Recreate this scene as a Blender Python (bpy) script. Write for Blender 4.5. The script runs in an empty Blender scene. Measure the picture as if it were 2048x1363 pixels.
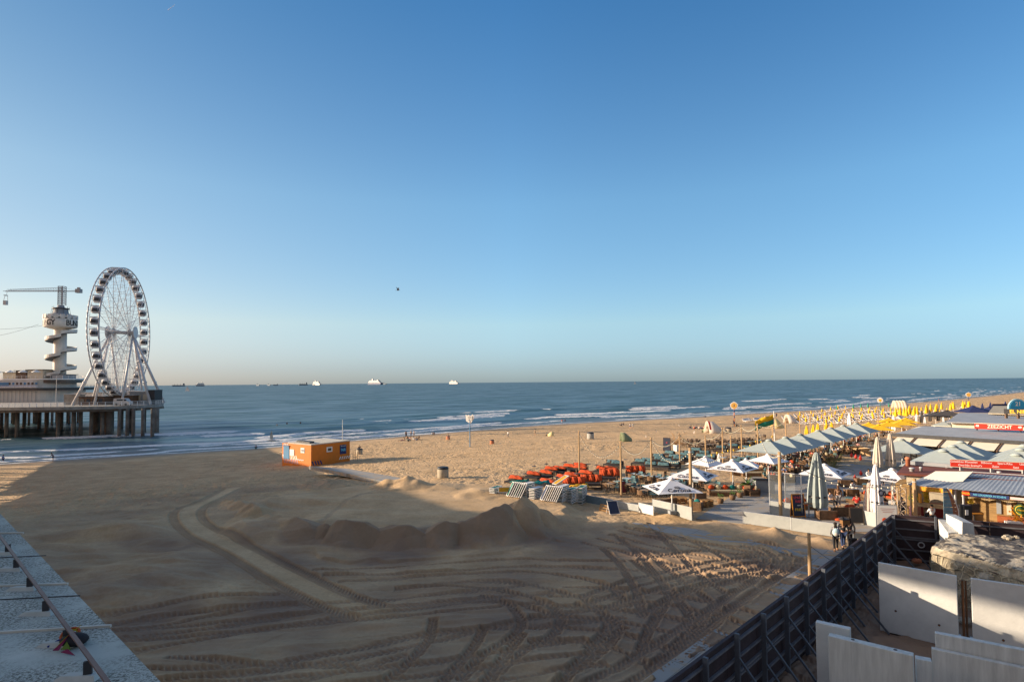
import bpy, math, random
import numpy as np
from mathutils import Vector, Matrix, Euler
random.seed(7)
R = math.radians
scene = bpy.context.scene
COL = scene.collection
# ---------------------------------------------------------------- camera
CAMZ = 10.5
PITCH, ROLL, SHIFT = R(2.0), R(-0.5), 0.02085
cd = bpy.data.cameras.new('camera'); cam = bpy.data.objects.new('camera', cd); COL.objects.link(cam)
cd.sensor_width = 36; cd.lens = 20; cd.shift_y = SHIFT; cd.clip_start = 0.1; cd.clip_end = 90000
CM = Matrix.Rotation(R(90)+PITCH, 3, 'X') @ Matrix.Rotation(ROLL, 3, 'Z')
cam.matrix_world = Matrix.Translation((0,0,CAMZ)) @ CM.to_4x4()
scene.camera = cam
# ---------------------------------------------------------------- light
SUN_EL, SUN_AZ = R(14), R(86)          # azimuth from +Y towards -X
SD = Vector((-math.sin(SUN_AZ)*math.cos(SUN_EL), math.cos(SUN_AZ)*math.cos(SUN_EL), math.sin(SUN_EL)))
w = bpy.data.worlds.new('World'); scene.world = w; w.use_nodes = True
nt = w.node_tree; bg = nt.nodes['Background']
sky = nt.nodes.new('ShaderNodeTexSky'); sky.sky_type = 'NISHITA'; sky.sun_disc = False
sky.sun_elevation = SUN_EL; sky.sun_rotation = -SUN_AZ
sky.altitude = 0; sky.air_density = 1.0; sky.dust_density = 0.3; sky.ozone_density = 5.0
tcw = nt.nodes.new('ShaderNodeTexCoord'); sx_ = nt.nodes.new('ShaderNodeSeparateXYZ'); nt.links.new(tcw.outputs['Generated'], sx_.inputs[0])
rw = nt.nodes.new('ShaderNodeValToRGB'); nt.links.new(sx_.outputs[2], rw.inputs[0]); el_ = rw.color_ramp.elements
while len(el_) < 6: el_.new(0.5)
for e_, (p_, c_) in zip(el_, ((0.0,(.235,.28,.37)),(.025,(.28,.30,.375)),(.10,(.52,.435,.37)),(.30,(.53,.515,.43)),(.58,(.27,.41,.42)),(.70,(1.0,.78,.63)))): e_.position = p_; e_.color = (*c_, 1)  # last stop: bright overhead sky added above the frame to fill shaded sand
vm = nt.nodes.new('ShaderNodeVectorMath'); vm.operation = 'MULTIPLY'; nt.links.new(sky.outputs[0], vm.inputs[0]); nt.links.new(rw.outputs[0], vm.inputs[1])
rx_ = nt.nodes.new('ShaderNodeMapRange'); nt.links.new(sx_.outputs[0], rx_.inputs[0]); rx_.inputs[1].default_value = -1; rx_.inputs[2].default_value = 1
r2 = nt.nodes.new('ShaderNodeValToRGB'); nt.links.new(rx_.outputs[0], r2.inputs[0]); e2 = r2.color_ramp.elements
while len(e2) < 6: e2.new(0.5)
for e_, (p_, c_) in zip(e2, ((.0,(1,.66,.42)),(.115,(1,.70,.50)),(.15,(.333,.25,.21)),(.26,(.333,.275,.25)),(.5,(.333,.333,.333)),(.85,(.25,.272,.285)))): e_.position = p_; e_.color = (*c_, 1)  # first stops: warm glow added left of the frame to fill shaded sand
v2 = nt.nodes.new('ShaderNodeVectorMath'); v2.operation = 'MULTIPLY'; nt.links.new(vm.outputs[0], v2.inputs[0]); nt.links.new(r2.outputs[0], v2.inputs[1])
ry_ = nt.nodes.new('ShaderNodeMapRange'); nt.links.new(sx_.outputs[1], ry_.inputs[0]); ry_.inputs[1].default_value = -1; ry_.inputs[2].default_value = 1     # unseen sky behind the camera tinted warm to fill the shaded sand
r3 = nt.nodes.new('ShaderNodeValToRGB'); nt.links.new(ry_.outputs[0], r3.inputs[0]); e3 = r3.color_ramp.elements
for e_, (p_, c_) in zip(e3, ((.35,(.60,.34,.25)),(.62,(.4,.4,.4)))): e_.position = p_; e_.color = (*c_, 1)
v3 = nt.nodes.new('ShaderNodeVectorMath'); v3.operation = 'MULTIPLY'; nt.links.new(v2.outputs[0], v3.inputs[0]); nt.links.new(r3.outputs[0], v3.inputs[1])
v4 = nt.nodes.new('ShaderNodeVectorMath'); v4.operation = 'SCALE'; v4.inputs[3].default_value = 15.0; nt.links.new(v3.outputs[0], v4.inputs[0])
nt.links.new(v4.outputs[0], bg.inputs[0]); bg.inputs[1].default_value = 0.15
sl = bpy.data.lights.new('sun', 'SUN'); sl.energy = 5.0; sl.angle = R(0.5); sl.color = (1.0, 0.80, 0.58)
so = bpy.data.objects.new('sun', sl); COL.objects.link(so)
so.rotation_euler = SD.to_track_quat('Z', 'Y').to_euler()
scene.view_settings.view_transform = 'Standard'; scene.view_settings.look = 'None'
scene.view_settings.exposure = 0.9; scene.view_settings.gamma = 1
# ---------------------------------------------------------------- pixel -> world on a level z
F = 2048*20/36
def ray(u, v):
    d = CM @ Vector(((u-1024)/F, (681.5-v+SHIFT*2048)/F, -1.0)); return d
def PW(u, v, z=0.0):
    d = ray(u, v); t = (z-CAMZ)/d.z
    return Vector((d.x*t, d.y*t, z))
def PD(u, v, Y):
    d = ray(u, v); t = Y/d.y
    return Vector((d.x*t, Y, CAMZ+d.z*t))
# ---------------------------------------------------------------- materials
MATS = {}
def mat(name, col, rough=0.8, var=0.12, scale=3.0, bump=0.0, bscale=None, metal=0.0, spec=0.3, col2=None, emis=None, alpha=None, trans=0.0, stretch=None):
    if name in MATS: return MATS[name]
    m = bpy.data.materials.new(name); m.use_nodes = True; n = m.node_tree; L = n.links
    b = n.nodes['Principled BSDF']
    b.inputs['Roughness'].default_value = rough; b.inputs['Metallic'].default_value = metal
    b.inputs['Specular IOR Level'].default_value = spec
    c = (*col, 1.0)
    tc = n.nodes.new('ShaderNodeTexCoord'); src = tc.outputs['Object']
    if stretch:
        mp = n.nodes.new('ShaderNodeMapping'); mp.inputs['Scale'].default_value = stretch; L.new(src, mp.inputs[0]); src = mp.outputs[0]
    if var > 0 or col2:
        nz = n.nodes.new('ShaderNodeTexNoise'); nz.inputs['Scale'].default_value = scale; nz.inputs['Detail'].default_value = 6
        nz.inputs['Roughness'].default_value = 0.65
        L.new(src, nz.inputs['Vector'])
        rp = n.nodes.new('ShaderNodeValToRGB'); L.new(nz.outputs['Fac'], rp.inputs[0])
        rp.color_ramp.elements[0].position = 0.35; rp.color_ramp.elements[1].position = 0.65
        a = col2 if col2 else tuple(x*(1-var) for x in col); bb = tuple(min(1, x*(1+var)) for x in col)
        rp.color_ramp.elements[0].color = (*a, 1); rp.color_ramp.elements[1].color = (*bb, 1)
        L.new(rp.outputs[0], b.inputs['Base Color'])
    else: b.inputs['Base Color'].default_value = c
    if bump > 0:
        nb = n.nodes.new('ShaderNodeTexNoise'); nb.inputs['Scale'].default_value = bscale or scale*6; nb.inputs['Detail'].default_value = 5
        L.new(src, nb.inputs['Vector'])
        bu = n.nodes.new('ShaderNodeBump'); bu.inputs['Strength'].default_value = min(1, bump); bu.inputs['Distance'].default_value = 0.03
        L.new(nb.outputs['Fac'], bu.inputs['Height']); L.new(bu.outputs[0], b.inputs['Normal'])
    if emis: b.inputs['Emission Color'].default_value = (*emis, 1); b.inputs['Emission Strength'].default_value = 1.0
    if trans: b.inputs['Transmission Weight'].default_value = trans
    if alpha is not None: b.inputs['Alpha'].default_value = alpha
    MATS[name] = m; return m
# ---------------------------------------------------------------- mesh builder
class MB:
    def __init__(s): s.v = []; s.f = []
    def add(s, vs, fs, M=None):
        o = len(s.v)
        if M is not None: vs = [M @ Vector(p) for p in vs]
        s.v += [tuple(p) for p in vs]; s.f += [tuple(i+o for i in f) for f in fs]; return s
    def box(s, c, d, rz=0.0, M=None):
        x, y, z = d[0]/2, d[1]/2, d[2]/2
        T = Matrix.Translation(c) @ Matrix.Rotation(rz, 4, 'Z')
        if M is not None: T = M @ T
        vs = [(-x,-y,-z),(x,-y,-z),(x,y,-z),(-x,y,-z),(-x,-y,z),(x,-y,z),(x,y,z),(-x,y,z)]
        return s.add(vs, [(0,3,2,1),(4,5,6,7),(0,1,5,4),(1,2,6,5),(2,3,7,6),(3,0,4,7)], T)
    def bar(s, a, b, wd, h=None, up=(0,0,1)):       # rectangular beam from a to b
        a = Vector(a); b = Vector(b); d = b-a; L = d.length
        if L < 1e-6: return s
        d.normalize(); u = Vector(up)
        if abs(d.dot(u)) > 0.98: u = Vector((0,1,0))
        x = d.cross(u).normalized(); y = x.cross(d).normalized()
        h = wd if h is None else h
        M = Matrix((( d.x, x.x, y.x, 0),(d.y, x.y, y.y, 0),(d.z, x.z, y.z, 0),(0,0,0,1)))
        return s.box((0,0,0), (L, wd, h), 0, Matrix.Translation((a+b)/2) @ M)
    def tube(s, a, b, r, r2=None, n=8, cap=True):
        a = Vector(a); b = Vector(b); d = (b-a); r2 = r if r2 is None else r2
        if d.length < 1e-7: return s
        d.normalize(); u = Vector((0,0,1)) if abs(d.z) < 0.95 else Vector((1,0,0))
        x = d.cross(u).normalized(); y = d.cross(x)
        vs = []
        for p, rr in ((a, r), (b, r2)):
            for i in range(n):
                t = 2*math.pi*i/n; vs.append(p + x*math.cos(t)*rr + y*math.sin(t)*rr)
        fs = [(i, (i+1) % n, n+(i+1) % n, n+i) for i in range(n)]
        if cap: fs += [tuple(range(n))[::-1], tuple(range(n, 2*n))]
        return s.add(vs, fs)
    def path(s, pts, r, n=6):
        for a, b in zip(pts[:-1], pts[1:]): s.tube(a, b, r, n=n)
        return s
    def lathe(s, prof, n=16, c=(0,0,0), sx=1, sy=1, cap=True):
        vs = []; fs = []
        for r, z in prof:
            for i in range(n):
                t = 2*math.pi*i/n; vs.append((c[0]+r*math.cos(t)*sx, c[1]+r*math.sin(t)*sy, c[2]+z))
        for k in range(len(prof)-1):
            for i in range(n):
                j = (i+1) % n; fs.append((k*n+i, k*n+j, (k+1)*n+j, (k+1)*n+i))
        if cap: fs += [tuple(range(n))[::-1], tuple(range((len(prof)-1)*n, len(prof)*n))]
        return s.add(vs, fs)
    def prism(s, poly, z0, z1, M=None):
        n = len(poly); ar = sum(poly[i][0]*poly[(i+1) % n][1]-poly[(i+1) % n][0]*poly[i][1] for i in range(n))
        if ar < 0: poly = poly[::-1]
        vs = [(p[0], p[1], z0) for p in poly] + [(p[0], p[1], z1) for p in poly]
        fs = [tuple(range(n))[::-1], tuple(range(n, 2*n))] + [(i, (i+1) % n, n+(i+1) % n, n+i) for i in range(n)]
        return s.add(vs, fs, M)
    def hexa(s, bot, top):      # 4 + 4 points
        return s.add(list(bot)+list(top), [(0,3,2,1),(4,5,6,7),(0,1,5,4),(1,2,6,5),(2,3,7,6),(3,0,4,7)])
    def ball(s, c, r, n=8, m=6, sc=(1,1,1)):
        return s.lathe([(max(1e-3, r*math.sin(math.pi*k/m)) , -r*math.cos(math.pi*k/m)*sc[2]) for k in range(m+1)], n, c, sc[0], sc[1], cap=False)
    def build(s, name, m, parent=None, smooth=False, link=True):
        me = bpy.data.meshes.new(name); me.from_pydata(s.v, [], s.f); me.update()
        if m is not None: me.materials.append(m)
        if smooth: me.shade_smooth()
        o = bpy.data.objects.new(name, me)
        if link: COL.objects.link(o)
        if parent is not None: o.parent = parent
        return o
def tag(o, label=None, cat=None, group=None, kind=None):
    if label: o['label'] = label
    if cat: o['category'] = cat
    if group: o['group'] = group
    if kind: o['kind'] = kind
    return o
def thing(name, label, cat, loc=(0,0,0), rz=0.0, group=None, kind=None):
    o = bpy.data.objects.new(name, None); COL.objects.link(o); o.location = loc; o.rotation_euler = (0,0,rz)
    o.empty_display_size = 0.2
    return tag(o, label, cat, group, kind)
def dup(root, loc, rz=0.0, label=None, group=None, scale=None, tilt=None):
    def cp(o, par):
        c = o.copy(); COL.objects.link(c)
        if par is not None: c.parent = par
        for ch in o.children: cp(ch, c)
        return c
    r = cp(root, None); r.location = loc; r.rotation_euler = (tilt[0], tilt[1], rz) if tilt else (0,0,rz)
    if scale: r.scale = (scale,)*3 if isinstance(scale, (int,float)) else scale
    if label: r['label'] = label
    if group: r['group'] = group
    return r
class Proto:        # the first placement moves the prototype itself, later ones copy it
    def __init__(s, root): s.root = root; s.used = False
    def put(s, loc, rz=0.0, label=None, group=None, scale=None, tilt=None):
        if not s.used:
            s.used = True; r = s.root; r.location = loc; r.rotation_euler = (tilt[0], tilt[1], rz) if tilt else (0,0,rz)
            if scale: r.scale = (scale,)*3 if isinstance(scale, (int,float)) else scale
            if label: r['label'] = label
            if group: r['group'] = group
            return r
        r = dup(s.root, loc, rz, label, group, scale or 1, tilt)
        return r
def text(name, body, size, m, M, parent=None, ext=0.01, bold=0.0, align='CENTER', shear=0.0, sx=1.0):
    c = bpy.data.curves.new(name, 'FONT'); c.body = body; c.size = size; c.extrude = ext; c.offset = bold; c.align_x = align; c.align_y = 'CENTER'; c.shear = shear; c.resolution_u = 3
    o = bpy.data.objects.new(name, c); COL.objects.link(o)
    dg = bpy.context.evaluated_depsgraph_get(); me = bpy.data.meshes.new_from_object(o.evaluated_get(dg))
    bpy.data.objects.remove(o); me.transform(M @ Matrix.Diagonal((sx,1,1,1)))
    me.materials.clear(); me.materials.append(m)
    o = bpy.data.objects.new(name, me); COL.objects.link(o)
    if parent is not None: o.parent = parent
    return o
def frame(o, x, n):      # matrix: local X along x, local Z along n (outward), Y up-ish
    x = Vector(x).normalized(); n = Vector(n).normalized(); y = n.cross(x).normalized()
    return Matrix(((x.x,y.x,n.x,o[0]),(x.y,y.y,n.y,o[1]),(x.z,y.z,n.z,o[2]),(0,0,0,1)))
# ---------------------------------------------------------------- terrain
_rng = np.random.RandomState(5); _T = _rng.rand(8, 256, 256)*2-1
def vn(x, y, k=0):
    xi = np.floor(x).astype(np.int64); yi = np.floor(y).astype(np.int64); fx = x-xi; fy = y-yi
    fx = fx*fx*fx*(fx*(fx*6-15)+10); fy = fy*fy*fy*(fy*(fy*6-15)+10); t = _T[k]
    a = t[xi & 255, yi & 255]; b = t[(xi+1) & 255, yi & 255]; c = t[xi & 255, (yi+1) & 255]; d = t[(xi+1) & 255, (yi+1) & 255]
    return (a*(1-fx)+b*fx)*(1-fy)+(c*(1-fx)+d*fx)*fy
def fbm(x, y, sc, k=0, oc=3, rot=0.5):
    c, s_ = math.cos(rot), math.sin(rot); r = 0; a = 1.0; x = x/sc; y = y/sc
    for i in range(oc):
        x, y = x*c-y*s_+3.7, x*s_+y*c+1.3
        r = r + a*vn(x, y, (k+i) % 8); x = x*2.03; y = y*2.03; a *= 0.5
    return r
SEAZ = -4.3
_sp = [PW(u, v, SEAZ) for u, v in ((0,928),(250,912),(510,897),(700,881),(900,864),(1100,848.5),(1400,833),(1700,815),(1900,799),(1990,790),(2046,783.5))]
SX = np.array([-400]+[p.x for p in _sp]+[2500]); SY = np.array([_sp[0].y-0.35*(400+_sp[0].x)]+[p.y for p in _sp]+[_sp[-1].y+0.8*(2500-_sp[-1].x)])
def shore(x, y): return (np.interp(x, SX, SY)-y)*0.8      # >0 on land
PS = [-200,-40,-8,0,15,42,60,75,95,400]; PZ = [-12,-7.5,-5.0,-4.3,-3.75,-3.0,-2.0,-1.0,0,0]
def seg_d(x, y, poly):      # distance and arc length along a polyline
    D = np.full(x.shape, 1e9); A = np.zeros(x.shape); acc = 0.0
    for (ax, ay), (bx, by) in zip(poly[:-1], poly[1:]):
        dx, dy = bx-ax, by-ay; L = math.hypot(dx, dy)
        t = np.clip(((x-ax)*dx+(y-ay)*dy)/(L*L), 0, 1); d = np.hypot(x-ax-t*dx, y-ay-t*dy)
        m = d < D; D = np.where(m, d, D); A = np.where(m, acc+t*L, A); acc += L
    return D, A
def pl(pts, z=0): return [(PW(u, v, z).x, PW(u, v, z).y) for u, v in pts]
RIDGE = pl([(610,1078),(700,1086),(850,1092),(980,1080),(1060,1058),(1120,1052)])
SIDE = pl([(620,1080),(545,1050),(470,1012),(455,995)])
HPW = pl([(466,956),(426,987),(379,1015),(377,1036),(405,1061),(467,1095),(528,1128),(585,1159),(636,1185),(687,1208),(738,1223)])
MND = [(*pl([(815,985)])[0], 1.0, 2.2), (*pl([(655,962)])[0], .55, 3.2), (*pl([(770,985)])[0], .45, 1.5), (*pl([(1180,1040)])[0], .3, 3), (*pl([(1550,1076)])[0], .75, 1.5),
       (*pl([(1440,1056)])[0], .3, 1.6), (*pl([(1340,1034)])[0], .3, 1.6), (*pl([(880,985)])[0], .3, 2.5), (*pl([(960,1000)])[0], .35, 2.5), (*pl([(540,940)],-1)[0], .35, 3), (*pl([(1640,1085)])[0], .35, 1.3)]
FA = PW(1340,1363,1.8); FB = PW(1786,1030,1.8); FC = PW(2048,1050,1.8)
FA.z = FB.z = FC.z = 0
fd = (FB-FA).normalized(); fn = Vector((fd.y, -fd.x, 0))     # fn points into the pit
F0 = FA - fd*6; F2 = FB + (FC-FB)*2.6
fd2 = (FC-FB).normalized(); fn2 = Vector((fd2.y, -fd2.x, 0))
if fn2.y > 0: fn2 = -fn2
def base(x, y):
    x = np.asarray(x, float); y = np.asarray(y, float)
    s = shore(x, y); z = np.interp(s, PS, PZ)
    damp = np.clip((s-4)/14, 0.05, 1)
    z = z + damp*0.10*fbm(x, y, 9.0, 1, 2)
    # rolling drift left of the haul road
    m = np.exp(-(((x+22)/12)**2+((y-38)/14)**2)); q_ = (x > -45) & (x < 0) & (y > 20) & (y < 90)
    if q_.any(): dd, _u = seg_d(x[q_], y[q_], HPW); m = m.copy(); m[q_] *= np.clip((dd-1.2)/2.5, 0, 1)
    z = z + m*(0.58*fbm(x*0.4+y*.15, y, 3.2, 2, 3)+0.15-.12*np.abs(fbm(x*.5,y*1.2,1.6,5,2)))
    pe = ((np.abs(x+8.2)/13.2)**3+(np.abs(y-47.2)/9.9)**3)**(1/3.0); z = z + .58*np.clip((1.06-pe+.02*vn(x*.7,y*.7,3))/.13, 0, 1)
    for mx, my, h, w_ in MND:
        d = np.hypot(x-mx, (y-my))*(1+0.25*vn(x*0.9, y*0.9, 4)); z = z + h*np.clip(1-d/w_/1.2, 0, 1)**1.25
    b = (x > -32) & (x < 10) & (y > 28) & (y < 62)
    if b.any():
        xx = x[b]; yy = y[b]; D, A = seg_d(xx, yy, RIDGE)
        L = sum(math.hypot(q[0]-p[0], q[1]-p[1]) for p, q in zip(RIDGE[:-1], RIDGE[1:]))
        Dw = D*(1+0.12*vn(xx, yy, 3)); wob = np.abs(np.sin(math.pi*(A/2.9+0.10*D+0.5*vn(A*.35, A*0, 1)+.12*vn(xx, yy, 5))))**0.7
        h = 1.30*(0.72+0.62*np.clip((A-L*.45)/(L*.4), 0, 1))*np.clip(A/2.5, .25, 1)*np.clip((L-A)/2.5, 0.0, 1)*(0.72+0.38*wob+.10*vn(A*1.1,D*.8,4)+.05*vn(xx*2,yy*2,1))
        r1 = np.clip(h - Dw*0.66, 0, None); r1 = np.maximum(r1, .20*np.clip((3.1+.5*vn(A*.8,A*0,6)-D)*6,0,1)*np.clip(A/3,0,1)*np.clip((L-A)/3,0,1)*(yy < 40)*(0.6+.4*vn(xx*.8,yy*.8,2)))
        D2, A2 = seg_d(xx, yy, SIDE); r2 = np.clip(0.5*(0.8+0.3*vn(A2, A2*0, 2)) - D2*0.42, 0, None)
        z = z.copy(); z[b] += np.maximum(r1, r2)
    # pit behind the plank fence
    f1 = (x-FA.x)*fn.x+(y-FA.y)*fn.y; f2 = (x-FB.x)*fn2.x+(y-FB.y)*fn2.y
    pit = (f1 > -.15) & (f2 > -.15) & (y > -10)
    z = np.where(pit, -1.05+0.12*fbm(x, y, 1.2, 3, 3), z)
    return z
def gz(x, y): return float(base(np.array([x]), np.array([y]))[0])
def PG(u, v):       # pixel -> point on the terrain
    z = 0.0
    for i in range(12):
        p = PW(u, v, z); z = 0.5*z+0.5*gz(p.x, p.y)
    p = PW(u, v, z); return Vector((p.x, p.y, gz(p.x, p.y)))
# ================================================================ GROUND
def grid_mesh(name, X, Y, Z, m, attrs=None):
    r, c = X.shape; n = r*c
    co = np.stack([X.ravel(), Y.ravel(), Z.ravel()], 1).astype(np.float32)
    idx = np.arange(n).reshape(r, c)
    q = np.stack([idx[:-1,:-1].ravel(), idx[:-1,1:].ravel(), idx[1:,1:].ravel(), idx[1:,:-1].ravel()], 1).astype(np.int32)
    me = bpy.data.meshes.new(name); me.vertices.add(n); me.vertices.foreach_set('co', co.ravel())
    me.loops.add(q.size); me.loops.foreach_set('vertex_index', q.ravel())
    me.polygons.add(len(q)); me.polygons.foreach_set('loop_start', np.arange(0, q.size, 4, dtype=np.int32)); me.polygons.foreach_set('loop_total', np.full(len(q), 4, np.int32))
    me.update(calc_edges=True); me.shade_smooth()
    for k, a in (attrs or {}).items():
        at = me.attributes.new(k, 'FLOAT', 'POINT'); at.data.foreach_set('value', a.ravel().astype(np.float32))
    me.materials.append(m); o = bpy.data.objects.new(name, me); COL.objects.link(o); return o
def attr_node(n, name):
    a = n.nodes.new('ShaderNodeAttribute'); a.attribute_name = name; return a
def mixc(n, fac, a, b):
    x = n.nodes.new('ShaderNodeMix'); x.data_type = 'RGBA'
    for s_, v in ((0, fac), (6, a), (7, b)):
        if isinstance(v, (float, int)): x.inputs[s_].default_value = v
        elif isinstance(v, tuple): x.inputs[s_].default_value = (*v, 1)
        else: n.links.new(v, x.inputs[s_])
    return x.outputs[2]
def noise(n, src, sc, det=5, rough=0.6, stretch=None):
    if stretch:
        mp = n.nodes.new('ShaderNodeMapping'); mp.inputs['Scale'].default_value = stretch; n.links.new(src, mp.inputs[0]); src = mp.outputs[0]
    z = n.nodes.new('ShaderNodeTexNoise'); z.inputs['Scale'].default_value = sc; z.inputs['Detail'].default_value = det; z.inputs['Roughness'].default_value = rough
    n.links.new(src, z.inputs['Vector']); return z.outputs['Fac']
def ramp(n, src, stops):
    r = n.nodes.new('ShaderNodeValToRGB'); n.links.new(src, r.inputs[0]); e = r.color_ramp.elements
    while len(e) < len(stops): e.new(0.5)
    for k, (p, c) in enumerate(stops): e[k].position = p; e[k].color = (*c, 1) if isinstance(c, tuple) else (c, c, c, 1)
    return r.outputs[0]
SAND = (0.40, 0.295, 0.185)
def sand_material():
    m = bpy.data.materials.new('sand'); m.use_nodes = True; n = m.node_tree; b = n.nodes['Principled BSDF']
    tc = n.nodes.new('ShaderNodeTexCoord').outputs['Object']
    c1 = ramp(n, noise(n, tc, 0.35, 6), [(0.35, (0.46,0.31,0.165)), (0.65, (0.60,0.415,0.235))])
    c2 = ramp(n, noise(n, tc, 5.0, 6, 0.7), [(0.3, 0.82), (0.7, 1.08)])
    mu = n.nodes.new('ShaderNodeMix'); mu.data_type = 'RGBA'; mu.blend_type = 'MULTIPLY'; mu.inputs[0].default_value = 1
    n.links.new(c1, mu.inputs[6]); n.links.new(c2, mu.inputs[7])
    tr = mixc(n, attr_node(n, 'track').outputs['Fac'], mu.outputs[2], (0.39, 0.265, 0.162))
    tr = mixc(n, attr_node(n, 'moist_shade').outputs['Fac'], tr, (.245, .165, .112))
    wt = mixc(n, attr_node(n, 'wet').outputs['Fac'], tr, (0.20, 0.14, 0.085))
    n.links.new(wt, b.inputs['Base Color'])
    rr = n.nodes.new('ShaderNodeMapRange'); n.links.new(attr_node(n, 'wet').outputs['Fac'], rr.inputs[0]); rr.inputs[3].default_value = 0.95; rr.inputs[4].default_value = 0.45
    n.links.new(rr.outputs[0], b.inputs['Roughness']); b.inputs['Specular IOR Level'].default_value = 0.2
    bu = n.nodes.new('ShaderNodeBump'); bu.inputs['Distance'].default_value = 0.05; bu.inputs['Strength'].default_value = 0.55
    n.links.new(noise(n, tc, 7.0, 6, 0.7), bu.inputs['Height'])
    b2 = n.nodes.new('ShaderNodeBump'); b2.inputs['Distance'].default_value = 0.38; n.links.new(noise(n, tc, 3.0, 4, 0.6), b2.inputs['Height']); n.links.new(attr_node(n, 'foot').outputs['Fac'], b2.inputs['Strength']); n.links.new(bu.outputs[0], b2.inputs['Normal']); n.links.new(b2.outputs[0], b.inputs['Normal'])
    return m
ys = [12.0]
while ys[-1] < 2600:
    y = ys[-1]; ys.append(y + (0.05 if y < 26 else 0.06 if y < 44 else 0.06+(y-44)*0.005 if y < 110 else 0.46+(y-110)*0.03))
ys = np.array([-60,-40,-25,-12,-4,0,3,6,8,9.5,11]+ys)
tin = np.arange(-1.0, 1.0, 0.0015); tn = np.concatenate([-np.geomspace(8, 1.02, 40), tin, np.geomspace(1.0, 8, 40)])
wy = np.maximum(ys, 12.0)
GX = wy[:,None]*tn[None,:]; GY = np.repeat(ys[:,None], len(tn), 1)
GZ = base(GX, GY)
S = shore(GX, GY)
# wheel tracks: each is a centre line drawn through points, with a width
def cr(pts, n=8):
    P = [pts[0]]+list(pts)+[pts[-1]]; out = []
    for i in range(1, len(P)-2):
        p0, p1, p2, p3 = [np.array(P[i+k]) for k in (-1,0,1,2)]
        for j in range(n):
            t = j/n; out.append(tuple(0.5*((2*p1)+(p2-p0)*t+(2*p0-5*p1+4*p2-p3)*t*t+(3*p1-p0-3*p2+p3)*t**3)))
    out.append(tuple(pts[-1])); return out
TR = []
def trk(pts, w_=0.5, dep=0.05, lug=0.045, pix=True, off=0.0):
    q = cr(pl(pts) if pix else pts, 7)
    if off:
        r = []
        for i, p in enumerate(q):
            a = q[max(0,i-1)]; b = q[min(len(q)-1,i+1)]; dx, dy = b[0]-a[0], b[1]-a[1]; L = math.hypot(dx,dy)+1e-9
            r.append((p[0]-dy/L*off, p[1]+dx/L*off))
        q = r
    TR.append((q, w_*1.0, dep*1.2, lug*1.3))
def z3(l): return [(200+x/1.95, 900+y/1.95) for x, y in l]
def z1(l): return [(1300+x/2.738, 1000+y/2.738) for x, y in l]
rt = random.Random(3)
for l in ([(1180,200),(1060,200),(960,230),(880,290),(860,325)], [(1180,172),(1080,182),(1000,215)]): trk(z3(l), .45, .03, .0)
for l in ([(-200,700),(90,690),(500,630),(850,590)], [(-200,760),(90,722),(400,690),(850,630),(1100,610),(1450,580)], [(-100,800),(120,775),(500,715),(1000,645),(1500,592),(1750,640)],
          [(-260,650),(0,625),(400,585),(700,562)], [(0,660),(350,625),(700,598)], [(830,468),(1200,452),(1600,425),(2048,436)], [(870,490),(1300,478),(1700,452),(2100,470)],
          [(930,512),(1400,486),(1700,478),(1950,520),(2048,590)], [(1150,540),(1450,535),(1620,560),(1780,620),(1800,690)],
          [(1300,520),(1600,515),(1850,570),(1960,640),(1975,700),(1900,780)], [(150,850),(500,845),(900,790),(1300,715),(1700,690),(2048,650)],
          [(200,905),(700,850),(1100,790),(1500,700),(1800,640),(2100,600)], [(260,800),(600,830),(1000,840)], [(500,960),(900,880),(1200,800)]):
    trk(z3(l), .48, .05, .05)
for l in ([(1480,565),(1580,600),(1640,660),(1620,720),(1500,800),(1400,900)], [(1560,545),(1720,590),(1790,650),(1770,720),(1640,800),(1500,905)], [(1300,660),(1280,740),(1200,830),(1100,910)],
          [(1500,690),(1440,790),(1320,920)], [(1850,600),(1990,650),(2010,730),(1900,830),(1780,920)], [(2050,690),(1950,760),(1850,850),(1800,920)], [(1650,720),(1560,830),(1500,920)]):
    trk(z3(l), .5, .06, .055)
for l in ([(-80,150),(150,180),(400,220),(600,235),(720,280),(760,330),(700,390),(500,440),(250,500),(0,600)], [(-80,190),(150,215),(400,250),(560,270),(640,320),(600,380),(400,430),(150,520),(-50,640)],
          [(0,120),(60,190),(180,320),(300,440),(420,520)], [(-60,260),(60,350),(200,470),(330,560),(380,640)], [(550,240),(640,240),(800,290),(830,340)],
          [(100,170),(280,250),(420,330),(560,420)], [(-100,330),(50,440),(150,540),(220,650)], [(640,300),(500,300),(300,280),(100,300),(-80,340)],
          [(750,380),(600,430),(450,520),(300,650),(150,790),(0,920)], [(800,400),(650,460),(500,570),(350,690),(200,820),(60,960)], [(300,720),(150,830),(20,900)], [(100,560),(0,700),(-60,850)],
          [(-200,180),(-100,260),(20,390),(100,520)], [(-260,260),(-160,360),(-80,500),(-40,620)], [(500,250),(620,270),(700,330),(640,400),(480,410)]):
    trk(z1(l), .48, .055, .055)
def fam(pts, n, step, lug=.040, jit=.12):
    for k in range(n):
        o = k*step+rt.uniform(-jit, jit); w2 = [(p[0]+rt.uniform(-.25,.25), p[1]+rt.uniform(-.2,.2)) for p in pts]; trk(w2, .42, .045, lug, False, o)
for r_ in (3.2, 4.6, 5.9, 7.3, 8.6, 10.0):
    trk([(1.5+r_*math.cos(R(t))*1.15, 20.5+r_*.9*math.sin(R(t))) for t in range(int(115-r_*3), -70, -18)], .42, .045, .055, False)
fam([(4.5,38),(8.5,33.5),(12.5,29.5),(15,25)], 5, 1.25)
fam([(20.5,31.5),(16.5,27.2),(12,22.8),(7.5,18.5),(3,14)], 6, -.95)
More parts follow.
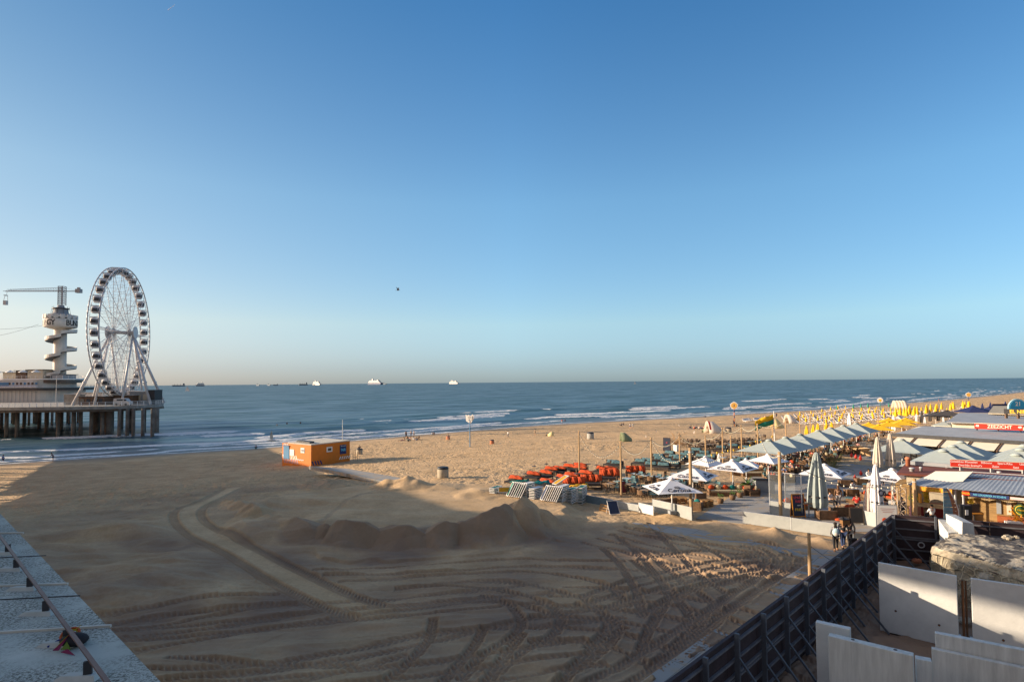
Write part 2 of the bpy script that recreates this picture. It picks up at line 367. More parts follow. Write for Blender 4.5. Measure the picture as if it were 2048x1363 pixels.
fam([(21,33.5),(17,34.5),(12,33.2),(7,31),(3,28)], 3, .9)
fam([(-22,23),(-14,24.5),(-6,25.8),(2,27.5)], 3, 1.25, .05)
fam([(-20,19.0),(-12,20.2),(-4,21.6),(3,23.5)], 3, -1.05, .05)
fam([(-13,15.5),(-8,16.8),(-3,17.6),(2,17.5)], 3, 1.1)
HL = [(480,110),(400,175),(300,220),(290,270),(350,330),(480,400),(600,470),(700,530),(800,580),(920,635),(1010,652)]
HR = [(560,108),(480,165),(405,215),(400,260),(450,300),(560,360),(680,420),(800,480),(900,530),(1000,572),(1110,608)]
for l in (HL, HR): trk(z3(l), .72, .07, .055)
TRK = np.zeros_like(GX); SM = np.ones_like(GX)
# smooth zones: raked plateau, between the haul ruts
SM *= 1-0.75*np.exp(-(((GX+8)/12)**6+((GY-49.5)/8.5)**6))
hp = pl(z3([(520,110),(440,170),(350,225),(345,265),(400,315),(520,380),(640,445),(750,505),(850,555),(950,600),(1050,630)]))
bx = (GX[:, :] > -45) & (GX < 0) & (GY > 24) & (GY < 90)
d_, _ = seg_d(GX[bx], GY[bx], hp); SM[bx] *= np.clip((d_-0.3)/1.4, 0.12, 1)
fade = np.clip((S-2)/12, 0.0, 1)
foot = np.clip((S-6)/10, 0, 1)*(0.35+0.65*np.clip((130-S)/60, 0, 1))
lod = np.clip(1.6-GY/110, 0.35, 1)
small = 0.06*fbm(GX, GY, 1.1, 1, 2)+0.06*fbm(GX, GY, 0.42, 3, 2)*lod+0.02*vn(GX/0.16, GY/0.16, 6)*(GY < 60)
pr = (GX-1.5)*0.25+GY; pockm = np.where((S > 10) & (S < 125), 1.0, 0.6)
loose = np.clip(fbm(GX, GY, 14.0, 5, 2)*0.8+0.7, 0.35, 1.2)
GZ += small*SM*foot*pockm*loose
# windblown / pushed ridges in the work area
wa = np.clip(1-np.abs(GY-26)/22, 0, 1)
GZ += np.clip((38-GY)/5, 0, 1)*np.clip((6-GX)/5, .25, 1)*np.clip((GX+26)/5, 0, 1)*SM*.075*(0.6-np.abs(fbm(GX/7.0+GY*.02, (GY-.10*GX)/.62, 1.0, 6, 2)))*(.4+.6*(fbm(GX, GY, 6.0, 3, 2) > -.15))
GZ += wa*SM*0.10*fbm(GX*0.35+GY*0.12, GY*1.2, 1.3, 2, 3)
for (q, w_, dep, lug) in TR:
    acc = 0.0; h = w_/2
    for (ax, ay), (bx_, by_) in zip(q[:-1], q[1:]):
        L = math.hypot(bx_-ax, by_-ay)
        if L < 1e-6: continue
        mg = h+0.35; y0, y1 = min(ay,by_)-mg, max(ay,by_)+mg; x0, x1 = min(ax,bx_)-mg, max(ax,bx_)+mg
        i0, i1 = np.searchsorted(ys, y0), np.searchsorted(ys, y1)
        if i1 <= i0+1: acc += L; continue
        yy = wy[i0:i1]; t0 = min(x0/yy.min(), x0/yy.max()); t1 = max(x1/yy.min(), x1/yy.max())
        j0, j1 = np.searchsorted(tn, t0), np.searchsorted(tn, t1)
        if j1 <= j0: acc += L; continue
        sl_ = (slice(i0,i1), slice(j0,j1)); x = GX[sl_]; y = GY[sl_]
        dx, dy = (bx_-ax)/L, (by_-ay)/L; al = (x-ax)*dx+(y-ay)*dy; la = (x-ax)*dy-(y-ay)*dx; ab = np.abs(la)
        ins = (al > -0.03) & (al < L+0.03)
        u_ = al+acc
        p = ((u_+ab*0.85+.5*.27*(la > 0))/0.27) % 1.0; cut = np.clip((p-0.45)*7, 0, 1)*np.clip((1-p)*7, 0, 1)*np.clip(ab/.04-.3,0,1)
        prof = -dep + lug*(cut-0.4)*(1+0.3*vn(u_*1.3, la*2, 2))
        lip = 0.7*dep*np.exp(-((ab-h-0.08)/0.07)**2)
        core = np.clip((h-ab)/0.05, 0, 1)
        b0 = base(x, y)
        k = ins & (ab < h)
        g = GZ[sl_]; g[k] = (g*(1-core)+(b0+prof+0.3*(g-b0))*core)[k]; GZ[sl_] = g
        k2 = ins & (ab >= h) & (ab < h+0.25); g = GZ[sl_]; g[k2] += (lip*0.5)[k2]; GZ[sl_] = g
        tt = TRK[sl_]; tt[k] = np.maximum(tt*0.5, core*(0.42-0.3*cut))[k]; TRK[sl_] = tt
        acc += L
wet = np.clip((9-S+2.5*fbm(GX, GY, 8, 2, 2))/9, 0, 1)
_n = fbm(GX, GY, 4.0, 3, 3)
moist_shade = np.clip((43-GY)/6+0.35*_n, 0, 1)*np.clip(.62+.42*_n, .1, 1)
moist_shade = np.maximum(moist_shade, .55*np.clip(1-np.hypot((GX+28)/16, (GY-48)/26)**3, 0, 1)*np.clip(.5+.8*fbm(GX*.4+GY*.1, GY*1.2, 3.0, 6, 3), 0, 1))
_d, _a = seg_d(GX[bx], GY[bx], RIDGE); moist_shade[bx] = np.maximum(moist_shade[bx], .85*np.clip(2.4-_d, 0, 1)*(GY[bx] < 41))  # ridge front slope darkened: shade painted into the sand colour
moist_shade[bx] *= np.clip((d_-0.2)/1.2, 0.12, 1)
moist_shade *= 1-.85*np.exp(-(((GX+8)/12.5)**4+((GY-49)/8.6)**4))
moist_shade = np.clip(moist_shade+TRK*.5*(GY < 44), 0, 1); moist_shade[((GX-FA.x)*fn.x+(GY-FA.y)*fn.y > -.1) & ((GX-FB.x)*fn2.x+(GY-FB.y)*fn2.y > -.1) & (GY > -5)] = 1.0
M_SAND = sand_material()
# level the ground a little under slabs
tag(grid_mesh('sand_beach', GX, GY, GZ, M_SAND, {'wet': wet, 'track': TRK, 'moist_shade': moist_shade, 'foot': np.clip(foot*SM*pockm*1.1-.25, 0, .85)*np.clip((GY-42)/14, .28, 1)}), kind='structure')
del S, TRK, SM, small, wet, loose, lod
# ================================================================ SEA
def sea_material():
    m = bpy.data.materials.new('sea_water'); m.use_nodes = True; n = m.node_tree; b = n.nodes['Principled BSDF']
    tc = n.nodes.new('ShaderNodeTexCoord').outputs['Object']
    mp = n.nodes.new('ShaderNodeMapping'); mp.inputs['Rotation'].default_value = (0,0,-0.6); n.links.new(tc, mp.inputs[0])
    far = ramp(n, noise(n, mp.outputs[0], 0.012, 4, 0.55, (0.35, 1, 1)), [(0.3, (0.018,0.065,0.088)), (0.7, (0.032,0.095,0.118))])
    sh = mixc(n, attr_node(n, 'shallow').outputs['Fac'], far, (0.16, 0.15, 0.13))
    fz = noise(n, mp.outputs[0], 0.9, 7, 0.75, (0.5, 1, 1))
    ad = n.nodes.new('ShaderNodeMath'); ad.operation = 'ADD'; n.links.new(attr_node(n, 'foam').outputs['Fac'], ad.inputs[0]); n.links.new(fz, ad.inputs[1])
    ff = ramp(n, ad.outputs[0], [(0.96, 0.0), (1.22, 1.0)])
    cl = mixc(n, ff, sh, (0.72, 0.72, 0.70)); n.links.new(cl, b.inputs['Base Color'])
    rr = n.nodes.new('ShaderNodeMapRange'); n.links.new(ff, rr.inputs[0]); rr.inputs[3].default_value = 0.22; rr.inputs[4].default_value = 0.9; n.links.new(rr.outputs[0], b.inputs['Roughness'])
    b.inputs['IOR'].default_value = 1.33; b.inputs['Specular IOR Level'].default_value = 0.13
    b1 = n.nodes.new('ShaderNodeBump'); b1.inputs['Distance'].default_value = 0.5; b1.inputs['Strength'].default_value = 0.9
    n.links.new(noise(n, mp.outputs[0], 0.35, 8, 0.62, (0.45, 1, 1)), b1.inputs['Height'])
    b2 = n.nodes.new('ShaderNodeBump'); b2.inputs['Distance'].default_value = 3.0; b2.inputs['Strength'].default_value = 0.7
    n.links.new(noise(n, mp.outputs[0], 0.05, 5, 0.6, (0.4, 1, 1)), b2.inputs['Height']); n.links.new(b1.outputs[0], b2.inputs['Normal'])
    df = n.nodes.new('ShaderNodeBsdfDiffuse'); gl = n.nodes.new('ShaderNodeBsdfGlossy'); gl.inputs['Roughness'].default_value = .30; n.links.new(cl, df.inputs[0])
    for q in (df, gl): n.links.new(b2.outputs[0], q.inputs['Normal'])
    mf = n.nodes.new('ShaderNodeMapRange'); n.links.new(ff, mf.inputs[0]); mf.inputs[3].default_value = .34; mf.inputs[4].default_value = .03
    lw = n.nodes.new('ShaderNodeMapRange'); n.links.new(noise(n, mp.outputs[0], .08, 6, .7, (.3, 1, 1)), lw.inputs[0]); lw.inputs[1].default_value = .35; lw.inputs[2].default_value = .65; lw.inputs[3].default_value = .40; lw.inputs[4].default_value = 1.45
    mm = n.nodes.new('ShaderNodeMath'); mm.operation = 'MULTIPLY'; n.links.new(mf.outputs[0], mm.inputs[0]); n.links.new(lw.outputs[0], mm.inputs[1])
    mx = n.nodes.new('ShaderNodeMixShader'); n.links.new(mm.outputs[0], mx.inputs[0]); n.links.new(df.outputs[0], mx.inputs[1]); n.links.new(gl.outputs[0], mx.inputs[2])
    n.links.new(mx.outputs[0], n.nodes['Material Output'].inputs[0]); n.nodes.remove(b)
    return m
ya = [60.0]
while ya[-1] < 45000:
    y = ya[-1]; ya.append(y + (0.3+(y-60)*0.0035 if y < 420 else 1.5+(y-420)*0.05))
ya = np.array([-100.0, 0.0, 30.0]+ya); ts = np.concatenate([-np.geomspace(9, 1.0, 30), np.arange(-0.99, 1.0, 0.0024), np.geomspace(1.0, 9, 30)])
wy2 = np.maximum(ya, 60); WX = wy2[:,None]*ts[None,:]; WY = np.repeat(ya[:,None], len(ts), 1)
SS = -shore(WX, WY); AL = WX*0.8+WY*0.6
zz = np.full(WX.shape, SEAZ) + 0.0
fm = np.zeros_like(zz)
near = np.clip(1-WY/900, 0, 1)
zz += near*0.10*fbm(AL*0.35, SS, 5.0, 1, 3)*np.clip((SS+2)/8, 0.1, 1) + near*0.22*fbm(AL*0.3, SS, 17.0, 4, 2)*np.clip((SS-10)/30, 0, 1)
for k, (s0, amp, wd, thr) in enumerate(((4.5,.14,1.2,-.35),(11,.3,1.7,-.15),(19,.42,2.2,.0),(28,.5,2.8,.12),(39,.55,3.2,.32),(52,.5,3.6,.42),(68,.45,4,.55),(88,.4,4.5,.7))):
    sc = s0+3.2*vn(AL/30, AL*0+k*7.3, k % 8)+1.5*vn(AL/9, AL*0+k*3.1, (k+3) % 8)
    a = np.clip(0.55+0.8*vn(AL/36+k*5.5, AL*0+1.7*k, (k+2) % 8), 0.08, 1.2); d = SS-sc
    sh = np.where(d > 0, np.exp(-(d/wd)**2), np.exp(-(d/(wd*0.55))**2)); zz += amp*a*sh*(1+0.15*vn(AL/2.5, SS, 5))
    br = np.clip((a-0.35-thr*0.6)*3+0.5*vn(AL/4, AL*0+k, 6), 0, 1); fm = np.maximum(fm, br*np.exp(-((d+0.3*wd)/(wd*0.5))**2)*0.85)
    fm = np.maximum(fm, 0.52*br*np.where(d < 0, np.exp(-(d/(wd*2.2))**2), 0))
fm = np.maximum(fm, 0.7*np.exp(-((SS-0.6-1.2*vn(AL/6, AL*0, 5))/0.7)**2))
fm = np.maximum(fm, 0.30*np.clip(1-SS/30, 0, 1)*(0.5+0.5*vn(AL/7, SS/2.5, 2)))
shal = np.clip(1-SS/26, 0, 1)**1.3*0.8
M_SEA = sea_material()
sea = grid_mesh('sea', WX, WY, zz, M_SEA, {'foam': fm, 'shallow': shal}); tag(sea, kind='structure')
del WX, WY, zz, fm, SS, AL, near, shal
# ================================================================ PATHS and slabs lying in the sand
M_CONC = mat('pale_paving', (0.33,0.31,0.27), 0.9, 0.14, 1.2, 0.3, 30)
M_SLAB = mat('grey_slab', (0.36,0.35,0.33), 0.9, 0.12, 0.9, 0.3, 20)
def sheet(name, pix, z0, m, lift=0.0, kind='structure', terr=False, n=1):
    mb = MB(); P = [PW(u, v, z0) for u, v in pix] if not terr else [PG(u, v) for u, v in pix]
    mb.prism([(p.x, p.y) for p in P], z0-0.1, z0+lift); o = mb.build(name, m); tag(o, kind=kind); return o
# ================================================================ MATERIALS for things
M_WHITE = mat('white_paint', (0.74,0.74,0.72), 0.5, 0.05, 2)
M_STEEL = mat('white_steel', (0.52,0.53,0.55), 0.4, 0.05, 1)
M_DARK = mat('dark_metal', (0.035,0.037,0.042), 0.5, 0.2, 3)
M_BLACK = mat('black_paint', (0.02,0.02,0.022), 0.5, 0.1, 3)
M_GLASSD = mat('dark_glass', (0.03,0.035,0.045), 0.12, 0.0, spec=0.6)
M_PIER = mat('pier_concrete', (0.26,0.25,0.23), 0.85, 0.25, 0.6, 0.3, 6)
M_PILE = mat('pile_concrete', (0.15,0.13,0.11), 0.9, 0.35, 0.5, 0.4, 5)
M_WHITEW = mat('weathered_white_wall', (0.58,0.58,0.56), 0.7, 0.10, 0.3)
M_TOWER = mat('tower_white', (0.62,0.60,0.55), 0.7, 0.1, 0.3)
M_WOOD = mat('pale_wood', (0.42,0.28,0.15), 0.8, 0.2, 1.2, 0.3, 12, stretch=(6,6,0.6))
M_RAIL = mat('galvanised', (0.42,0.43,0.44), 0.45, 0.1, 3)
M_ORANGE = mat('orange_cladding', (0.60,0.175,0.015), 0.6, 0.07, 1.5)
M_BLUE = mat('blue_paint', (0.05,0.20,0.38), 0.5, 0.08, 2)
M_NAVY = mat('navy_paint', (0.02,0.035,0.13), 0.6, 0.1, 2)
M_RED = mat('red_paint', (0.55,0.035,0.02), 0.5, 0.06, 2)
M_YEL = mat('yellow_cloth', (0.70,0.42,0.015), 0.8, 0.08, 2)
M_GREEN = mat('green_cloth', (0.02,0.22,0.14), 0.8, 0.1, 2)
# ================================================================ PIER
DZ = 4.6       # deck level
# --- wheel platform
wp = [(-260,164.5),(-190,163),(-142,162.5),(-128,162.8),(-118,165),(-112,170),(-110.8,177),(-112.6,184),(-118,192),(-128,203),(-150,210),(-200,210),(-260,205)]
pier = thing('pier_platform', 'concrete pier platform on thick piles carrying the big wheel over the surf', 'pier', (-126,183,SEAZ))
def loc(p, o): return (p[0]-o[0], p[1]-o[1])
O = (-126,183)
MB().prism([loc(p,O) for p in wp], DZ-SEAZ-0.9, DZ-SEAZ).build('deck', M_PIER, pier)
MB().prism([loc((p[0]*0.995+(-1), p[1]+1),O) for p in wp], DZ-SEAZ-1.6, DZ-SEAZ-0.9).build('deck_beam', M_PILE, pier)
rl = MB()
rp = wp[1:10]
fine = []
for a, b in zip(rp[:-1], rp[1:]):
    k = max(2, int(math.hypot(b[0]-a[0], b[1]-a[1])/1.8))
    fine += [(a[0]+(b[0]-a[0])*i/k, a[1]+(b[1]-a[1])*i/k) for i in range(k)]
for i, p in enumerate(fine):
    q = loc(p, O); h = DZ-SEAZ; rl.box((q[0], q[1]+0.2, h+0.6), (.12,.12,1.2))
    if i: 
        for zz_ in (0.35, 0.75, 1.2): rl.bar((pq[0], pq[1]+.2, h+zz_), (q[0], q[1]+.2, h+zz_), 0.07)
    pq = q
rl.build('railing', M_WHITE, pier)
rp_ = random.Random(2)
piles = []
for u in (15, 36, 118, 148, 163, 184, 206, 240, 256, 268, 287, 306): piles.append((u, 167+rp_.random()*2))
for u in (95, 150, 190, 226, 262, 290): piles.append((u, 181+rp_.random()*8))
for u in (5, 50, 80, 125, 200, 245): piles.append((u, 196+rp_.random()*8))
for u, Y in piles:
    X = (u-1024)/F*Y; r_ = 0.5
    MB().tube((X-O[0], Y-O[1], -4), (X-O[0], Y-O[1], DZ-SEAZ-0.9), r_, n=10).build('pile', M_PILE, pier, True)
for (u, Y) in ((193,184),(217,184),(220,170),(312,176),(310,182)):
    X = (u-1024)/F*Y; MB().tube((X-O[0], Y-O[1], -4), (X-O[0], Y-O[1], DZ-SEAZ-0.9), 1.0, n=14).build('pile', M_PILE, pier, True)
# --- ferris wheel
WH = (-125.8, 183.0); RW = 20.6; WC = 27.6       # centre height
th = R(104.9); hx, hy = math.cos(th), math.sin(th); ax_, ay_ = math.sin(th), -math.cos(th)    # rim direction, axle direction
wheel = thing('ferris_wheel', 'tall white observation wheel with enclosed dark glass cabins on the pier', 'ferris wheel', (WH[0], WH[1], DZ))
def WP(r, t, a): return (hx*r*math.cos(t)+ax_*a, hy*r*math.cos(t)+ay_*a, WC-DZ+r*math.sin(t))
HW = 1.45; NG = 36
for a in (-HW, HW):
    m_ = MB(); P = [WP(RW, 2*math.pi*i/72, a) for i in range(73)]; m_.path(P, 0.20, 6)
    P = [WP(RW-1.0, 2*math.pi*i/72, a*0.9) for i in range(73)]; m_.path(P, 0.07, 4)
    for i in range(72): m_.tube(P[i], WP(RW, 2*math.pi*(i+.5)/72, a), 0.05, n=4)
    m_.build('rim', M_STEEL, wheel, True)
sp = MB()
for i in range(18):
    t = 2*math.pi*i/18
    for a in (-1, 1):
        sp.tube(WP(0.8, t, a*2.2), WP(RW-1, t, a*HW*.9), 0.085, n=5)
    for k in range(2, 9):
        r0 = RW*k/9.5; w0 = 2.2+(HW*.9-2.2)*k/9.5
        sp.tube(WP(r0, t, -w0), WP(r0, t, w0), 0.035, n=4); sp.tube(WP(r0, t, -w0), WP(r0+2.1, t, w0*.97), 0.03, n=4)
sp.build('spokes', M_STEEL, wheel)
cb = MB()
for i in range(36):
    t = 2*math.pi*(i+.5)/36
    for a in (-1, 1): cb.tube(WP(0.7, t, a*2.0), WP(RW-1, t, a*HW*.9), 0.022, n=3)
cb.build('cables', M_STEEL, wheel)
ah = MB(); ah.tube(WP(0,0,-3.6), WP(0,0,3.6), 0.55, n=14)
for a in (-2.2, 2.2): ah.tube(WP(0,0,a-.25), WP(0,0,a+.25), 1.1, n=18)
ah.build('axle', M_RAIL, wheel, True)
for a in (-3.9, 3.9):
    h_ = MB(); h_.tube(WP(0,0,a-.12), WP(0,0,a+.12), 2.0, n=28); h_.build('hub_disc', M_STEEL, wheel)
for sgn in (-1, 1):
    for (aa, hh, r_) in ((3.6, -9.5, .34), (3.6, 9.5, .34), (10.5, -6.5, .42), (10.5, 6.5, .42)):
        L_ = MB(); top = Vector(WP(0,0,sgn*3.2)); top.z -= 0.6; bot = Vector((hx*hh+ax_*sgn*aa, hy*hh+ay_*sgn*aa, 0)); L_.tube(bot, top, r_*1.1, r_*0.85, n=10)
        for k in (.3,.6): c_ = bot.lerp(top, k); c2 = bot.lerp(top, k+.015); L_.tube(c_, c2, r_*1.4, n=10)
        L_.build('support_leg', M_STEEL, wheel, True)
pod_shell = MB(); pod_shell.lathe([(0.05,-1.05),(0.75,-1.0),(1.02,-0.75),(1.08,-0.55)], 14, cap=False); pod_shell.lathe([(1.08,.45),(1.0,.75),(.7,.98),(.05,1.05)], 14, cap=False)
for k in range(4):
    t = math.pi/4+k*math.pi/2; pod_shell.tube((1.05*math.cos(t),1.05*math.sin(t),-.6),(1.05*math.cos(t),1.05*math.sin(t),.5),.05,n=4)
pod_glass = MB(); pod_glass.lathe([(1.06,-.56),(1.10,0),(1.06,.46)], 14, cap=True)
pod_arm = MB(); pod_arm.box((0,0,1.2),(.3,2.5,.25)); pod_arm.box((0,-1.2,.9),(.2,.12,.8)); pod_arm.box((0,1.2,.9),(.2,.12,.8))
g0 = None
for i in range(NG):
    t = 2*math.pi*(i+.5)/NG; c_ = Vector(WP(RW-1.0, t, 0)); c_.z -= 0.1
    if g0 is None:
        ps = pod_glass.build('cabin', M_GLASSD, wheel, True); s2 = pod_shell.build('shell', M_STEEL, ps, True); s3 = pod_arm.build('hanger', M_STEEL, ps); g0 = (ps, s2, s3)
        ps.location = c_; ps.rotation_euler = (0,0,th-R(90)+R(90))
    else:
        n_ = g0[0].copy(); COL.objects.link(n_); n_.parent = wheel; n_.location = c_
        for q in g0[1:]: k_ = q.copy(); COL.objects.link(k_); k_.parent = n_
# --- small buildings and objects on the wheel platform
def deck_box(name, label, cat, u, Y, wd, dp, h, m, roofm=None, rz=0.0, roofh=.18, over=.25, rooftilt=0, win=None):
    X = (u-1024)/F*Y; t = thing(name, label, cat, (X, Y, DZ), rz)
    MB().box((0,0,h/2),(wd,dp,h)).build('wall', m, t)
    MB().box((0,0,h+roofh/2+.003),(wd+over*2,dp+over*2,roofh)).build('roof', roofm or M_DARK, t)
    if win:
        k = max(1, int(wd/1.6))
        for i in range(k): MB().box((-wd/2+wd*(i+.5)/k, -dp/2-.03, h*.55),(wd/k*.6,.08,h*.45)).build('window', win, t)
    return t
M_BRN = mat('brown_boards', (0.12,0.075,0.05), 0.8, 0.25, 1.0, stretch=(1,1,5))
M_GREY = mat('grey_panel', (0.27,0.29,0.31), 0.6, 0.08, 1)
M_CREAM = mat('cream_wall', (0.55,0.49,0.38), 0.8, 0.08, 1)
deck_box('kiosk', 'low brown kiosk with flat dark roof below the wheel', 'kiosk', 193, 176, 7.5, 4, 2.5, M_BRN, M_DARK, win=M_GLASSD)
deck_box('ticket_hall', 'white low hall with shallow roof left of the wheel base', 'building', 188, 190, 9, 5, 3.6, M_WHITEW, M_GREY)
deck_box('equipment_container', 'white container box right of the wheel legs', 'container', 271, 188, 5.5, 3, 4.0, M_WHITE, M_WHITE, over=.02)
deck_box('plant_room', 'grey plant room at the right end of the pier', 'building', 286, 184, 6, 4, 3.8, M_GREY, M_GREY, win=M_CREAM)
deck_box('stair_tower', 'dark narrow stair housing at the outer corner of the pier', 'building', 311, 182, 2.0, 4, 4.3, M_DARK, M_DARK, over=.05)
deck_box('control_booth', 'brown control booth between the wheel legs', 'booth', 252, 180, 6, 3, 2.8, M_BRN, M_GREY)
deck_box('storage_shed', 'small grey shed beside the left wheel leg', 'shed', 150, 180, 4.5, 3, 3.2, M_PIER, M_GREY)
van = thing('delivery_van', 'pale silver van parked on the pier deck beneath the wheel', 'van', ((247-1024)/F*170.5, 170.5, DZ))
vb = MB(); vb.prism([(-2.3,0.35),(2.3,0.35),(2.3,1.15),(1.65,1.3),(1.0,2.1),(-2.2,2.1),(-2.35,1.2)], -0.95, .95, Matrix.Rotation(R(90),4,'X')); vb.build('body', M_RAIL, van)
MB().box((1.2,-.97,1.6),(.8,.04,.45)).box((-.4,-.97,1.65),(1.8,.04,.4)).build('side_window', M_GLASSD, van)
for x_ in (-1.4, 1.4):
    for y_ in (-.9, .9): MB().tube((x_, y_-.12, .35), (x_, y_+.12, .35), .36, n=14).build('wheel', M_BLACK, van)
flag = thing('deck_lamp', 'thin pale lamp post on the near edge of the pier', 'lamp post', ((113-1024)/F*168, 168, DZ)); MB().tube((0,0,0),(0,0,8.5),.1,.06).build('pole', M_RAIL, flag); MB().box((0.3,0,8.5),(.8,.25,.12)).build('lamp', M_RAIL, flag)
# --- pier head restaurant (terraced ship-like building) and tower
TC = (-179.0, 225.0); TZ = 4.4
hall = thing('pier_building', 'rounded white pier hall with stacked terraces below the tower', 'building', (TC[0], TC[1], TZ))
def cap(x0, x1, ry, n=14, dx=0.0):
    pts = []
    for i in range(n+1): t = -math.pi/2+math.pi*i/n; pts.append((x1+ry*math.cos(t)*0.8+dx, ry*math.sin(t)))
    for i in range(n+1): t = math.pi/2+math.pi*i/n; pts.append((x0+ry*math.cos(t)*0.8, ry*math.sin(t)))
    return pts
MB().prism(cap(-22,-1,10.5), -.2, 4.6).build('wall', M_WHITEW, hall)
MB().prism(cap(-22,1.5,12.5), 4.6, 5.5).build('roof_slab', M_DARK, hall)
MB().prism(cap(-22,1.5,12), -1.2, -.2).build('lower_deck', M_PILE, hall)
MB().prism(cap(-20,-3,9), 5.5, 8.6).build('upper_wall', M_WHITEW, hall)
MB().prism(cap(-14,0,9.5), 8.6, 9.1).build('upper_roof_slab', M_WHITE, hall)
MB().prism(cap(-6,1.4,8.0), 7.4, 8.58).build('dark_band', M_GLASSD, hall)
def ring_rail(name, poly, z, h, m, par, dens=1.6):
    r_ = MB(); P = poly+[poly[0]]
    for a, b in zip(P[:-1], P[1:]):
        r_.bar((*a, z+h), (*b, z+h), .08); r_.bar((*a, z+h*.5), (*b, z+h*.5), .05)
        k = max(1, int(math.hypot(b[0]-a[0], b[1]-a[1])/dens))
        for i in range(k): r_.box((a[0]+(b[0]-a[0])*i/k, a[1]+(b[1]-a[1])*i/k, z+h/2), (.07,.07,h))
    return r_.build(name, m, par)
ring_rail('terrace_railing', cap(-22,1.3,12.2), 5.5, 1.1, M_RAIL, hall); ring_rail('upper_railing', cap(-14,0,9.3), 9.1, 1.1, M_WHITE, hall); ring_rail('lower_railing', cap(-22,1.3,11.8), -.2, 1.1, M_RAIL, hall)
for (x_, w2, h2, m) in ((-14.0,4,1.6,M_BLUE),(-24,2.0,2.0,M_CREAM)):
    MB().box((x_, -9.02 if x_ > -22 else -7.4, 6.9),(w2,.25,h2)).build('window', m, hall)
aw = MB()
for i in range(20): aw.box((-15.5+i*.8, -11.2, 6.1),(.42,.9,.55))
aw.build('striped_awning', mat('blue_white_awning', (0.12,0.2,0.5),.7,.1), hall)
MB().box((-8,-11.3,6.0),(17,.8,.5)).build('awning', M_WHITE, hall)
for (x_, z_, w2, h2, m) in ((-15,9.1,5,2.4,M_CREAM),(-10.5,9.1,4,3.0,M_BRN),(-5,9.1,6,3.3,M_CREAM),(3.5,9.1,4,1.4,M_GREY)):
    MB().box((x_,-2,z_+h2/2),(w2,7,h2)).build('roof_cabin', m, hall); MB().box((x_,-2,z_+h2+.13),(w2+1,8,.22)).build('roof_plate', M_DARK, hall)
for i in range(13): MB().box((-19+i*1.45,-9.03,7.2),(.75,.12,.9)).build('window', M_GLASSD if i % 3 else M_BLUE, hall)
rbm = MB()
for i in range(16): rbm.box((-23+i*1.5,-10.55,2.2),(.14,.12,4.6))
rbm.build('wall_ribs', M_RAIL, hall)
for (x_, z_, w2, h2, m) in ((-23,5.6,3.2,2.8,M_WHITEW),(-27,5.6,2.4,2.0,M_CREAM),(1.0,5.6,1.8,2.4,M_GREY)): MB().box((x_,-4,z_+h2/2),(w2,5,h2)).build('terrace_cabin', m, hall)
for (x_, z_) in ((-21.5,5.6),(-18,9.2),(-13,9.2),(-8,9.2),(-3,9.2)):
    MB().lathe([(.02,3.2),(1.5,2.4),(1.5,2.3)],8,(x_,-7.5,z_)).build('terrace_parasol', M_WHITE, hall)
st = MB()
for i in range(12): st.box((-25+i*.45,-9.5,5.6+i*.28),(.5,2.2,.14))
for y_ in (-10.7,-8.4): st.bar((-25.2,y_,5.6),(-19.6,y_,9.3),.18,.5)
st.build('outside_stair', M_WHITE, hall)
for i in range(26):
    x_ = -30+i*1.45+rp_.random()*.6; y_ = (-9.5, -3, 5)[i % 3]
    MB().tube((x_, y_, SEAZ-TZ-3),(x_, y_, -1.2),.42,n=8).build('pile', M_PILE, hall, True)
tower = thing('lookout_tower', 'pale round lookout tower with spiral stair and lettered crown above the pier hall', 'tower', (TC[0], TC[1], TZ+9.1))
B0 = TZ+9.1
def tz(v): return CAMZ+((773.2-v)/F)*TC[1]-B0
MB().lathe([(2.75,-3),(2.75,0),(2.75,tz(645))],24).build('shaft', M_TOWER, tower, True)
MB().lathe([(3.0,tz(660)),(6.6,tz(656)),(6.95,tz(655)),(6.95,tz(640)),(6.6,tz(639))],36).build('lettered_crown', M_TOWER, tower, True)
MB().lathe([(5.6,tz(640)),(5.6,tz(636.5))],30).build('window_band', M_GLASSD, tower, True)
top_ = MB(); 
for i in range(16):
    t = 2*math.pi*i/16; top_.box((6.9*math.cos(t),6.9*math.sin(t),(tz(639)+tz(631))/2),(.35,1.9,tz(631)-tz(637)+.3),t)
    top_.box((6.3*math.cos(t),6.3*math.sin(t),tz(638.5)),(1.4,.5,.9),t)
top_.lathe([(6.7,tz(637)),(6.9,tz(636)),(6.9,tz(634)),(6.7,tz(633.5))],32); top_.build('parapet', M_WHITEW, tower)
MB().lathe([(6.0,tz(634)),(4.0,tz(628)),(3.2,tz(627)),(3.0,tz(618)),(1.6,tz(615)),(1.4,tz(611))],24).build('roof_drum', M_GREY, tower, True)
rr_ = MB()
for t in range(10):
    a = 2*math.pi*t/10; rr_.tube((4.0*math.cos(a),4.0*math.sin(a),tz(629)),(3.4*math.cos(a),3.4*math.sin(a),tz(614)),.09,n=4)
rr_.lathe([(3.5,tz(619)),(3.6,tz(618.4)),(3.6,tz(617.6)),(3.5,tz(617))],20); rr_.build('roof_rails', M_DARK, tower)
for k, word in enumerate(('BUNGY','BUNGY','BUNGY')):
    for j, chh in enumerate(word):
        a = R(-90-14-24*0.5) + (j-2)*R(15.5) + (k)*R(112) + R(8)
        nrm = (math.cos(a), math.sin(a), 0); tx = (-math.sin(a), math.cos(a), 0)
        text('letter', chh, 3.0, M_BLACK, frame((nrm[0]*6.98, nrm[1]*6.98, (tz(655)+tz(641))/2), tx, nrm), tower, 0.04, 0.06)
sp_ = MB(); rl_ = MB(); nst = 150; z0s, z1s = tz(755), tz(664)
prev = None
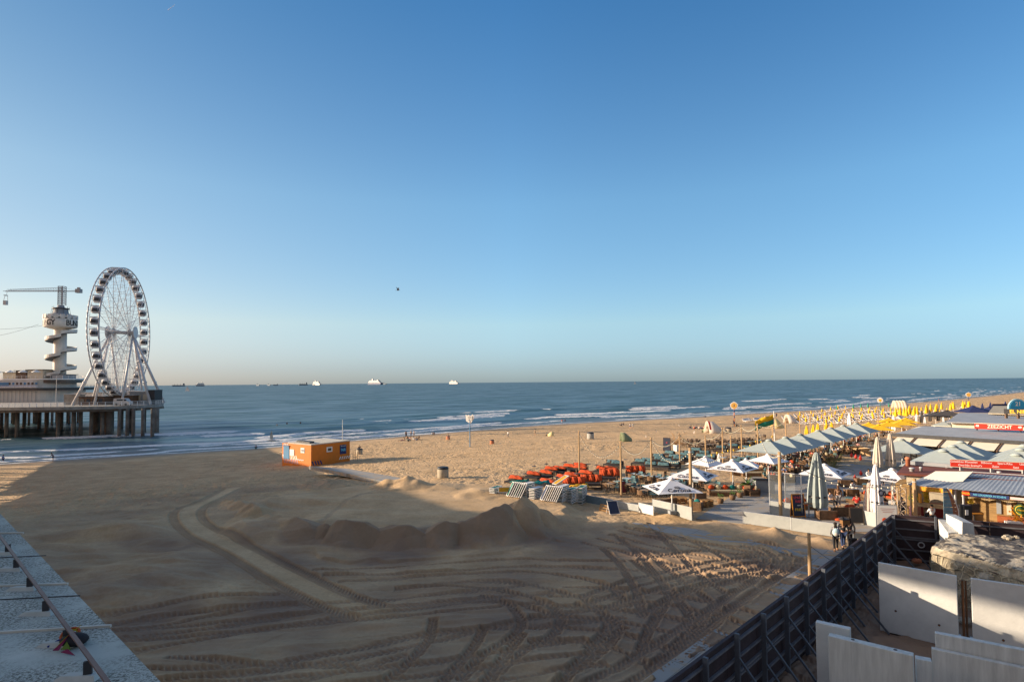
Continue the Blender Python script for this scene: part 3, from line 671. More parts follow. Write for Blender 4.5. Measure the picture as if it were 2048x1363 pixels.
for i in range(nst+1):
    t = i/nst; a = R(-140)+t*2*math.pi*2.5+ (0.55*math.sin(t*2*math.pi*5)); z_ = z0s+(z1s-z0s)*t
    ro = 6.4+0.5*math.cos(a*1.0)
    c_ = (math.cos(a), math.sin(a)); pi_ = Vector((2.7*c_[0],2.7*c_[1],z_)); po = Vector((ro*c_[0],ro*c_[1],z_))
    if prev:
        a_, b_ = prev; sp_.hexa([a_-Vector((0,0,.35)), b_-Vector((0,0,.35)), po-Vector((0,0,.35)), pi_-Vector((0,0,.35))],[a_,b_,po,pi_])
        rl_.hexa([b_*1.0+Vector((0,0,0)), b_*1.0+Vector((c_[0]*.15,c_[1]*.15,0)), po+Vector((c_[0]*.15,c_[1]*.15,0)), po],[b_+Vector((0,0,1.15)), b_+Vector((c_[0]*.15,c_[1]*.15,1.15)), po+Vector((c_[0]*.15,c_[1]*.15,1.15)), po+Vector((0,0,1.15))])
    prev = (pi_, po)
sp_.build('spiral_stair', M_DARK, tower); rl_.build('stair_parapet', M_TOWER, tower)
tower.scale = (.78,.78,1)
crane = thing('tower_crane', 'lattice jumping crane on top of the lookout tower with long thin jib', 'crane', (TC[0]+.4, TC[1], B0+tz(611)))
def cz(v): return tz(v)-tz(611)
c_ = MB(); H_ = cz(573)
for x_ in (-.9,.9):
    for y_ in (-.9,.9): c_.bar((x_,y_,0),(x_,y_,H_),.2)
nn = 9
for i in range(nn):
    a, b = H_*i/nn, H_*(i+1)/nn
    for (p, q) in (((-.9,-.9),(.9,-.9)),((.9,-.9),(.9,.9)),((.9,.9),(-.9,.9)),((-.9,.9),(-.9,-.9))): c_.bar((*p,a),(*q,b),.1); c_.bar((*p,b),(*q,b),.1)
c_.build('mast', M_GREY, crane)
j_ = MB(); zj = cz(583); x0, x1 = -23, 7.2
for y_ in (-.55,.55): j_.bar((x0,y_,zj+.25),(x1,y_,zj),.16)
j_.bar((x0+2,0,zj+.9),(0,0,zj+1.5),.14)
for i in range(22):
    a = x0+1+i; 
    for y_ in (-.55,.55): j_.bar((a,y_,zj+.2),(a+.5,0,zj+1.1),.07); j_.bar((a+.5,0,zj+1.1),(a+1,y_,zj+.2),.07)
j_.bar((x0+4,0,zj+1),(0,0,H_-.4),.06); j_.bar((x1-.5,0,zj),(0,0,H_-.3),.06); j_.build('jib', M_GREY, crane)
MB().box((x1-.6,0,zj+.1),(1.9,1.5,1.5)).box((x1-.6,0,zj+1.1),(.9,.7,.8)).build('counterweight', M_GREY, crane)
hk = MB(); hk.tube((x0+1.2,0,zj),(x0+.8,0,cz(590)),.06,n=4); hk.tube((x0+.8,-.5,cz(590)),(x0+.2,-.5,cz(602)),.09,n=4).tube((x0+.9,.5,cz(590)),(x0+1.0,.5,cz(602)),.09,n=4)
hk.box((x0+.6,0,cz(590)),(.9,1,.25)); hk.build('hoist_cable', M_GREY, crane)
MB().box((x0+.6,0,cz(605)),(1.1,1.1,1.7)).build('jump_basket', M_RAIL, crane)
zl = thing('zip_line', 'thin sagging cables running left from the lettered tower crown', 'cable', (TC[0],TC[1],B0+tz(650)))
for (dy, sg, ze) in ((-2,4,2),(2,1.2,1)):
    P = [(-7-40*t, dy, -sg*math.sin(math.pi*t*.9)*1.2+ze*0) for t in [i/16 for i in range(17)]]
    MB().path(P, .05, 3).build('cable', M_DARK, zl)
# --- pier bridge and boulevard block outside the frame to the left (they throw the long shadow)
pd = Vector((-.603,.798,0)); pn = Vector((-.798,-.603,0)); Q0 = Vector((-68,55,0))
def PQ(u, o=0): return Q0+pd*u+pn*o
br = thing('pier_bridge', 'two storey covered pier bridge running from the boulevard to the pier head', 'bridge', (Q0.x,Q0.y,0))
def pslab(name, u0, u1, z0, z1, m, par=br, wdt=9.0, o0=0.0):
    P = [PQ(u0,o0)-Q0, PQ(u1,o0)-Q0, PQ(u1,o0+wdt)-Q0, PQ(u0,o0+wdt)-Q0]
    MB().prism([(p.x,p.y) for p in P], z0, z1).build(name, m, par)
pslab('lower_deck', 28.5, 126, 4.3, 5.0, M_PIER); pslab('enclosure', 28.5, 126, 5.0, 13.0, M_WHITEW, o0=.4, wdt=8); pslab('roof', 28.5, 126, 13.0, 14.1, M_GREY)
pslab('link_deck', -8, 28.4, 5.4, 15.4, M_CREAM, wdt=8)
for i in range(14):
    for o_ in (1.0, 8): p = PQ(3+i*9.0, o_)-Q0; MB().tube((p.x,p.y,-8),(p.x,p.y,4.3 if i > 2 else 5.4),.55,n=8).build('pile', M_PILE, br, True)
blk = thing('boulevard_block', 'pale brick block beside the pier entrance with unseen roof screens added to shape sunlight', 'building', (Q0.x,Q0.y,0))
pslab('wall', -78, -8.1, -2, 15.7, M_CREAM, blk, 14); pslab('added_blocker_wall', -78, -50, 15.7, 20.5, M_CREAM, blk, 1, .5); pslab('added_blocker_wall', -50, -24.8, 15.7, 17.2, M_CREAM, blk, 1, .5); pslab('added_blocker_screen', -50, -24.8, 18.6, 20.5, M_GREY, blk, 1, .5)  # thin roof screens added out of view; their slit shapes the sun patches
pslab('added_blocker_slab', -24.7, -9, 17.5, 19.5, M_GREY, blk, .8, .5)  # added slab; the gap under it lets a sun patch through
pslab('added_blocker_end', -18, -9, 15.7, 17.5, M_CREAM, blk, 1, .5)  # added to close the end of that gap against the sun
for u in (-24.2,-21.0,-28,-34,-40,-46):
    p = PQ(u,1)-Q0; MB().box((p.x,p.y,17.3),(.25,.25,3.1)).build('post', M_RAIL, blk)  # props for the added roof screens
# ================================================================ SHIPS
def ship(u, Y, L, H, hullm, topm, label, cat, name, kind, face=1):
    z = SEAZ; p = PD(u, 762, Y); t = thing(name, label, cat, (p.x, p.y, z), 0)
    sc = L/100.0; hb = MB(); hh = H*(.3 if kind == 'cruise' else .45)
    hb.prism([(-50*sc,0),(44*sc,0),(50*sc,hh),(-50*sc,hh*.9)], -9*sc, 9*sc, Matrix.Rotation(R(90),4,'X')); hb.build('hull', hullm, t)
    if kind == 'cruise':
        for k, (a, b) in enumerate(((-47,40),(-45,34),(-43,31),(-40,28))):
            z0 = hh+(H*.6-hh)*k/4*1.2; MB().box(((a+b)/2*sc,0,z0+H*.05),((b-a)*sc,16*sc,H*.095)).build('deck_level', topm, t)
        for k in range(3): MB().box((-5*sc,-8.2*sc,hh+H*(.06+.1*k)),(66*sc,.3*sc,H*.02)).build('window_row', M_GREY, t)
        MB().prism([(-24*sc,H*.62),(-14*sc,H*.62),(-18*sc,H),(-24*sc,H*.95)],-4*sc,4*sc,Matrix.Rotation(R(90),4,'X')).build('funnel', topm, t)
        MB().box((20*sc,0,H*.72),(8*sc,12*sc,H*.14)).build('bridge', topm, t); MB().tube((22*sc,0,H*.75),(22*sc,0,H*1.02),.6*sc,n=5).build('mast', topm, t)
    else:
        MB().box((-38*sc,0,hh+H*.25),(14*sc,14*sc,H*.5)).build('wheelhouse', topm, t)
        for k in (-15,8,28): MB().tube((k*sc,0,hh),(k*sc,0,hh+H*.35),1.2*sc,n=5).build('mast', topm, t)
    t.rotation_euler.z = R(-38) if face > 0 else R(180+38)
    t.scale = (1.25,1,1)
    return t
M_SHW = mat('ship_white', (0.56,0.55,0.53), .5, .05, .02); M_SHD = mat('ship_dark', (0.10,0.14,0.19), .6, .1, .02); M_SHB = mat('ship_navy', (0.03,0.06,0.14), .5, .1, .02)
Ys = 7000; k_ = Ys/F
ship(357, Ys, 19*k_, 6*k_, M_SHD, M_SHD, 'dark tanker low on the horizon, first ship right of the big wheel', 'ship', 'tanker', 'cargo', -1)
ship(400, Ys, 13*k_, 9*k_, M_SHD, M_SHW, 'white and dark ferry on the horizon right of the sailboat', 'ship', 'ferry', 'cruise', -1)
ship(516, Ys, 9*k_, 4*k_, M_SHD, M_SHD, 'tiny dark freighter on the horizon, leftmost of the close trio', 'ship', 'freighter', 'cargo')
ship(538, Ys, 9*k_, 4*k_, M_SHD, M_SHD, 'tiny dark freighter in the middle of the close trio on the horizon', 'ship', 'freighter', 'cargo')
ship(551, Ys, 8*k_, 3.6*k_, M_SHD, M_SHD, 'tiny dark freighter, rightmost of the close trio on the horizon', 'ship', 'freighter', 'cargo', -1)
ship(606, Ys, 14*k_, 6*k_, M_SHD, M_SHD, 'small dark coaster just left of the white cruise ship', 'ship', 'coaster', 'cargo', -1)
ship(634, Ys, 20*k_, 10*k_, M_SHW, M_SHW, 'compact white cruise ship above the left side of the orange cabin', 'ship', 'cruise_ship', 'cruise')
ship(751, Ys, 33*k_, 12*k_, M_SHB, M_SHW, 'largest cruise ship on the horizon, white decks over a navy hull', 'ship', 'cruise_ship', 'cruise')
ship(770, Ys*1.01, 8*k_, 4.5*k_, M_SHD, M_SHD, 'small dark boat touching the bow of the largest cruise ship', 'ship', 'tug_boat', 'cargo')
ship(908, Ys, 19*k_, 8*k_, M_SHW, M_SHW, 'white cruise ship furthest right on the horizon', 'ship', 'cruise_ship', 'cruise')
def sail(u, v, Yd, h, label):
    p = PD(u, v, Yd); t = thing('sailboat', label, 'sailboat', (p.x,p.y,SEAZ+.1))
    MB().prism([(-.4*h,.0),(.35*h,0),(.45*h,.1*h),(-.42*h,.08*h)],-.1*h,.1*h,Matrix.Rotation(R(90),4,'X')).build('hull', M_WHITE, t)
    MB().tube((0,0,0),(0,0,h*1.1),.015*h).build('mast', M_RAIL, t)
    MB().prism([(-.03*h,.12*h),(-.38*h,.14*h),(-.03*h,h)],-.01*h,.01*h,Matrix.Rotation(R(90),4,'X')).build('main_sail', M_SHW, t)
    MB().prism([(.03*h,.12*h),(.36*h,.12*h),(.03*h,.85*h)],-.01*h,.01*h,Matrix.Rotation(R(90),4,'X')).build('jib_sail', M_SHW, t)
sail(375, 778, 1400, 13, 'small white sailboat below the horizon right of the pier'); 
sail(1270, 766, 3000, 14, 'lone tiny white sail on the horizon right of centre')
# ================================================================ BIRDS
M_GULL = mat('gull_white', (0.75,0.74,0.72), .8, .05); M_BIRD = mat('dark_feathers', (0.06,0.06,0.07), .8, .1)
def bird(p, span, m, label, up, rz, roll=0.0, fold=0.3):
    t = thing('seagull', label, 'bird', p, rz); b = MB(); L = span*.42
    b.lathe([(.002,-L/2),(span*.03,-L*.35),(span*.055,-L*.1),(span*.05,L*.15),(span*.032,L*.33),(span*.03,L*.40),(.004,L*.5)], 8)
    b.v = [(v[2], v[1], v[0]) for v in b.v]; b.build('body', m, t, True)
    for s_ in (-1, 1):
        a = up if s_ > 0 else up*fold+0.0
        e1 = (0, s_*span*.24*math.cos(a), span*.24*math.sin(a)); e2 = (-span*.06, s_*span*(.24*math.cos(a)+.27*math.cos(a*.7)), span*(.24*math.sin(a)+.27*math.sin(a*.7)))
        c = span*.075; w_ = MB()
        w_.hexa([(-c,0,0),(c,0,0),(c*1.1,e1[1],e1[2]),(-c*.7,e1[1],e1[2])],[(-c,0,.02*span),(c,0,.02*span),(c*1.1,e1[1],e1[2]+.014*span),(-c*.7,e1[1],e1[2]+.014*span)])
        w_.hexa([(-c*.7,e1[1],e1[2]),(c*1.1,e1[1],e1[2]),(e2[0]+c*.1,e2[1],e2[2]),(e2[0]-c*.15,e2[1],e2[2])],[(-c*.7,e1[1],e1[2]+.014*span),(c*1.1,e1[1],e1[2]+.014*span),(e2[0]+c*.1,e2[1],e2[2]+.008*span),(e2[0]-c*.15,e2[1],e2[2]+.008*span)])
        w_.build('wing', m, t)
    tl = MB(); tl.prism([(-L*.5,-.02*span),(-L*.5,.02*span),(-L*.75,.06*span),(-L*.75,-.06*span)],-.006*span,.006*span).build('tail', m, t)
    return t
bird(PD(796,580,60), .95, M_BIRD, 'dark bird flying high over the sea with wings raised in a V', R(55), R(-10), fold=.7)
bird(PD(544,880,36), 1.35, M_GULL, 'white gull gliding low left of the orange cabin, one wing raised', R(78), R(-178), fold=.12)
ct = thing('contrail', 'short faint white streak high in the upper left sky', 'contrail', PD(342,15,5000), 0)
a_, b_ = PD(336,21,5000)-PD(342,15,5000), PD(350,9,5000)-PD(342,15,5000)
MB().tube(a_, b_, 5, 2.5, n=8).build('vapour_streak', mat('vapour', (.8,.82,.85), .9, 0, alpha=.22), ct, True)
# ================================================================ ORANGE BEACH CABIN
nc = PG(622, 932); CA = Vector((-.82,.57,0)); CB = Vector((.57,.82,0)); CL = 7.6; CW = 7.5; CH = 3.25
cab = thing('lifeguard_cabin', 'orange flat roofed beach cabin with blue shutter and white stripes', 'cabin', nc)
c4 = [Vector((0,0,0)), CB*CW, CB*CW+CA*CL, CA*CL]
MB().prism([(p.x,p.y) for p in c4], -0.6, CH).build('wall', M_ORANGE, cab)
def off(p, q): return (p.x*q, p.y*q)
cc = (c4[0]+c4[2])/2
MB().prism([((p.x-cc.x)*1.015+cc.x, (p.y-cc.y)*1.015+cc.y) for p in [Vector((0,0,0)), CB*CW, CB*CW+CA*(CL-1.6), CA*(CL-1.6)]], CH, CH+.16).build('roof', mat('roof_felt', (0.52,0.48,0.40), .9, .1, .8), cab)
MB().prism([(p.x,p.y) for p in [CA*1.2+CB*.6, CA*1.4+CB*1.6, CA*5.3+CB*2.2, CA*5.2+CB*1.0]], CH+.163, CH+.42).build('solar_panel', M_DARK, cab)
NL = Vector((-CB.x,-CB.y,0)); NR = Vector((-CA.x,-CA.y,0))       # outward normals: left face, right face
def onL(a, z, wd, h, name, m, d=.03, par=cab):
    c = CA*a+NL*(d/2+.002); M = Matrix.Translation((c.x,c.y,z)) @ Matrix.Rotation(math.atan2(CA.y,CA.x),4,'Z'); return MB().box((0,0,0),(wd,d,h),0,M).build(name, m, par)
def onR(a, z, wd, h, name, m, d=.03, par=cab):
    c = CB*a+NR*(d/2+.002); M = Matrix.Translation((c.x,c.y,z)) @ Matrix.Rotation(math.atan2(CB.y,CB.x),4,'Z'); return MB().box((0,0,0),(wd,d,h),0,M).build(name, m, par)
onL(6.4,1.75,1.5,2.0,'shutter',M_BLUE,.08); onL(6.4,2.85,1.7,.12,'shutter_box',M_BLUE,.2)
onL(4.9,1.85,1.15,1.0,'window',M_WHITE,.06); w2_ = onL(2.1,2.35,.95,.8,'window_frame',M_WHITE,.06); onL(2.1,2.35,.6,.3,'pane',M_GREY,.1,w2_)
w3_ = onR(3.4,2.3,1.1,.8,'window_frame',M_WHITE,.06); onR(3.4,2.3,.65,.42,'pane',M_GLASSD,.1,w3_)
onR(6.1,2.05,1.25,1.5,'sign_board',M_NAVY,.05)
text('sign_text','BLAGGE',.27,M_WHITE,frame(CB*6.1+NR*.07+Vector((0,0,2.6)),CB,NR),cab,.006)
text('sign_number','968',.62,mat('sky_blue_paint',(.15,.5,.7),.6,0),frame(CB*6.1+NR*.07+Vector((0,0,1.95)),CB,NR),cab,.006,.01)
text('fascia_text','STRAND POST',.34,M_WHITE,frame(CA*6.5+NL*.02+Vector((0,0,3.08)),-CA,NL),cab,.01,.008,sx=.62)
text('wall_text','reddingsbrigade',.3,M_WHITE,frame(CA*2.8+NL*.02+Vector((0,0,.85)),-CA,NL),cab,.01,.008)
def stripe(base_, dr, nr, a, z0, h, wd, lean, m):
    P = [dr*a, dr*(a+wd), dr*(a+wd+lean), dr*(a+lean)]; o1 = nr*.003; o2 = nr*.012
    bt = [P[0]+o1+Vector((0,0,z0)),P[1]+o1+Vector((0,0,z0)),P[1]+o2+Vector((0,0,z0)),P[0]+o2+Vector((0,0,z0))]
    tp = [P[3]+o1+Vector((0,0,z0+h)),P[2]+o1+Vector((0,0,z0+h)),P[2]+o2+Vector((0,0,z0+h)),P[3]+o2+Vector((0,0,z0+h))]
    base_.hexa(bt,tp)
s1 = MB(); s2 = MB(); s3 = MB(); s4 = MB()
for i in range(9): stripe(s1,CA,NL,3.5+i*.44,.75,.65,.2,.28,0); stripe(s2,CA,NL,3.25+i*.44,.1,.65,.2,.25,0)
for i in range(5): stripe(s3,CB,NR,5.3+i*.45,.45,.45,.2,.25,0)
for i in range(4): stripe(s4,CB,NR,.35+i*.5,.1,.65,.26,-.28,0)
s1.build('warning_stripes',M_WHITE,cab); s2.build('lower_stripes',mat('faded_blue_stripe',(.38,.3,.42),.7,.1),cab); s3.build('side_stripes',M_WHITE,cab); s4.build('navy_stripes',M_NAVY,cab)
MB().tube((*off(CB,6.0),CH),(*off(CB,6.0),CH+3.6),.05,.04).build('mast', M_WHITE, cab)
cs = MB(); q = CB*CW+CB*.5
for i in range(3): p = q+NR*(.2+i*.55); cs.box((p.x,p.y,.75),(.05,.05,1.5))
cs.bar(q+NR*.2+Vector((0,0,.6)),q+NR*1.3+Vector((0,0,.6)),.05); cs.build('side_rack', M_DARK, cab)
# ================================================================ BEACH FURNITURE
M_BARR = mat('barrel_concrete', (0.36,0.31,0.23), .9, .12, 2, .4)
def bin_(u, v, h, label, col=None, ut=0):
    p = PG(u, v); t = thing('litter_bin', label, 'litter bin', p); MB().lathe([(.46*h,-.1),(.5*h,.1*h),(.5*h,.78*h),(.47*h,.8*h)],18).build('barrel', col or M_BARR, t, True)
    MB().lathe([(.5*h,.80*h),(.52*h,.86*h),(.45*h,.97*h),(.3*h,1.0*h),(.2*h,1.0*h)],18).build('lid', M_DARK, t, True); return t
bin_(886,955,1.25,'round concrete litter bin with dark lid below the blue mast')
bin_(719,908,1.15,'round concrete litter bin just right of the orange cabin')
bin_(1181,877,1.5,'tall grey ribbed litter bin standing alone on the open beach', mat('grey_barrel',(.33,.33,.31),.8,.15,2))
bin_(896,878,.95,'small terracotta litter bin near the blue mast', mat('terracotta',(.45,.17,.09),.8,.1))
bin_(1457,866,1.3,'sandy coloured litter bin in front of the striped tents')
bin_(1630,840,1.2,'litter bin between the rows of white sun loungers')
bin_(984,887,.9,'small red and white litter bin in the middle of the sand', mat('terracotta',(.45,.17,.09),.8,.1))
M_OCH = mat('ochre_paint', (.6,.36,.08), .7, .1)
def sign_post(u, vb, vt, m, label, disc, twin=False):
    p = PG(u, vb); h = (vb-vt)/F*p.y; t = thing('beach_sign', label, 'beach sign', p, R(-20))
    MB().tube((0,0,-.2),(0,0,h),.11,.09).build('pole', m, t)
    if disc == 'tri':
        for a, b in (((-.55,h+.1),(.5,h+.45)),((-.45,h+.75),(.45,h-.05))):
            MB().bar((a[0],-.1,a[1]),(b[0],-.1,b[1]),.06,.55).build('panel', M_WHITE, t)
        MB().prism([(-.85,h-.4),(.15,h-.9),(.95,h+.2),(.7,h+1.0),(-.2,h+.45),(-.95,h+1.0)],-.03,.03,Matrix.Rotation(R(90),4,'X')).build('board', M_WHITE, t)
    else:
        MB().tube((0,-.06,h+.2),(0,.06,h+.2),1.0,n=24).build('disc', M_WHITE, t); MB().tube((0,-.09,h+.2),(0,-.07,h+.2),(.82 if disc is M_OCH else .5),n=20).build('emblem', disc, t)
        for a in range(5):
            t_ = R(90+a*72); MB().tube((1.0*math.cos(t_),-.04,h+.2+1.0*math.sin(t_)),(1.0*math.cos(t_),.04,h+.2+1.0*math.sin(t_)),.14,n=10).build('edge_bulge', M_WHITE, t)
    return t
sign_post(940, 893, 838, M_BLUE, 'blue mast with tilted white boards on the open sand', 'tri')
M_OCH = mat('ochre_paint', (.6,.36,.08), .7, .1)
t = sign_post(1469, 852, 812, mat('mast_orange',(.6,.2,.05),.6,0), 'orange and blue banded mast with ochre disc near the waterline', M_OCH)
for k in range(4): MB().tube((0,0,.7+k*1.6),(0,0,1.4+k*1.6),.13).build('blue_band', M_NAVY, t)
sign_post(1761, 826, 801, mat('mast_green',(.02,.2,.15),.6,0), 'green mast with white disc and yellow emblem above the loungers', M_YEL)
sign_post(1938, 815, 790, M_NAVY, 'navy mast with yellow and white disc at the far right beach', M_OCH)
def tent(u, v, wd, h, m, label, stripes=None, side=1):
    p = PG(u, v); t = thing('beach_tent', label, 'beach tent', p, 0); n = 12
    def arc(sc, x, ys=1.0): return [(x+.25*sc*math.sin(math.pi*i/n)*0, (-.5+i/n)*wd*.9*ys, h*sc*math.sin(math.pi*i/n)**.8) for i in range(n+1)]
    A = arc(1.0, -wd*.28*side); B = arc(.95, wd*.05*side); C = arc(.35, wd*.5*side, .7)
    m_ = MB(); vs = A+B+C; k = n+1; fs = [(r*k+i, r*k+i+1, (r+1)*k+i+1, (r+1)*k+i) for r in range(2) for i in range(n)]
    m_.add(vs, fs); o = m_.build('canopy', m, t, True); sm = o.modifiers.new('thick', 'SOLIDIFY'); sm.thickness = .03
    if stripes:
        for (a, b) in stripes:
            q = MB(); ss = [(x-.04*side if 0 else x, y*1.01, z*1.02+.02) for (x,y,z) in A]; s2_ = [(x, y*1.01, z*1.02+.02) for (x,y,z) in B]
            for i in range(n):
                def L_(P, Q_, f): return tuple(P[j]+(Q_[j]-P[j])*f for j in range(3))
                q.add([L_(ss[i],s2_[i],a),L_(ss[i+1],s2_[i+1],a),L_(ss[i+1],s2_[i+1],b),L_(ss[i],s2_[i],b)],[(0,1,2,3)])
            q.build('stripe', M_RED, t)
    return t
M_TW = mat('tent_white', (.66,.6,.52), .8, .06); M_TG = mat('tent_olive', (.20,.24,.14), .8, .1); M_TY = mat('tent_yellow', (.62,.52,.26), .8, .1)
tent(1249,882,2.6,1.7,M_TG,'green and grey half shell beach tent on open sand')
tent(1103,871,1.9,1.15,M_TY,'pale yellow dome tent with a person lying beside it',side=-1)
tent(1424,866,4.2,2.7,M_TW,'large red and white striped windbreak tent near the seated groups',[(0.1,.42)])
tent(1413,864,1.8,1.5,M_TG,'olive tent tucked left of the red striped tent',side=-1)
tent(1538,852,4.0,2.7,M_TW,'red and white striped windbreak right of the yellow green flag',[(0.0,.35)])
tent(1552,856,3.2,2.5,M_TY,'pale dome tent overlapping the right striped windbreak')
tent(1580,846,4.2,2.6,M_TW,'cream windbreak tent at the left end of the lounger rows')
tent(1528,852,1.6,1.7,mat('wicker_dark',(.13,.09,.06),.8,.2),'dark round tent mouth left of the flag pole',side=-1)
for i,u in enumerate((1792,1798,1804,1810)): tent(u,818,4.0,4.0,M_TW,'white beach cabin tent, number %s from the left of the far row by the water' % ('one','two','three','four')[i])
fp = PG(1549,881); fl = thing('flag_pole','white pole flying a yellow and green flag over the far terrace','flag pole',fp); hfl = (881-822)/F*fp.y
MB().tube((0,0,0),(0,0,hfl),.09,.06).build('pole',M_WHITE,fl)
for k,(m,z) in enumerate(((M_YEL,0),(M_GREEN,-.85))):
    g = MB(); n = 8; vs = []
    for i in range(n+1):
        x = -i*.42; zz = hfl-.5+z-.14*i-.10*math.sin(i*1.1); yy = .18*math.sin(i*1.3)
        vs += [(x,yy,zz),(x,yy+.03*math.sin(i),zz-.85)]
    g.add(vs,[(2*i,2*i+1,2*i+3,2*i+2) for i in range(n)]); o = g.build('flag_stripe',m,fl,True); sm = o.modifiers.new('thick','SOLIDIFY'); sm.thickness = .02
# ================================================================ WOODEN POLES with light strings
POLES = []
def wpole(u, vt, vb, label, r=.11, z=None):
    p = PG(u, vb) if z is None else PW(u, vb, z); h = (vb-vt)/F*p.y; t = thing('wooden_pole', label, 'pole', p, 0, 'tall wooden poles around the terraces')
    sq = MB(); sq.lathe([(r,-.3),(r*1.02,h*.5),(r*.9,h)],7); sq.build('shaft', M_WOOD, t, False)
    if r > .1: MB().lathe([(r*1.12,h*.93),(r*1.12,h*.95)],7).build('collar', M_RAIL, t)
    POLES.append((p, h)); return t
pole_list = [(1158.5,861,949,'wooden pole behind the orange cushioned daybeds'),(1242.6,884,993,'wooden pole rising at the grey windscreen by the leaning pallet'),(1303.5,875,965,'wooden pole among teal chairs left of the nearest logo parasol'),
 (1360,866,936,'slim wooden pole beside the potted dead palm'),(1382.7,897,1030,'thick near wooden pole at the end of the grey windscreen'),(1412,871,938,'wooden pole behind the small plain white parasol'),
 (1446,855,925,'wooden pole just left of the third logo parasol'),(1463.5,872,962,'wooden pole passing behind the third logo parasol peak'),(1484,850,916,'wooden pole left of the grey parasol row'),
 (1516.7,847,934,'wooden pole crossing the first grey parasol'),(1546,850,882,'wooden pole directly left of the flag pole'),(1572,840,878,'wooden pole behind the second grey parasol peak'),(1600,830,870,'wooden pole left of the closed yellow parasols'),
 (1621,829,864,'wooden pole between two closed yellow parasols'),(1648,827,858,'wooden pole behind the fourth grey parasol'),(1669,825,856,'wooden pole in front of the lounger field'),(1687,830,852,'reddish wooden pole above the grey parasol row'),
 (1562,905,1035,'thick near wooden pole before the glass windbreak'),(1757.5,820,870,'wooden pole right of the yellow open parasols'),(1832,958,1062,'thick wooden pole before the bar front'),(1621,1068,1185,'short weathered post on the sand beside the plank fence')]
for k,(u,vt,vb,l) in enumerate(pole_list):
    wpole(u,vt,vb,l,.13 if k in (4,17,19) else .085)
def lights(i, j, sag, label, n=22):
    (p, h), (q, g) = POLES[i], POLES[j]; a = p+Vector((0,0,h*.96)); b = q+Vector((0,0,g*.96)); t = thing('string_lights', label, 'string lights', a, 0, 'festoon light strings between poles')
    P = []
    for k in range(n+1): f = k/n; v = a.lerp(b, f)-a; v.z -= sag*4*f*(1-f); P.append(v)
    MB().path(P, .02, 4).build('cable', M_DARK, t); bl = MB()
    for v in P[1:-1]: bl.ball((v.x,v.y,v.z-.08), .055, 6, 4)
    bl.build('bulbs', mat('frosted_bulb',(.75,.68,.5),.3,0), t)
for i,j,s_,l in ((0,1,1.9,'light string sagging over the orange daybeds'),(1,2,1.2,'light string from the windscreen pole to the teal chairs'),(2,3,1.0,'light string over the teal loungers'),(3,5,.9,'light string from the dead palm pole towards the plain white parasol'),
  (4,2,1.5,'light string from the thick near pole going back left'),(5,6,.6,'light string over the dark chairs'),(6,8,.6,'light string left of the grey parasols'),(8,9,.6,'light string before the first grey parasol'),(9,11,.6,'light string over the grey parasol row'),
  (4,7,1.6,'light string from the thick near pole across the third logo parasol'),(17,9,1.4,'light string from the glass windbreak pole going back'),(19,17,1.3,'light string between the bar pole and the glass windbreak pole')): lights(i,j,s_,l)
# ================================================================ TERRACE paving
def paving(name, pix, z, m, lift=0.0):
    P = [PW(u, v, z) for u, v in pix]; MB().prism([(p.x, p.y) for p in P], z-.12, z+lift).build(name, m).__setitem__('kind', 'structure')
def pave_mat(name, col, sx, sy, rz):
    m = bpy.data.materials.new(name); m.use_nodes = True; n = m.node_tree; b = n.nodes['Principled BSDF']; b.inputs['Roughness'].default_value = .9
    tc = n.nodes.new('ShaderNodeTexCoord').outputs['Object']; mp = n.nodes.new('ShaderNodeMapping'); mp.inputs['Rotation'].default_value = (0,0,rz); n.links.new(tc, mp.inputs[0])
    br = n.nodes.new('ShaderNodeTexBrick'); n.links.new(mp.outputs[0], br.inputs[0]); br.inputs['Scale'].default_value = 1; br.inputs['Brick Width'].default_value = sx; br.inputs['Row Height'].default_value = sy; br.inputs['Mortar Size'].default_value = .02
    br.inputs['Color1'].default_value = (*col,1); br.inputs['Color2'].default_value = (*[c*.86 for c in col],1); br.inputs['Mortar'].default_value = (*[c*.5 for c in col],1); br.offset = 0.0
    sd = ramp(n, noise(n, tc, .7, 6, .7), [(.50, 0.0), (.62, .75)]); c = mixc(n, sd, br.outputs[0], (.36,.265,.165)); n.links.new(c, b.inputs['Base Color'])
    return m
M_PAVE = pave_mat('terrace_paving', (.30,.29,.27), 2.0, 2.0, .7); M_BOARDW = pave_mat('boardwalk_slabs', (.31,.30,.28), 2.0, 2.0, .75)
paving('terrace_floor', [(1392,1036),(1478,982),(1500,955),(1560,930),(1640,895),(1700,868),(1790,868),(1850,905),(2090,960),(2090,1060),(1790,1064),(1700,1062),(1486,1046)], 0.035, M_PAVE)
paving('boardwalk_path', [(1250,1042),(1420,1060),(1560,1066),(1700,1088),(1790,1075),(1800,1040),(1830,1050),(1650,1145),(1560,1230),(1380,1400),(1150,1500),(1280,1363),(1440,1250),(1560,1160),(1628,1118),(1500,1090),(1360,1072)], -0.01, M_BOARDW)
paving('plate_path', [(618,936),(700,942),(790,958),(870,977),(1000,992),(1040,1000),(1030,1006),(930,996),(850,987),(760,966),(680,948)], -0.35, M_BOARDW, .30)
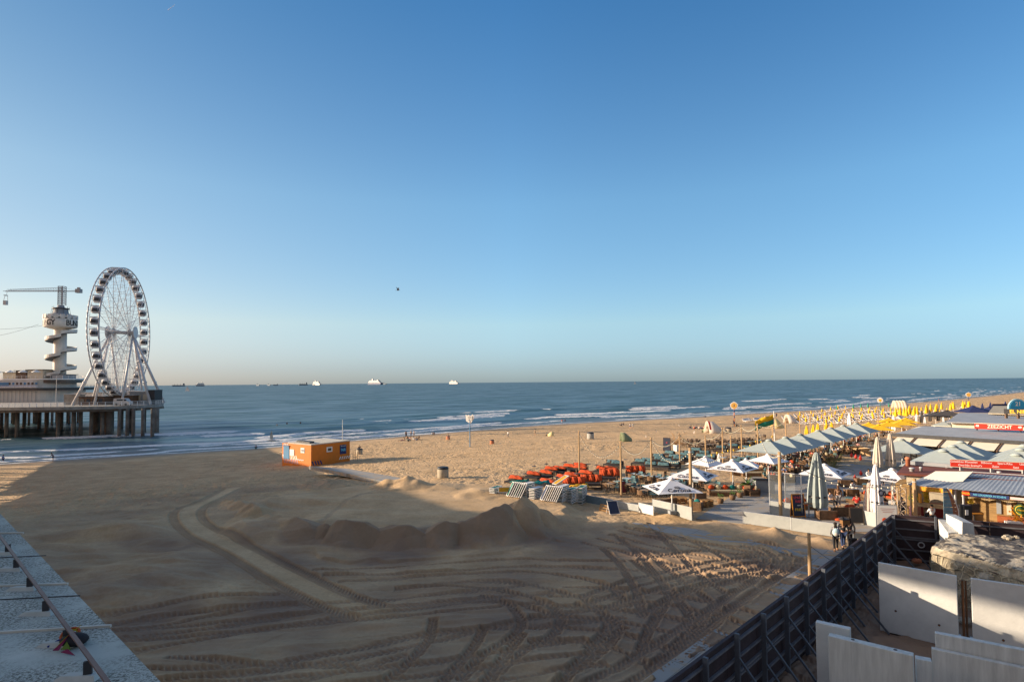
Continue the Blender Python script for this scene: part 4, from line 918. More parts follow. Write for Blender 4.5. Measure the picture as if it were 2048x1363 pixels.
# ================================================================ LOW WINDSCREENS
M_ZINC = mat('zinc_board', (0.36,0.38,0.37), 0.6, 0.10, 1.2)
def screen(u0, v0, u1, v1, h, label, m=None, posts=2, glass=0, z=0.0):
    a = PW(u0, v0, z); b = PW(u1, v1, z); t = thing('windscreen', label, 'windscreen', a, 0); d = b-a
    MB().bar((0,0,h/2),(d.x,d.y,h/2),.05,h).build('board', m or M_ZINC, t)
    MB().bar((0,0,h+.015),(d.x,d.y,h+.015),.08,.03).build('cap', M_RAIL, t)
    for k in range(posts+1):
        p = d*(k/posts); MB().box((p.x,p.y+.06,(h+glass)/2),(.07,.07,h+glass+.02)).build('post', M_RAIL, t)
    if glass:
        MB().bar((0,0,h+.03+glass/2),(d.x,d.y,h+.03+glass/2),.015,glass-.06).build('pane', mat('clear_glass',(.8,.85,.85),.05,0,alpha=.045,spec=.2), t)
        MB().bar((0,0,h+glass),(d.x,d.y,h+glass),.05,.05).build('top_rail', M_RAIL, t)
    return t
screen(1168,1003,1226,1014,.62,'blue grey shaded windscreen behind the leaning pallet',mat('zinc_painted_shade',(.14,.20,.24),.6,.1))  # zinc made darker and bluer, shade put into the board colour
screen(1222,1012,1278,1022,.5,'first pale windscreen board right of the leaning pallet')
screen(1278,1023,1307,1030,.72,'lighter windscreen board standing proud of its row',M_WHITEW)
screen(1306,1022,1384,1040,.95,'long grey windscreen ending at the thick near pole')
screen(1488,1046,1582,1059,.85,'near low windscreen left of the small sand heap, before the boardwalk')
screen(1584,1060,1700,1077,.85,'near low windscreen right of the small sand heap, before the boardwalk')
screen(1541,1027,1605,1036,1.0,'glass topped windbreak left of the standing menu board',None,2,2.3)
screen(1716,1046,1760,1056,1.0,'low windscreen between the black board and the white poster')
screen(1003,990,1040,996,.6,'pale upright windscreen board at the left end of the daybeds',M_WHITEW,1)
screen(1688,905,1742,912,1.1,'rope edged rail screen with red lanterns',M_WOOD,3)
# ================================================================ PARASOLS
M_SAGE = mat('grey_green_cloth', (0.33,0.38,0.37), .85, .05, 2); M_PWHITE = mat('white_cloth', (.74,.73,.74), .8, .03, 2); M_INK = mat('dark_ink', (.02,.025,.05), .7, 0)
M_CHAR = mat('charcoal_cloth', (.06,.055,.055), .85, .1, 2); M_NAVYC = mat('navy_cloth', (.02,.03,.10), .85, .1, 2); M_BEIGE = mat('beige_cloth', (.56,.50,.42), .85, .06, 2)
def parasol(p, zt, drop, side, rz, cloth, label, group=None, n=4, logo=None, cap=True, pole=M_WHITE, box=True):
    g = gz(p.x, p.y); t = thing('parasol', label, 'parasol', (p.x,p.y,g), rz, group); h = zt-g; r = side/math.sqrt(2) if n == 4 else side/2; ze = h-drop
    m_ = MB(); K = 6; vs = [(0,0,h)]; fs = []
    for k in range(1, K+1):
        f = k/K
        for i in range(n):
            a0 = 2*math.pi*i/n; a1 = 2*math.pi*(i+1)/n
            for j in range(4):
                q = j/4; x = (math.cos(a0)*(1-q)+math.cos(a1)*q)*r*f; y = (math.sin(a0)*(1-q)+math.sin(a1)*q)*r*f
                vs.append((x, y, h-drop*(f**.93)-.05*f*f*math.sin(math.pi*q)+(.10*f*f*math.sin(math.pi*q) if k == K else 0)))
    N = 4*n
    for i in range(N): fs.append((0, 1+i, 1+(i+1) % N))
    for k in range(K-1):
        for i in range(N): fs.append((1+k*N+i, 1+(k+1)*N+i, 1+(k+1)*N+(i+1) % N, 1+k*N+(i+1) % N))
    o = m_.add(vs, fs).build('canopy', cloth, t); sm = o.modifiers.new('thick','SOLIDIFY'); sm.thickness = .02; sm.offset = -1
    MB().tube((0,0,0),(0,0,h-.06),.045,n=8).build('pole', pole, t)
    if cap: MB().lathe([(r*.12,h-.09*drop),(r*.05,h+.06),(.02,h+.09)],10).build('cap', cloth, t, True)
    rb = MB()
    for i in range(n): a0 = 2*math.pi*i/n; rb.bar((0,0,h-.25*drop-.15),(r*.97*math.cos(a0),r*.97*math.sin(a0),ze-.03),.035)
    rb.build('ribs', M_RAIL, t)
    if box: MB().box((0,0,.18),(.5,.5,.24),.78).box((0,0,.6),(.14,.14,.5)).build('base', M_GREY, t)
    if logo:
        for i in logo:
            a = 2*math.pi*(i+.5)/n; ri = r*math.cos(math.pi/n); nrm = Vector((math.cos(a)*drop, math.sin(a)*drop, ri)).normalized(); tx = Vector((-math.sin(a),math.cos(a),0))
            def at(f): return Vector((ri*f*math.cos(a), ri*f*math.sin(a), h-drop*(f**.93)+.012))
            text('logo','Corona',side*.165,M_INK,frame(at(.80)+nrm*.03,tx,nrm),t,.006,.012*side/3.5,shear=.12)
            cr_ = MB(); M = frame(at(.60)+nrm*.02,tx,nrm)
            cr_.box((0,-.10,0),(.48,.05,.012),0,M)
            for k,x_ in enumerate((-.2,-.1,0,.1,.2)): cr_.box((x_,0,0),(.05,.13,.012),(-x_*1.0),M)
            cr_.box((0,.10,0),(.3,.04,.012),0,M); cr_.build('crown_emblem', M_INK, t)
    return t
G1 = 'grey parasols in a diagonal row'
ord_ = ('nearest','second','third','fourth','fifth','sixth','farthest')
for k,(u,v) in enumerate(((1538,879),(1571,873.5),(1600,867.5),(1636,860),(1661,854.5),(1686,850),(1712,845.6))):
    parasol(PW(u,v,3.7), 3.7, 1.25, 5.3, R(-92), M_SAGE, '%s grey green square parasol in the long diagonal row' % ord_[k], G1)
for (u,v,rz,lg,l) in ((1343,956,-128,(3,0,1),'nearest white logo parasol beside the thick wooden pole'),(1385,933,-80,(3,0,1),'second white logo parasol, behind the thick wooden pole'),(1465,919,-90,(3,0,1),'third white logo parasol above the cushioned lounge corner'),
   (1649,928,-88,(3,0,1),'white logo parasol partly hidden by the big closed grey parasol'),(1784,937,-102,(3,0,1),'white logo parasol behind the closed white logo parasol, near the bar')):
    parasol(PW(u,v,2.95), 2.95, .85, 3.5, R(rz), M_PWHITE, l, None, 4, lg)
parasol(PW(1411,912,2.7),2.7,.8,2.9,R(-100),M_PWHITE,'plain white parasol behind the second logo parasol'); parasol(PW(1492,917,2.7),2.7,.7,2.3,R(-70),M_PWHITE,'small white parasol tucked behind the third logo parasol'); parasol(PW(1536,908,2.8),2.8,.7,3.2,R(-100),M_PWHITE,'plain white parasol under the first grey parasol')
for k,(u,v,l) in enumerate(((1803,877.5,'grey green parasol behind two closed parasols, left of the bar group'),(1887,899.4,'grey green parasol nearest the long red menu sign'),(1906,890.5,'grey green parasol in the middle of the trio by the menu sign'),(1922,882.5,'grey green parasol farthest back of the trio by the menu sign'),
   (2033,907.4,'grey green parasol nearest at the right edge'),(2041,897,'grey green parasol second at the right edge'),(2048,889.5,'grey green parasol farthest back at the right edge'))):
    parasol(PW(u,v,4.3 if k else 3.4), 4.3 if k else 3.4, 1.35, 5.4, R(-92), M_SAGE, l)
for k,(u,v) in enumerate(((1738,844.6),(1757.5,848.6),(1776,842.7),(1778,835.5),(1803,839.7),(1812,835.2))):
    parasol(PW(u,v,3.2),3.2,.8,3.9,R(-70),M_YEL,'%s open yellow parasol of the six, counted from the left' % ('first','second','third','fourth','fifth','sixth')[k],'open yellow parasols behind the grey row')
parasol(PW(1893,820,3.8),3.8,1.1,6.5,R(-80),M_CHAR,'wide charcoal parasol left of the grey bar roofs'); parasol(PW(1871,823,3.4),3.4,1.0,5,R(-80),M_CHAR,'smaller charcoal parasol overlapping the wide one')
parasol(PW(1946,811,4.2),4.2,1.4,8.5,R(-80),M_NAVYC,'wide navy parasol right of the charcoal ones',n=6); parasol(PW(1978,813,3.8),3.8,1.2,6,R(-60),M_NAVYC,'navy parasol beside two closed navy parasols',n=6)
def closed(u, vt, vb, rw, cloth, label, z=0.0, up=.18, stripes=None, group=None, ties=0, txt=None, real=True):
    """rw: widest half width in pixels"""
    p = PW(u, vb, z); d = p.y; g = gz(p.x,p.y) if real else z; h = (vb-vt)/F*d; r = rw/F*d
    t = thing('closed_parasol', label, 'parasol', (p.x,p.y,g), R(20), group)
    MB().tube((0,0,0),(0,0,h*.99),max(.03,r*.09),n=6).build('pole', M_RAIL, t)
    N = 24 if rw > 5 else 10; prof = [(r*.05,h),(r*.22,h*.985),(r*.34,h*.93),(r*.62,h*.72),(r*.9,h*.45),(r*1.0,h*(up+.08)),(r*.86,h*up)]
    vs = []; fs = []
    for (rr, z_) in prof:
        for i in range(N):
            f = 1 if i % 3 else .70; vs.append((rr*f*math.cos(2*math.pi*i/N), rr*f*math.sin(2*math.pi*i/N), z_))
    for k in range(len(prof)-1):
        for i in range(N): fs.append((k*N+i,(k+1)*N+i,(k+1)*N+(i+1)%N,k*N+(i+1)%N))
    fs.append(tuple((len(prof)-1)*N+i for i in range(N)))
    MB().add(vs,fs).build('folded_canopy', cloth, t)
    for k in range(ties): q = (.32,.62)[k]; MB().lathe([(r*(.95 if k == 0 else .72),h*q),(r*(.93 if k == 0 else .70),h*(q+.02))],16).build('tie_band', M_DARK, t)
    if txt: text('logo',txt,r*1.3,M_INK,frame((.0,-r*.98,h*.5),(1,0,0),(0,-1,.1)),t,.01,.02)
    return t
closed(1636,905,1034,20,M_SAGE,'large closed grey green parasol standing in front of a white logo parasol',up=.17,ties=1)
closed(1756.5,872.5,945,9.5,M_BEIGE,'closed grey parasol on the left of the tall pair')
closed(1782,865.6,945,10,M_BEIGE,'closed grey parasol on the right of the tall pair',ties=1)
closed(1754,930,1040,13,M_PWHITE,'closed white logo parasol with dark tie beside the striped one',up=.1,ties=2,txt='Co')
closed(1740,965,1038,11.5,mat('striped_beige',(.58,.47,.40),.85,.12,3),'small closed beige striped parasol in front of the closed logo parasol',up=.18)
closed(1699,824,852,4,M_PWHITE,'closed white parasol at the far end of the grey row',z=-.5); closed(1788,829,868,4.5,M_PWHITE,'tall closed white parasol in front of the yellow ones')
closed(1438,906,928,4,M_PWHITE,'small closed white parasol by the third logo parasol')
closed(1932.5,836,866,3.8,M_PWHITE,'closed white parasol on the white framed terrace, left of the red sign'); closed(1993.6,833,866,4,M_PWHITE,'closed white parasol rising behind the red sign')
for k,(u,vt,vb) in enumerate(((1613.5,854,873),(1627,851,871),(1636,848,868),(1653,845,864),(1663.5,843,862))):
    closed(u,vt,vb,4,M_YEL,'%s closed yellow parasol with white print behind the grey row, from the left' % ord_[k].replace('nearest','first'),z=-.5,up=.1)
for k,(u,vt,vb) in enumerate(((1844,818,848),(1860,817,846),(1877,816,846))): closed(u,vt,vb,3.3,M_CHAR,'%s tall closed dark brown parasol right of the yellow ones' % ('left','middle','right')[k])
for k,(u,vt,vb) in enumerate(((1965,800,818),(1981,798.5,817),(2011,796.5,815),(2042,795,812))): closed(u,vt,vb,3.2,M_NAVYC,'%s closed navy parasol of the four at the far right' % ('first','second','third','fourth')[k])
for k,(u,vt,vb) in enumerate(((1833,825,848),(1850,830,850),(1898,826,846),(1908,828,846),(1887,829,848))): closed(u,vt,vb,2.4,M_PWHITE,'%s small closed white parasol by the dark parasols, counted from the left' % ('first','second','fourth','fifth','third')[k])
# ================================================================ LOUNGERS and yellow parasols by the sea
M_CUSH = mat('lounger_cloth_blue',(.10,.16,.24),.8,.1); M_LW = mat('lounger_white',(.62,.60,.58),.6,.06)
def lounger(name='sun_lounger', cloth=M_LW, up=True):
    t = thing(name,'','sun lounger',(0,0,0)); f = MB()
    for s_ in (-.32,.32): f.bar((-.95,s_,.30),(.35,s_,.30),.06); f.bar((.35,s_,.30),(.95,s_,.30 if not up else .82),.06)
    for x_ in (-.8,.3): 
        for s_ in (-.32,.32): f.box((x_,s_,.15),(.06,.06,.3))
    f.build('frame',M_LW,t); b = MB()
    for i in range(6): b.box((-.85+i*.21,0,.345),(.16,.6,.03))
    if up: b.hexa([(.36,-.3,.33),(.36,.3,.33),(.98,.3,.87),(.98,-.3,.87)],[(.33,-.3,.37),(.33,.3,.37),(.94,.3,.91),(.94,-.3,.91)])
    else:
        for i in range(3): b.box((.42+i*.2,0,.345),(.16,.6,.03))
    b.build('slats',cloth,t); return t
PL = Proto(lounger('sun_lounger')); PL2 = Proto(lounger('sun_lounger',M_CUSH))
def closed_small(cloth):
    t = thing('closed_parasol','','parasol',(0,0,0)); MB().tube((0,0,0),(0,0,2.3),.035,n=5).build('pole',M_RAIL,t)
    MB().lathe([(.30,.75),(.34,.9),(.2,1.7),(.06,2.35),(.02,2.45)],8).build('folded_canopy',cloth,t,True); return t
PYE = Proto(closed_small(M_YEL)); PGR = Proto(closed_small(M_GREEN))
rl = random.Random(11)
rows = [((1568,838),(1700,816.5),14,'row nearest the sea'),((1570,842),(1760,818.5),20,'second row from the sea'),((1585,846),(1800,822),24,'third row from the sea'),((1600,849),(1850,825),26,'fourth row from the sea'),((1640,850),(1900,827),26,'row nearest the terraces')]
for r_,(a,b,n,lb) in enumerate(rows):
    A = PG(*a); B = PG(*b)
    for i in range(n):
        p = A.lerp(B,(i+.3*rl.random())/n); p.z = gz(p.x,p.y); (PL if rl.random() < .6 else PL2).put(p, R(120+rl.uniform(-12,12)), 'white framed sun lounger with raised back in the %s' % lb, 'sun loungers in the %s' % lb, 1.25)
        if i % 2 == 0:
            q = p+Vector((.9,-.6,0)); q.z = gz(q.x,q.y); PYE.put(q, rl.random(), 'closed yellow parasol among the loungers of the %s' % lb, 'closed yellow parasols in the %s' % lb, rl.uniform(.75,1.05), (rl.uniform(-.07,.07), rl.uniform(-.07,.07)))
for a,b,n,lb in (((1490,843),(1507,841),6,'white loungers bunched left of the flag'),((1512,842),(1528,840),6,'white loungers bunched just left of the flag cloth')):
    A = PG(*a); B = PG(*b)
    for i in range(n): p = A.lerp(B,i/n); p.z = gz(p.x,p.y); PL.put(p,R(100+i*9),'sun lounger in the bunch of '+lb,lb,1.15)
for k,(u,v) in enumerate(((1674,822),(1707,820),(1722,819),(1736,818),(1778,817))):
    p = PG(u,v); PGR.put(p,0,'%s closed green parasol on the seaward edge of the loungers, from the left' % ord_[k].replace('nearest','first'),'closed green parasols by the water',1.2)
for k in range(36):
    u = 1790+rl.random()*150; v = 843-(u-1790)*.17+rl.uniform(-4,3); p = PG(u,v)
    (PYE if k % 3 else PL).put(p, rl.random()*3, 'closed yellow parasol in the far crowded field right of the grey row' if k % 3 else 'sun lounger in the far crowded field right of the grey row', 'far parasols' if k % 3 else 'far loungers', 1.5)
# ================================================================ FURNITURE
M_WICK = mat('brown_wicker',(.17,.10,.055),.85,.25,6,.4,40); M_WDK = mat('dark_wood',(.075,.05,.035),.8,.25,2,.3,12); M_TEAL = mat('teal_cloth',(.085,.165,.185),.85,.12,3); M_ORC = mat('orange_cushion',(.52,.075,.02),.85,.1,4)
M_TEALD = mat('deep_teal',(.01,.16,.16),.85,.1,3); M_TABT = mat('table_top',(.24,.17,.11),.6,.2,3); M_BLKC = mat('black_cushion',(.03,.028,.03),.85,.15,3); M_PAL = mat('pallet_wood',(.45,.26,.11),.85,.2,4); M_CRC = mat('cream_cushion',(.50,.42,.28),.85,.1,4)
def chair(seat_m, leg_m):
    t = thing('terrace_chair','','chair'); MB().hexa([(-.26,-.26,.42),(.26,-.26,.42),(.24,.24,.40),(-.24,.24,.40)],[(-.26,-.26,.47),(.26,-.26,.47),(.24,.24,.46),(-.24,.24,.46)]).build('seat',seat_m,t)
    b = MB(); n = 5
    for i in range(n):
        a0, a1 = -.5+i/n, -.5+(i+1)/n
        f = lambda a,z: (a*.54, .25+.07*(1-(2*a)**2)+.10*(z-.45), z)
        q = lambda a,z: (a*.54, .29+.07*(1-(2*a)**2)+.10*(z-.45), z)
        b.hexa([f(a0,.44),f(a1,.44),q(a1,.44),q(a0,.44)],[f(a0,.86),f(a1,.86),q(a1,.86),q(a0,.86)])
    b.build('backrest',seat_m,t)
    for x_ in (-.23,.23):
        for y_ in (-.22,.24): MB().tube((x_*1.1,y_*1.1,0),(x_,y_,.43),.02,n=5).build('leg',leg_m,t)
        MB().bar((x_*1.12,-.22,.64),(x_*1.12,.28,.66),.05,.03).build('armrest',seat_m,t)
    return t
PCB = Proto(chair(M_WICK,M_WDK)); PCT = Proto(chair(M_TEAL,M_WDK)); PCD = Proto(chair(M_WDK,M_WDK))
def table(top, w_=.8):
    t = thing('terrace_table','','table'); MB().box((0,0,.74),(w_,w_,.04)).build('tabletop',top,t)
    for x_ in (-1,1):
        for y_ in (-1,1): MB().box((x_*(w_/2-.06),y_*(w_/2-.06),.36),(.05,.05,.72)).build('leg',M_WDK,t)
    return t
PTB = Proto(table(M_TABT)); PTT = Proto(table(mat('pale_table',(.42,.47,.46),.4,.08)))
def sofa(L, m, cush, back=True, pillows=()):
    t = thing('lounge_sofa','','sofa'); b = MB(); b.box((0,0,.16),(L,.85,.32)); b.build('base',m,t)
    MB().box((0,.38,.42),(L,.14,.55)).build('backrest',m,t); MB().box((-L/2+.07,0,.36),(.14,.9,.42)).box((L/2-.07,0,.36),(.14,.9,.42)).build('armrest',m,t)
    MB().box((0,-.03,.39),(L-.3,.72,.13)).build('cushion',cush,t)
    for i,pm in enumerate(pillows):
        x_ = -L/2+.35+i*(L-.7)/max(1,len(pillows)-1); p = MB(); p.ball((x_,.18,.66),.27,10,6,(1,.38,.85)); p.build('pillow',pm,t,True)
    return t
def cushion(L, W, H, c, tilt, rz, k):
    n, m_ = 14, 8; vs = []; fs = []; M = Matrix.Translation(c) @ Matrix.Rotation(rz,4,'Z') @ Matrix.Rotation(-tilt,4,'X')
    for sd in (1,-1):
        for j in range(m_+1):
            for i in range(n+1):
                x = -1+2*i/n; y = -1+2*j/m_; th_ = H/2*(max(0,(1-x*x)*(1-y*y)))**.38; pin = 1-.09*(1-abs(x)**3)*abs(y)-.05*(1-abs(y)**3)*abs(x)
                sag = .03*math.sin(x*2.7+k)+.012*math.sin(x*7+k*2)*y
                vs.append(M @ Vector((x*L/2*pin, y*W/2*pin, sd*th_*(1+.2*math.sin(x*9+y*4+k))+sag)))
    w_ = n+1; o = (m_+1)*w_
    for j in range(m_):
        for i in range(n): q = (j*w_+i,j*w_+i+1,(j+1)*w_+i+1,(j+1)*w_+i); fs.append(q); fs.append(tuple(x+o for x in q[::-1]))
    return MB().add(vs,fs)
def daybed(kind):
    t = thing('daybed','','daybed'); f = MB(); f.box((0,0,.34),(1.9,1.25,.09))
    for x_ in (-.85,.85):
        for y_ in (-.55,.55): f.box((x_,y_,.17),(.09,.09,.30))
    for z_ in (.14,): f.bar((-.9,-.58,z_),(.9,-.58,z_),.04,.12)
    f.build('frame',M_WDK,t); MB().box((0,0,.44),(1.84,1.18,.12)).build('mattress',M_BLKC,t)
    MB().box((0,.56,.72),(1.9,.06,.5)).build('backboard',M_WDK,t)
    if kind == 'bolster': cushion(1.75,.62,.22,(0,.46,.84),R(-30),.05,3).build('bolster',M_ORC,t,True)
    elif kind == 'pillow':
        for i in range(3): cushion(.62,.64,.20,(-.64+i*.62,.34,.84),R(-68),(-.12,.05,.14)[i],i).build('pillow',M_ORC,t,True)
    else: cushion(1.5,.66,.27,(.05,.34,.80),R(-32),.1,5).build('bolster',M_TEAL,t,True)
    return t
PDB = Proto(daybed('bolster')); PDP = Proto(daybed('pillow')); PDT = Proto(daybed('teal'))
RZ = R(-42)
bol = [(1028,970),(1064,961),(1088,958),(1100,950),(1116,949),(1136,944),(1158,942),(1090,977),(1123,968),(1141,963),(1168,958),(1158,947),(1219,950),(1202,949)]
for k,(u,v) in enumerate(bol): p = PG(u,v); PDB.put(p, R(-30)+.1*math.sin(k*2.3), 'dark daybed with a long orange bolster, number %s of its patch from the left' % ('one','two','three','four','five','six','seven','eight','nine','ten','eleven','twelve','thirteen','fourteen')[sorted(range(14),key=lambda i: bol[i][0]).index(k)], 'orange cushioned daybeds on the sand', .92)
pil = [(1183,976),(1220,964),(1272,956),(1148,981)]
for k,(u,v) in enumerate(pil): p = PG(u,v); PDP.put(p, R(-8), 'black daybed with three upright orange pillows, %s' % ('nearest the lounger stacks','in the middle','closest to the teal chairs','partly behind the stacked loungers')[k], 'pillowed daybeds', 1.15)
M_STK = mat('sand_deck',(.2,.14,.09),.9,.2,2)
tb = [(1222,934),(1232,936),(1278,932),(1290,930),(1300,938),(1318,927),(1330,931),(1345,922),(1356,926),(1325,940),(1345,936),(1368,918),(1378,914),(1390,908),(1336,914),(1315,921),(1372,926),(1400,921),(1418,922),(1470,931),(1484,928),(1500,925),(1440,903),(1466,899),(1490,903),(1500,893),(1520,890),(1408,914)]
for k,(u,v) in enumerate(tb): p = PG(u,v); PDT.put(p, R(-35)+.2*math.sin(k*1.7), 'dark daybed with teal bolster on the sand between the wooden poles', 'teal cushioned daybeds between the wooden poles', .9)
def row(pa, pb, n, fn_):
    A = PG(*pa); B = PG(*pb)
    for i in range(n): p = A.lerp(B,(i+.5)/n); p.z = gz(p.x,p.y); fn_(p, i)
def cluster(p, ch, tab, lb, gl, ang=RZ, four=True, occ=None):
    z = max(gz(p.x,p.y), .035 if gz(p.x,p.y) > -.08 else -9); p = Vector((p.x,p.y,z)); tab.put(p, ang, 'square terrace table '+lb, 'tables '+gl)
    for k in range(4 if four else 2):
        a = ang+k*math.pi/2; q = p+Vector((math.sin(a),-math.cos(a),0))*.75*(-1); q += Vector((rl.uniform(-.1,.1),rl.uniform(-.1,.1),0))
        
        if len(SEATS) >= 292: break
        c = ch[k % len(ch)]; nm = {PCB:'brown wicker',PCT:'teal',PCD:'dark brown'}[c]; c.put(q, a+rl.uniform(-.25,.25), '%s chair %s' % (nm, lb), '%s chairs %s' % (nm, gl))
        SEATS.append((q, a, gl))
SEATS = []
G_ = 'behind the grey windscreen by the orange pillows'
for (u,v) in ((1272,962),(1290,965),(1310,967),(1328,971),(1255,972),(1258,985),(1275,990),(1292,995),(1312,986),(1330,990),(1238,979),(1222,983),(1350,977),(1370,968),(1350,962),(1392,978),(1410,976),(1425,985),(1390,965)): cluster(PG(u,v),[PCT,PCB,PCB,PCT],PTT if v < 980 else PTB,G_,G_)
G_ = 'on the beach side between wooden poles'
for i in range(22):
    u = 1372+i*7.4+rl.uniform(-2,2); v = 896-(i*.45)+rl.choice((-8,-2,5))
    cluster(PG(u,v),[PCD,PCD],PTB,G_,G_,four=(i%2==0))
G_ = 'beneath the long grey parasol row'
def _cl(k, G_, region, ch, n):
    for i in range(n):
        f = (i+.5)/n; a = region[0]; b = region[1]; wd = region[2]; u = a[0]+(b[0]-a[0])*f; v = a[1]+(b[1]-a[1])*f+rl.uniform(-wd,wd)
        cluster(PG(u,v),ch,PTB if rl.random() < .6 else PTT,G_,G_)
_cl(0, G_, ((1500,950),(1770,872),7), [PCB,PCT,PCB,PCD], 24)
_cl(0, G_, ((1545,962),(1745,892),5), [PCB,PCT,PCB,PCB], 16)
_cl(0, 'left of the grey parasol row', ((1440,930),(1560,892),5), [PCB,PCT,PCT,PCD], 10)
_cl(0, 'behind the yellow open parasols', ((1760,856),(1850,846),3), [PCD,PCB], 10)
_cl(0, 'under the parasols beside the menu sign', ((1790,905),(1850,915),3), [PCB], 4)
# lounge corner with cushions
def wsofa(u, v, L, rz, m, cu, pil_, label, z=.035):
    t = sofa(L, m, cu, True, pil_); p = PW(u,v,z); t.location = p; t.rotation_euler = (0,0,rz); t['label'] = label; return t
wsofa(1452,989,3.2,R(-5),M_WICK,M_CRC,(M_ORC,M_CRC,M_ORC,M_TEALD,M_CRC),'brown wicker sofa with orange and teal pillows under the third logo parasol')
wsofa(1500,986,3.0,R(-95),M_WICK,M_ORC,(M_ORC,M_TEALD,M_CRC),'wicker sofa side of the lounge corner along the paving')
wsofa(1392,1018,1.0,R(150),M_WICK,M_TEALD,(M_TEALD,),'single wicker armchair with teal cushion right of the thick pole')
wsofa(1330,1012,1.9,R(-150),M_WICK,M_BLKC,(),'empty brown wicker sofa behind the long windscreen')
wsofa(1652,1037,1.3,R(175),M_WICK,M_CRC,(),'round backed wicker sofa under the large closed grey parasol')
wsofa(1683,1030,1.5,R(178),M_WICK,M_CRC,(M_ORC,),'wicker sofa with its back to the boardwalk, orange pillow')
wsofa(1722,1030,2.2,R(175),M_WICK,M_CRC,(M_ORC,M_ORC),'long wicker sofa behind the black easel board')
wsofa(1600,1017,2.6,R(0),M_WICK,M_ORC,(M_ORC,M_CRC,M_ORC,M_ORC),'wicker sofa piled with orange pillows behind the menu board')
wsofa(1745,1000,1.8,R(20),M_WICK,M_ORC,(M_ORC,),'wicker sofa with orange pillow behind the closed white parasol')
wsofa(1790,1003,1.4,R(-60),M_WICK,M_ORC,(M_ORC,M_ORC),'wicker seat with two orange pillows by the steel truss')
for k,(u,v) in enumerate(((1664,990),(1703,992),(1690,972),(1722,968))):
    wsofa(u,v,1.0,R(170),M_WICK,M_TEAL,(),'deep wicker tub seat %s' % ('left of the standing guest','in front of the teal topped table','beside the teal topped bench','by the red lanterns')[k])
oc = thing('floor_cushion','orange cushion lying on the paving before the wicker sofa','cushion',PW(1681,1042,.04)); o = MB().box((0,0,.13),(.95,.55,.26)).build('cushion',M_ORC,oc,True); o.modifiers.new('r','SUBSURF').levels = 2
def pallet_stack(p, n, label, rz=0, cat='pallet bench'):
    t = thing('pallet_bench',label,cat,p,rz)
    for k in range(n):
        z = k*.15; b = MB()
        for y_ in (-.42,-.21,0,.21,.42): b.box((0,y_,z+.135),(1.2,.12,.022))
        for x_ in (-.55,0,.55): b.box((x_,0,z+.06),(.1,.95,.10))
        b.build('pallet',M_PAL,t)
    return t
pallet_stack(PW(1358,1004,0),3,'stack of pale pallets under the nearest white logo parasol')
pallet_stack(PW(1408,1012,0),4,'taller pallet stack at the edge of the grey paving',.4)
MB().box((0,.35,.8),(1.1,.12,.45)).build('backrest',M_WICK,bpy.data.objects['pallet_bench.001'])
pt = pallet_stack(PG(1213,1022),1,'single pallet leaning against the blue grey windscreen',0); pt.rotation_euler = (R(68),R(10),R(-20))
# ---------------- stacked loungers left of the terrace
M_LG = mat('lounger_green',(.015,.14,.11),.7,.1); M_LY = mat('lounger_yellow',(.55,.30,.02),.7,.1); M_LB = mat('lounger_navy',(.03,.045,.09),.7,.1)
def flat_lounger(cloth):
    t = thing('stacked_lounger','','sun lounger'); f = MB()
    for s_ in (-.3,.3): f.bar((-.9,s_,.08),(.9,s_,.08),.07,.07)
    for x_ in (-.75,.75):
        for s_ in (-.3,.3): f.box((x_,s_,.02),(.06,.05,.09))
    for x_ in (-.88,.88): f.box((x_,0,.08),(.07,.6,.06))
    f.build('frame',M_LW,t); MB().box((0,0,.085),(1.62,.52,.02)).build('sling',cloth,t); return t
PFs = [Proto(flat_lounger(m)) for m in (M_LG,M_LY,M_LB,M_LW)]
def lstack(u, v, n, rz, who, pick):
    p = PG(u,v)
    for k in range(n): PFs[pick[k % len(pick)]].put(p+Vector((rl.uniform(-.03,.03),rl.uniform(-.03,.03),k*.135)), rz+rl.uniform(-.04,.04), 'white framed lounger in the flat stack %s' % who, 'loungers stacked flat %s' % who, .8)
lstack(992,984,4,R(60),'at the far left of the daybeds',[3,0]); lstack(1056,992,9,R(55),'left of the leaning loungers',[3,0,3,0]); lstack(1072,995,7,R(55),'right behind the tall left stack',[3,0]); 
lstack(1126,1001,10,R(60),'under the yellow topped lounger',[3,3,0]); lstack(1144,1004,9,R(62),'in the middle of the right group',[0,3,0]); lstack(1164,1005,11,R(65),'at the right end by the windscreen',[0,3])
def lean(u, v, n, du, who, cl, lean_=62, rz=20):
    for k in range(n): p = PG(u+k*du, v+k*du*.12); PFs[cl[k % len(cl)]].put(p+Vector((0,0,.62)), R(rz), 'folded lounger leaning upright in the bunch %s' % who, 'loungers leaning %s' % who, .72, tilt=(0,R(-lean_),0))
lean(1022,992,7,4.2,'left of the white stacks',[0,2,2,0,2]); lean(1090,1000,8,4.0,'between the two stack groups',[2,2,0,1,2])
t = PFs[1].put(PG(1122,985)+Vector((0,0,1.15)),R(35),'yellow lounger lying tilted on top of the stacked loungers',None,.95,tilt=(0,R(-22),0)); 
t = PFs[1].put(PG(1011,990)+Vector((0,0,.5)),R(10),'ochre lounger standing on edge at the left end',None,.7,tilt=(R(80),0,0))
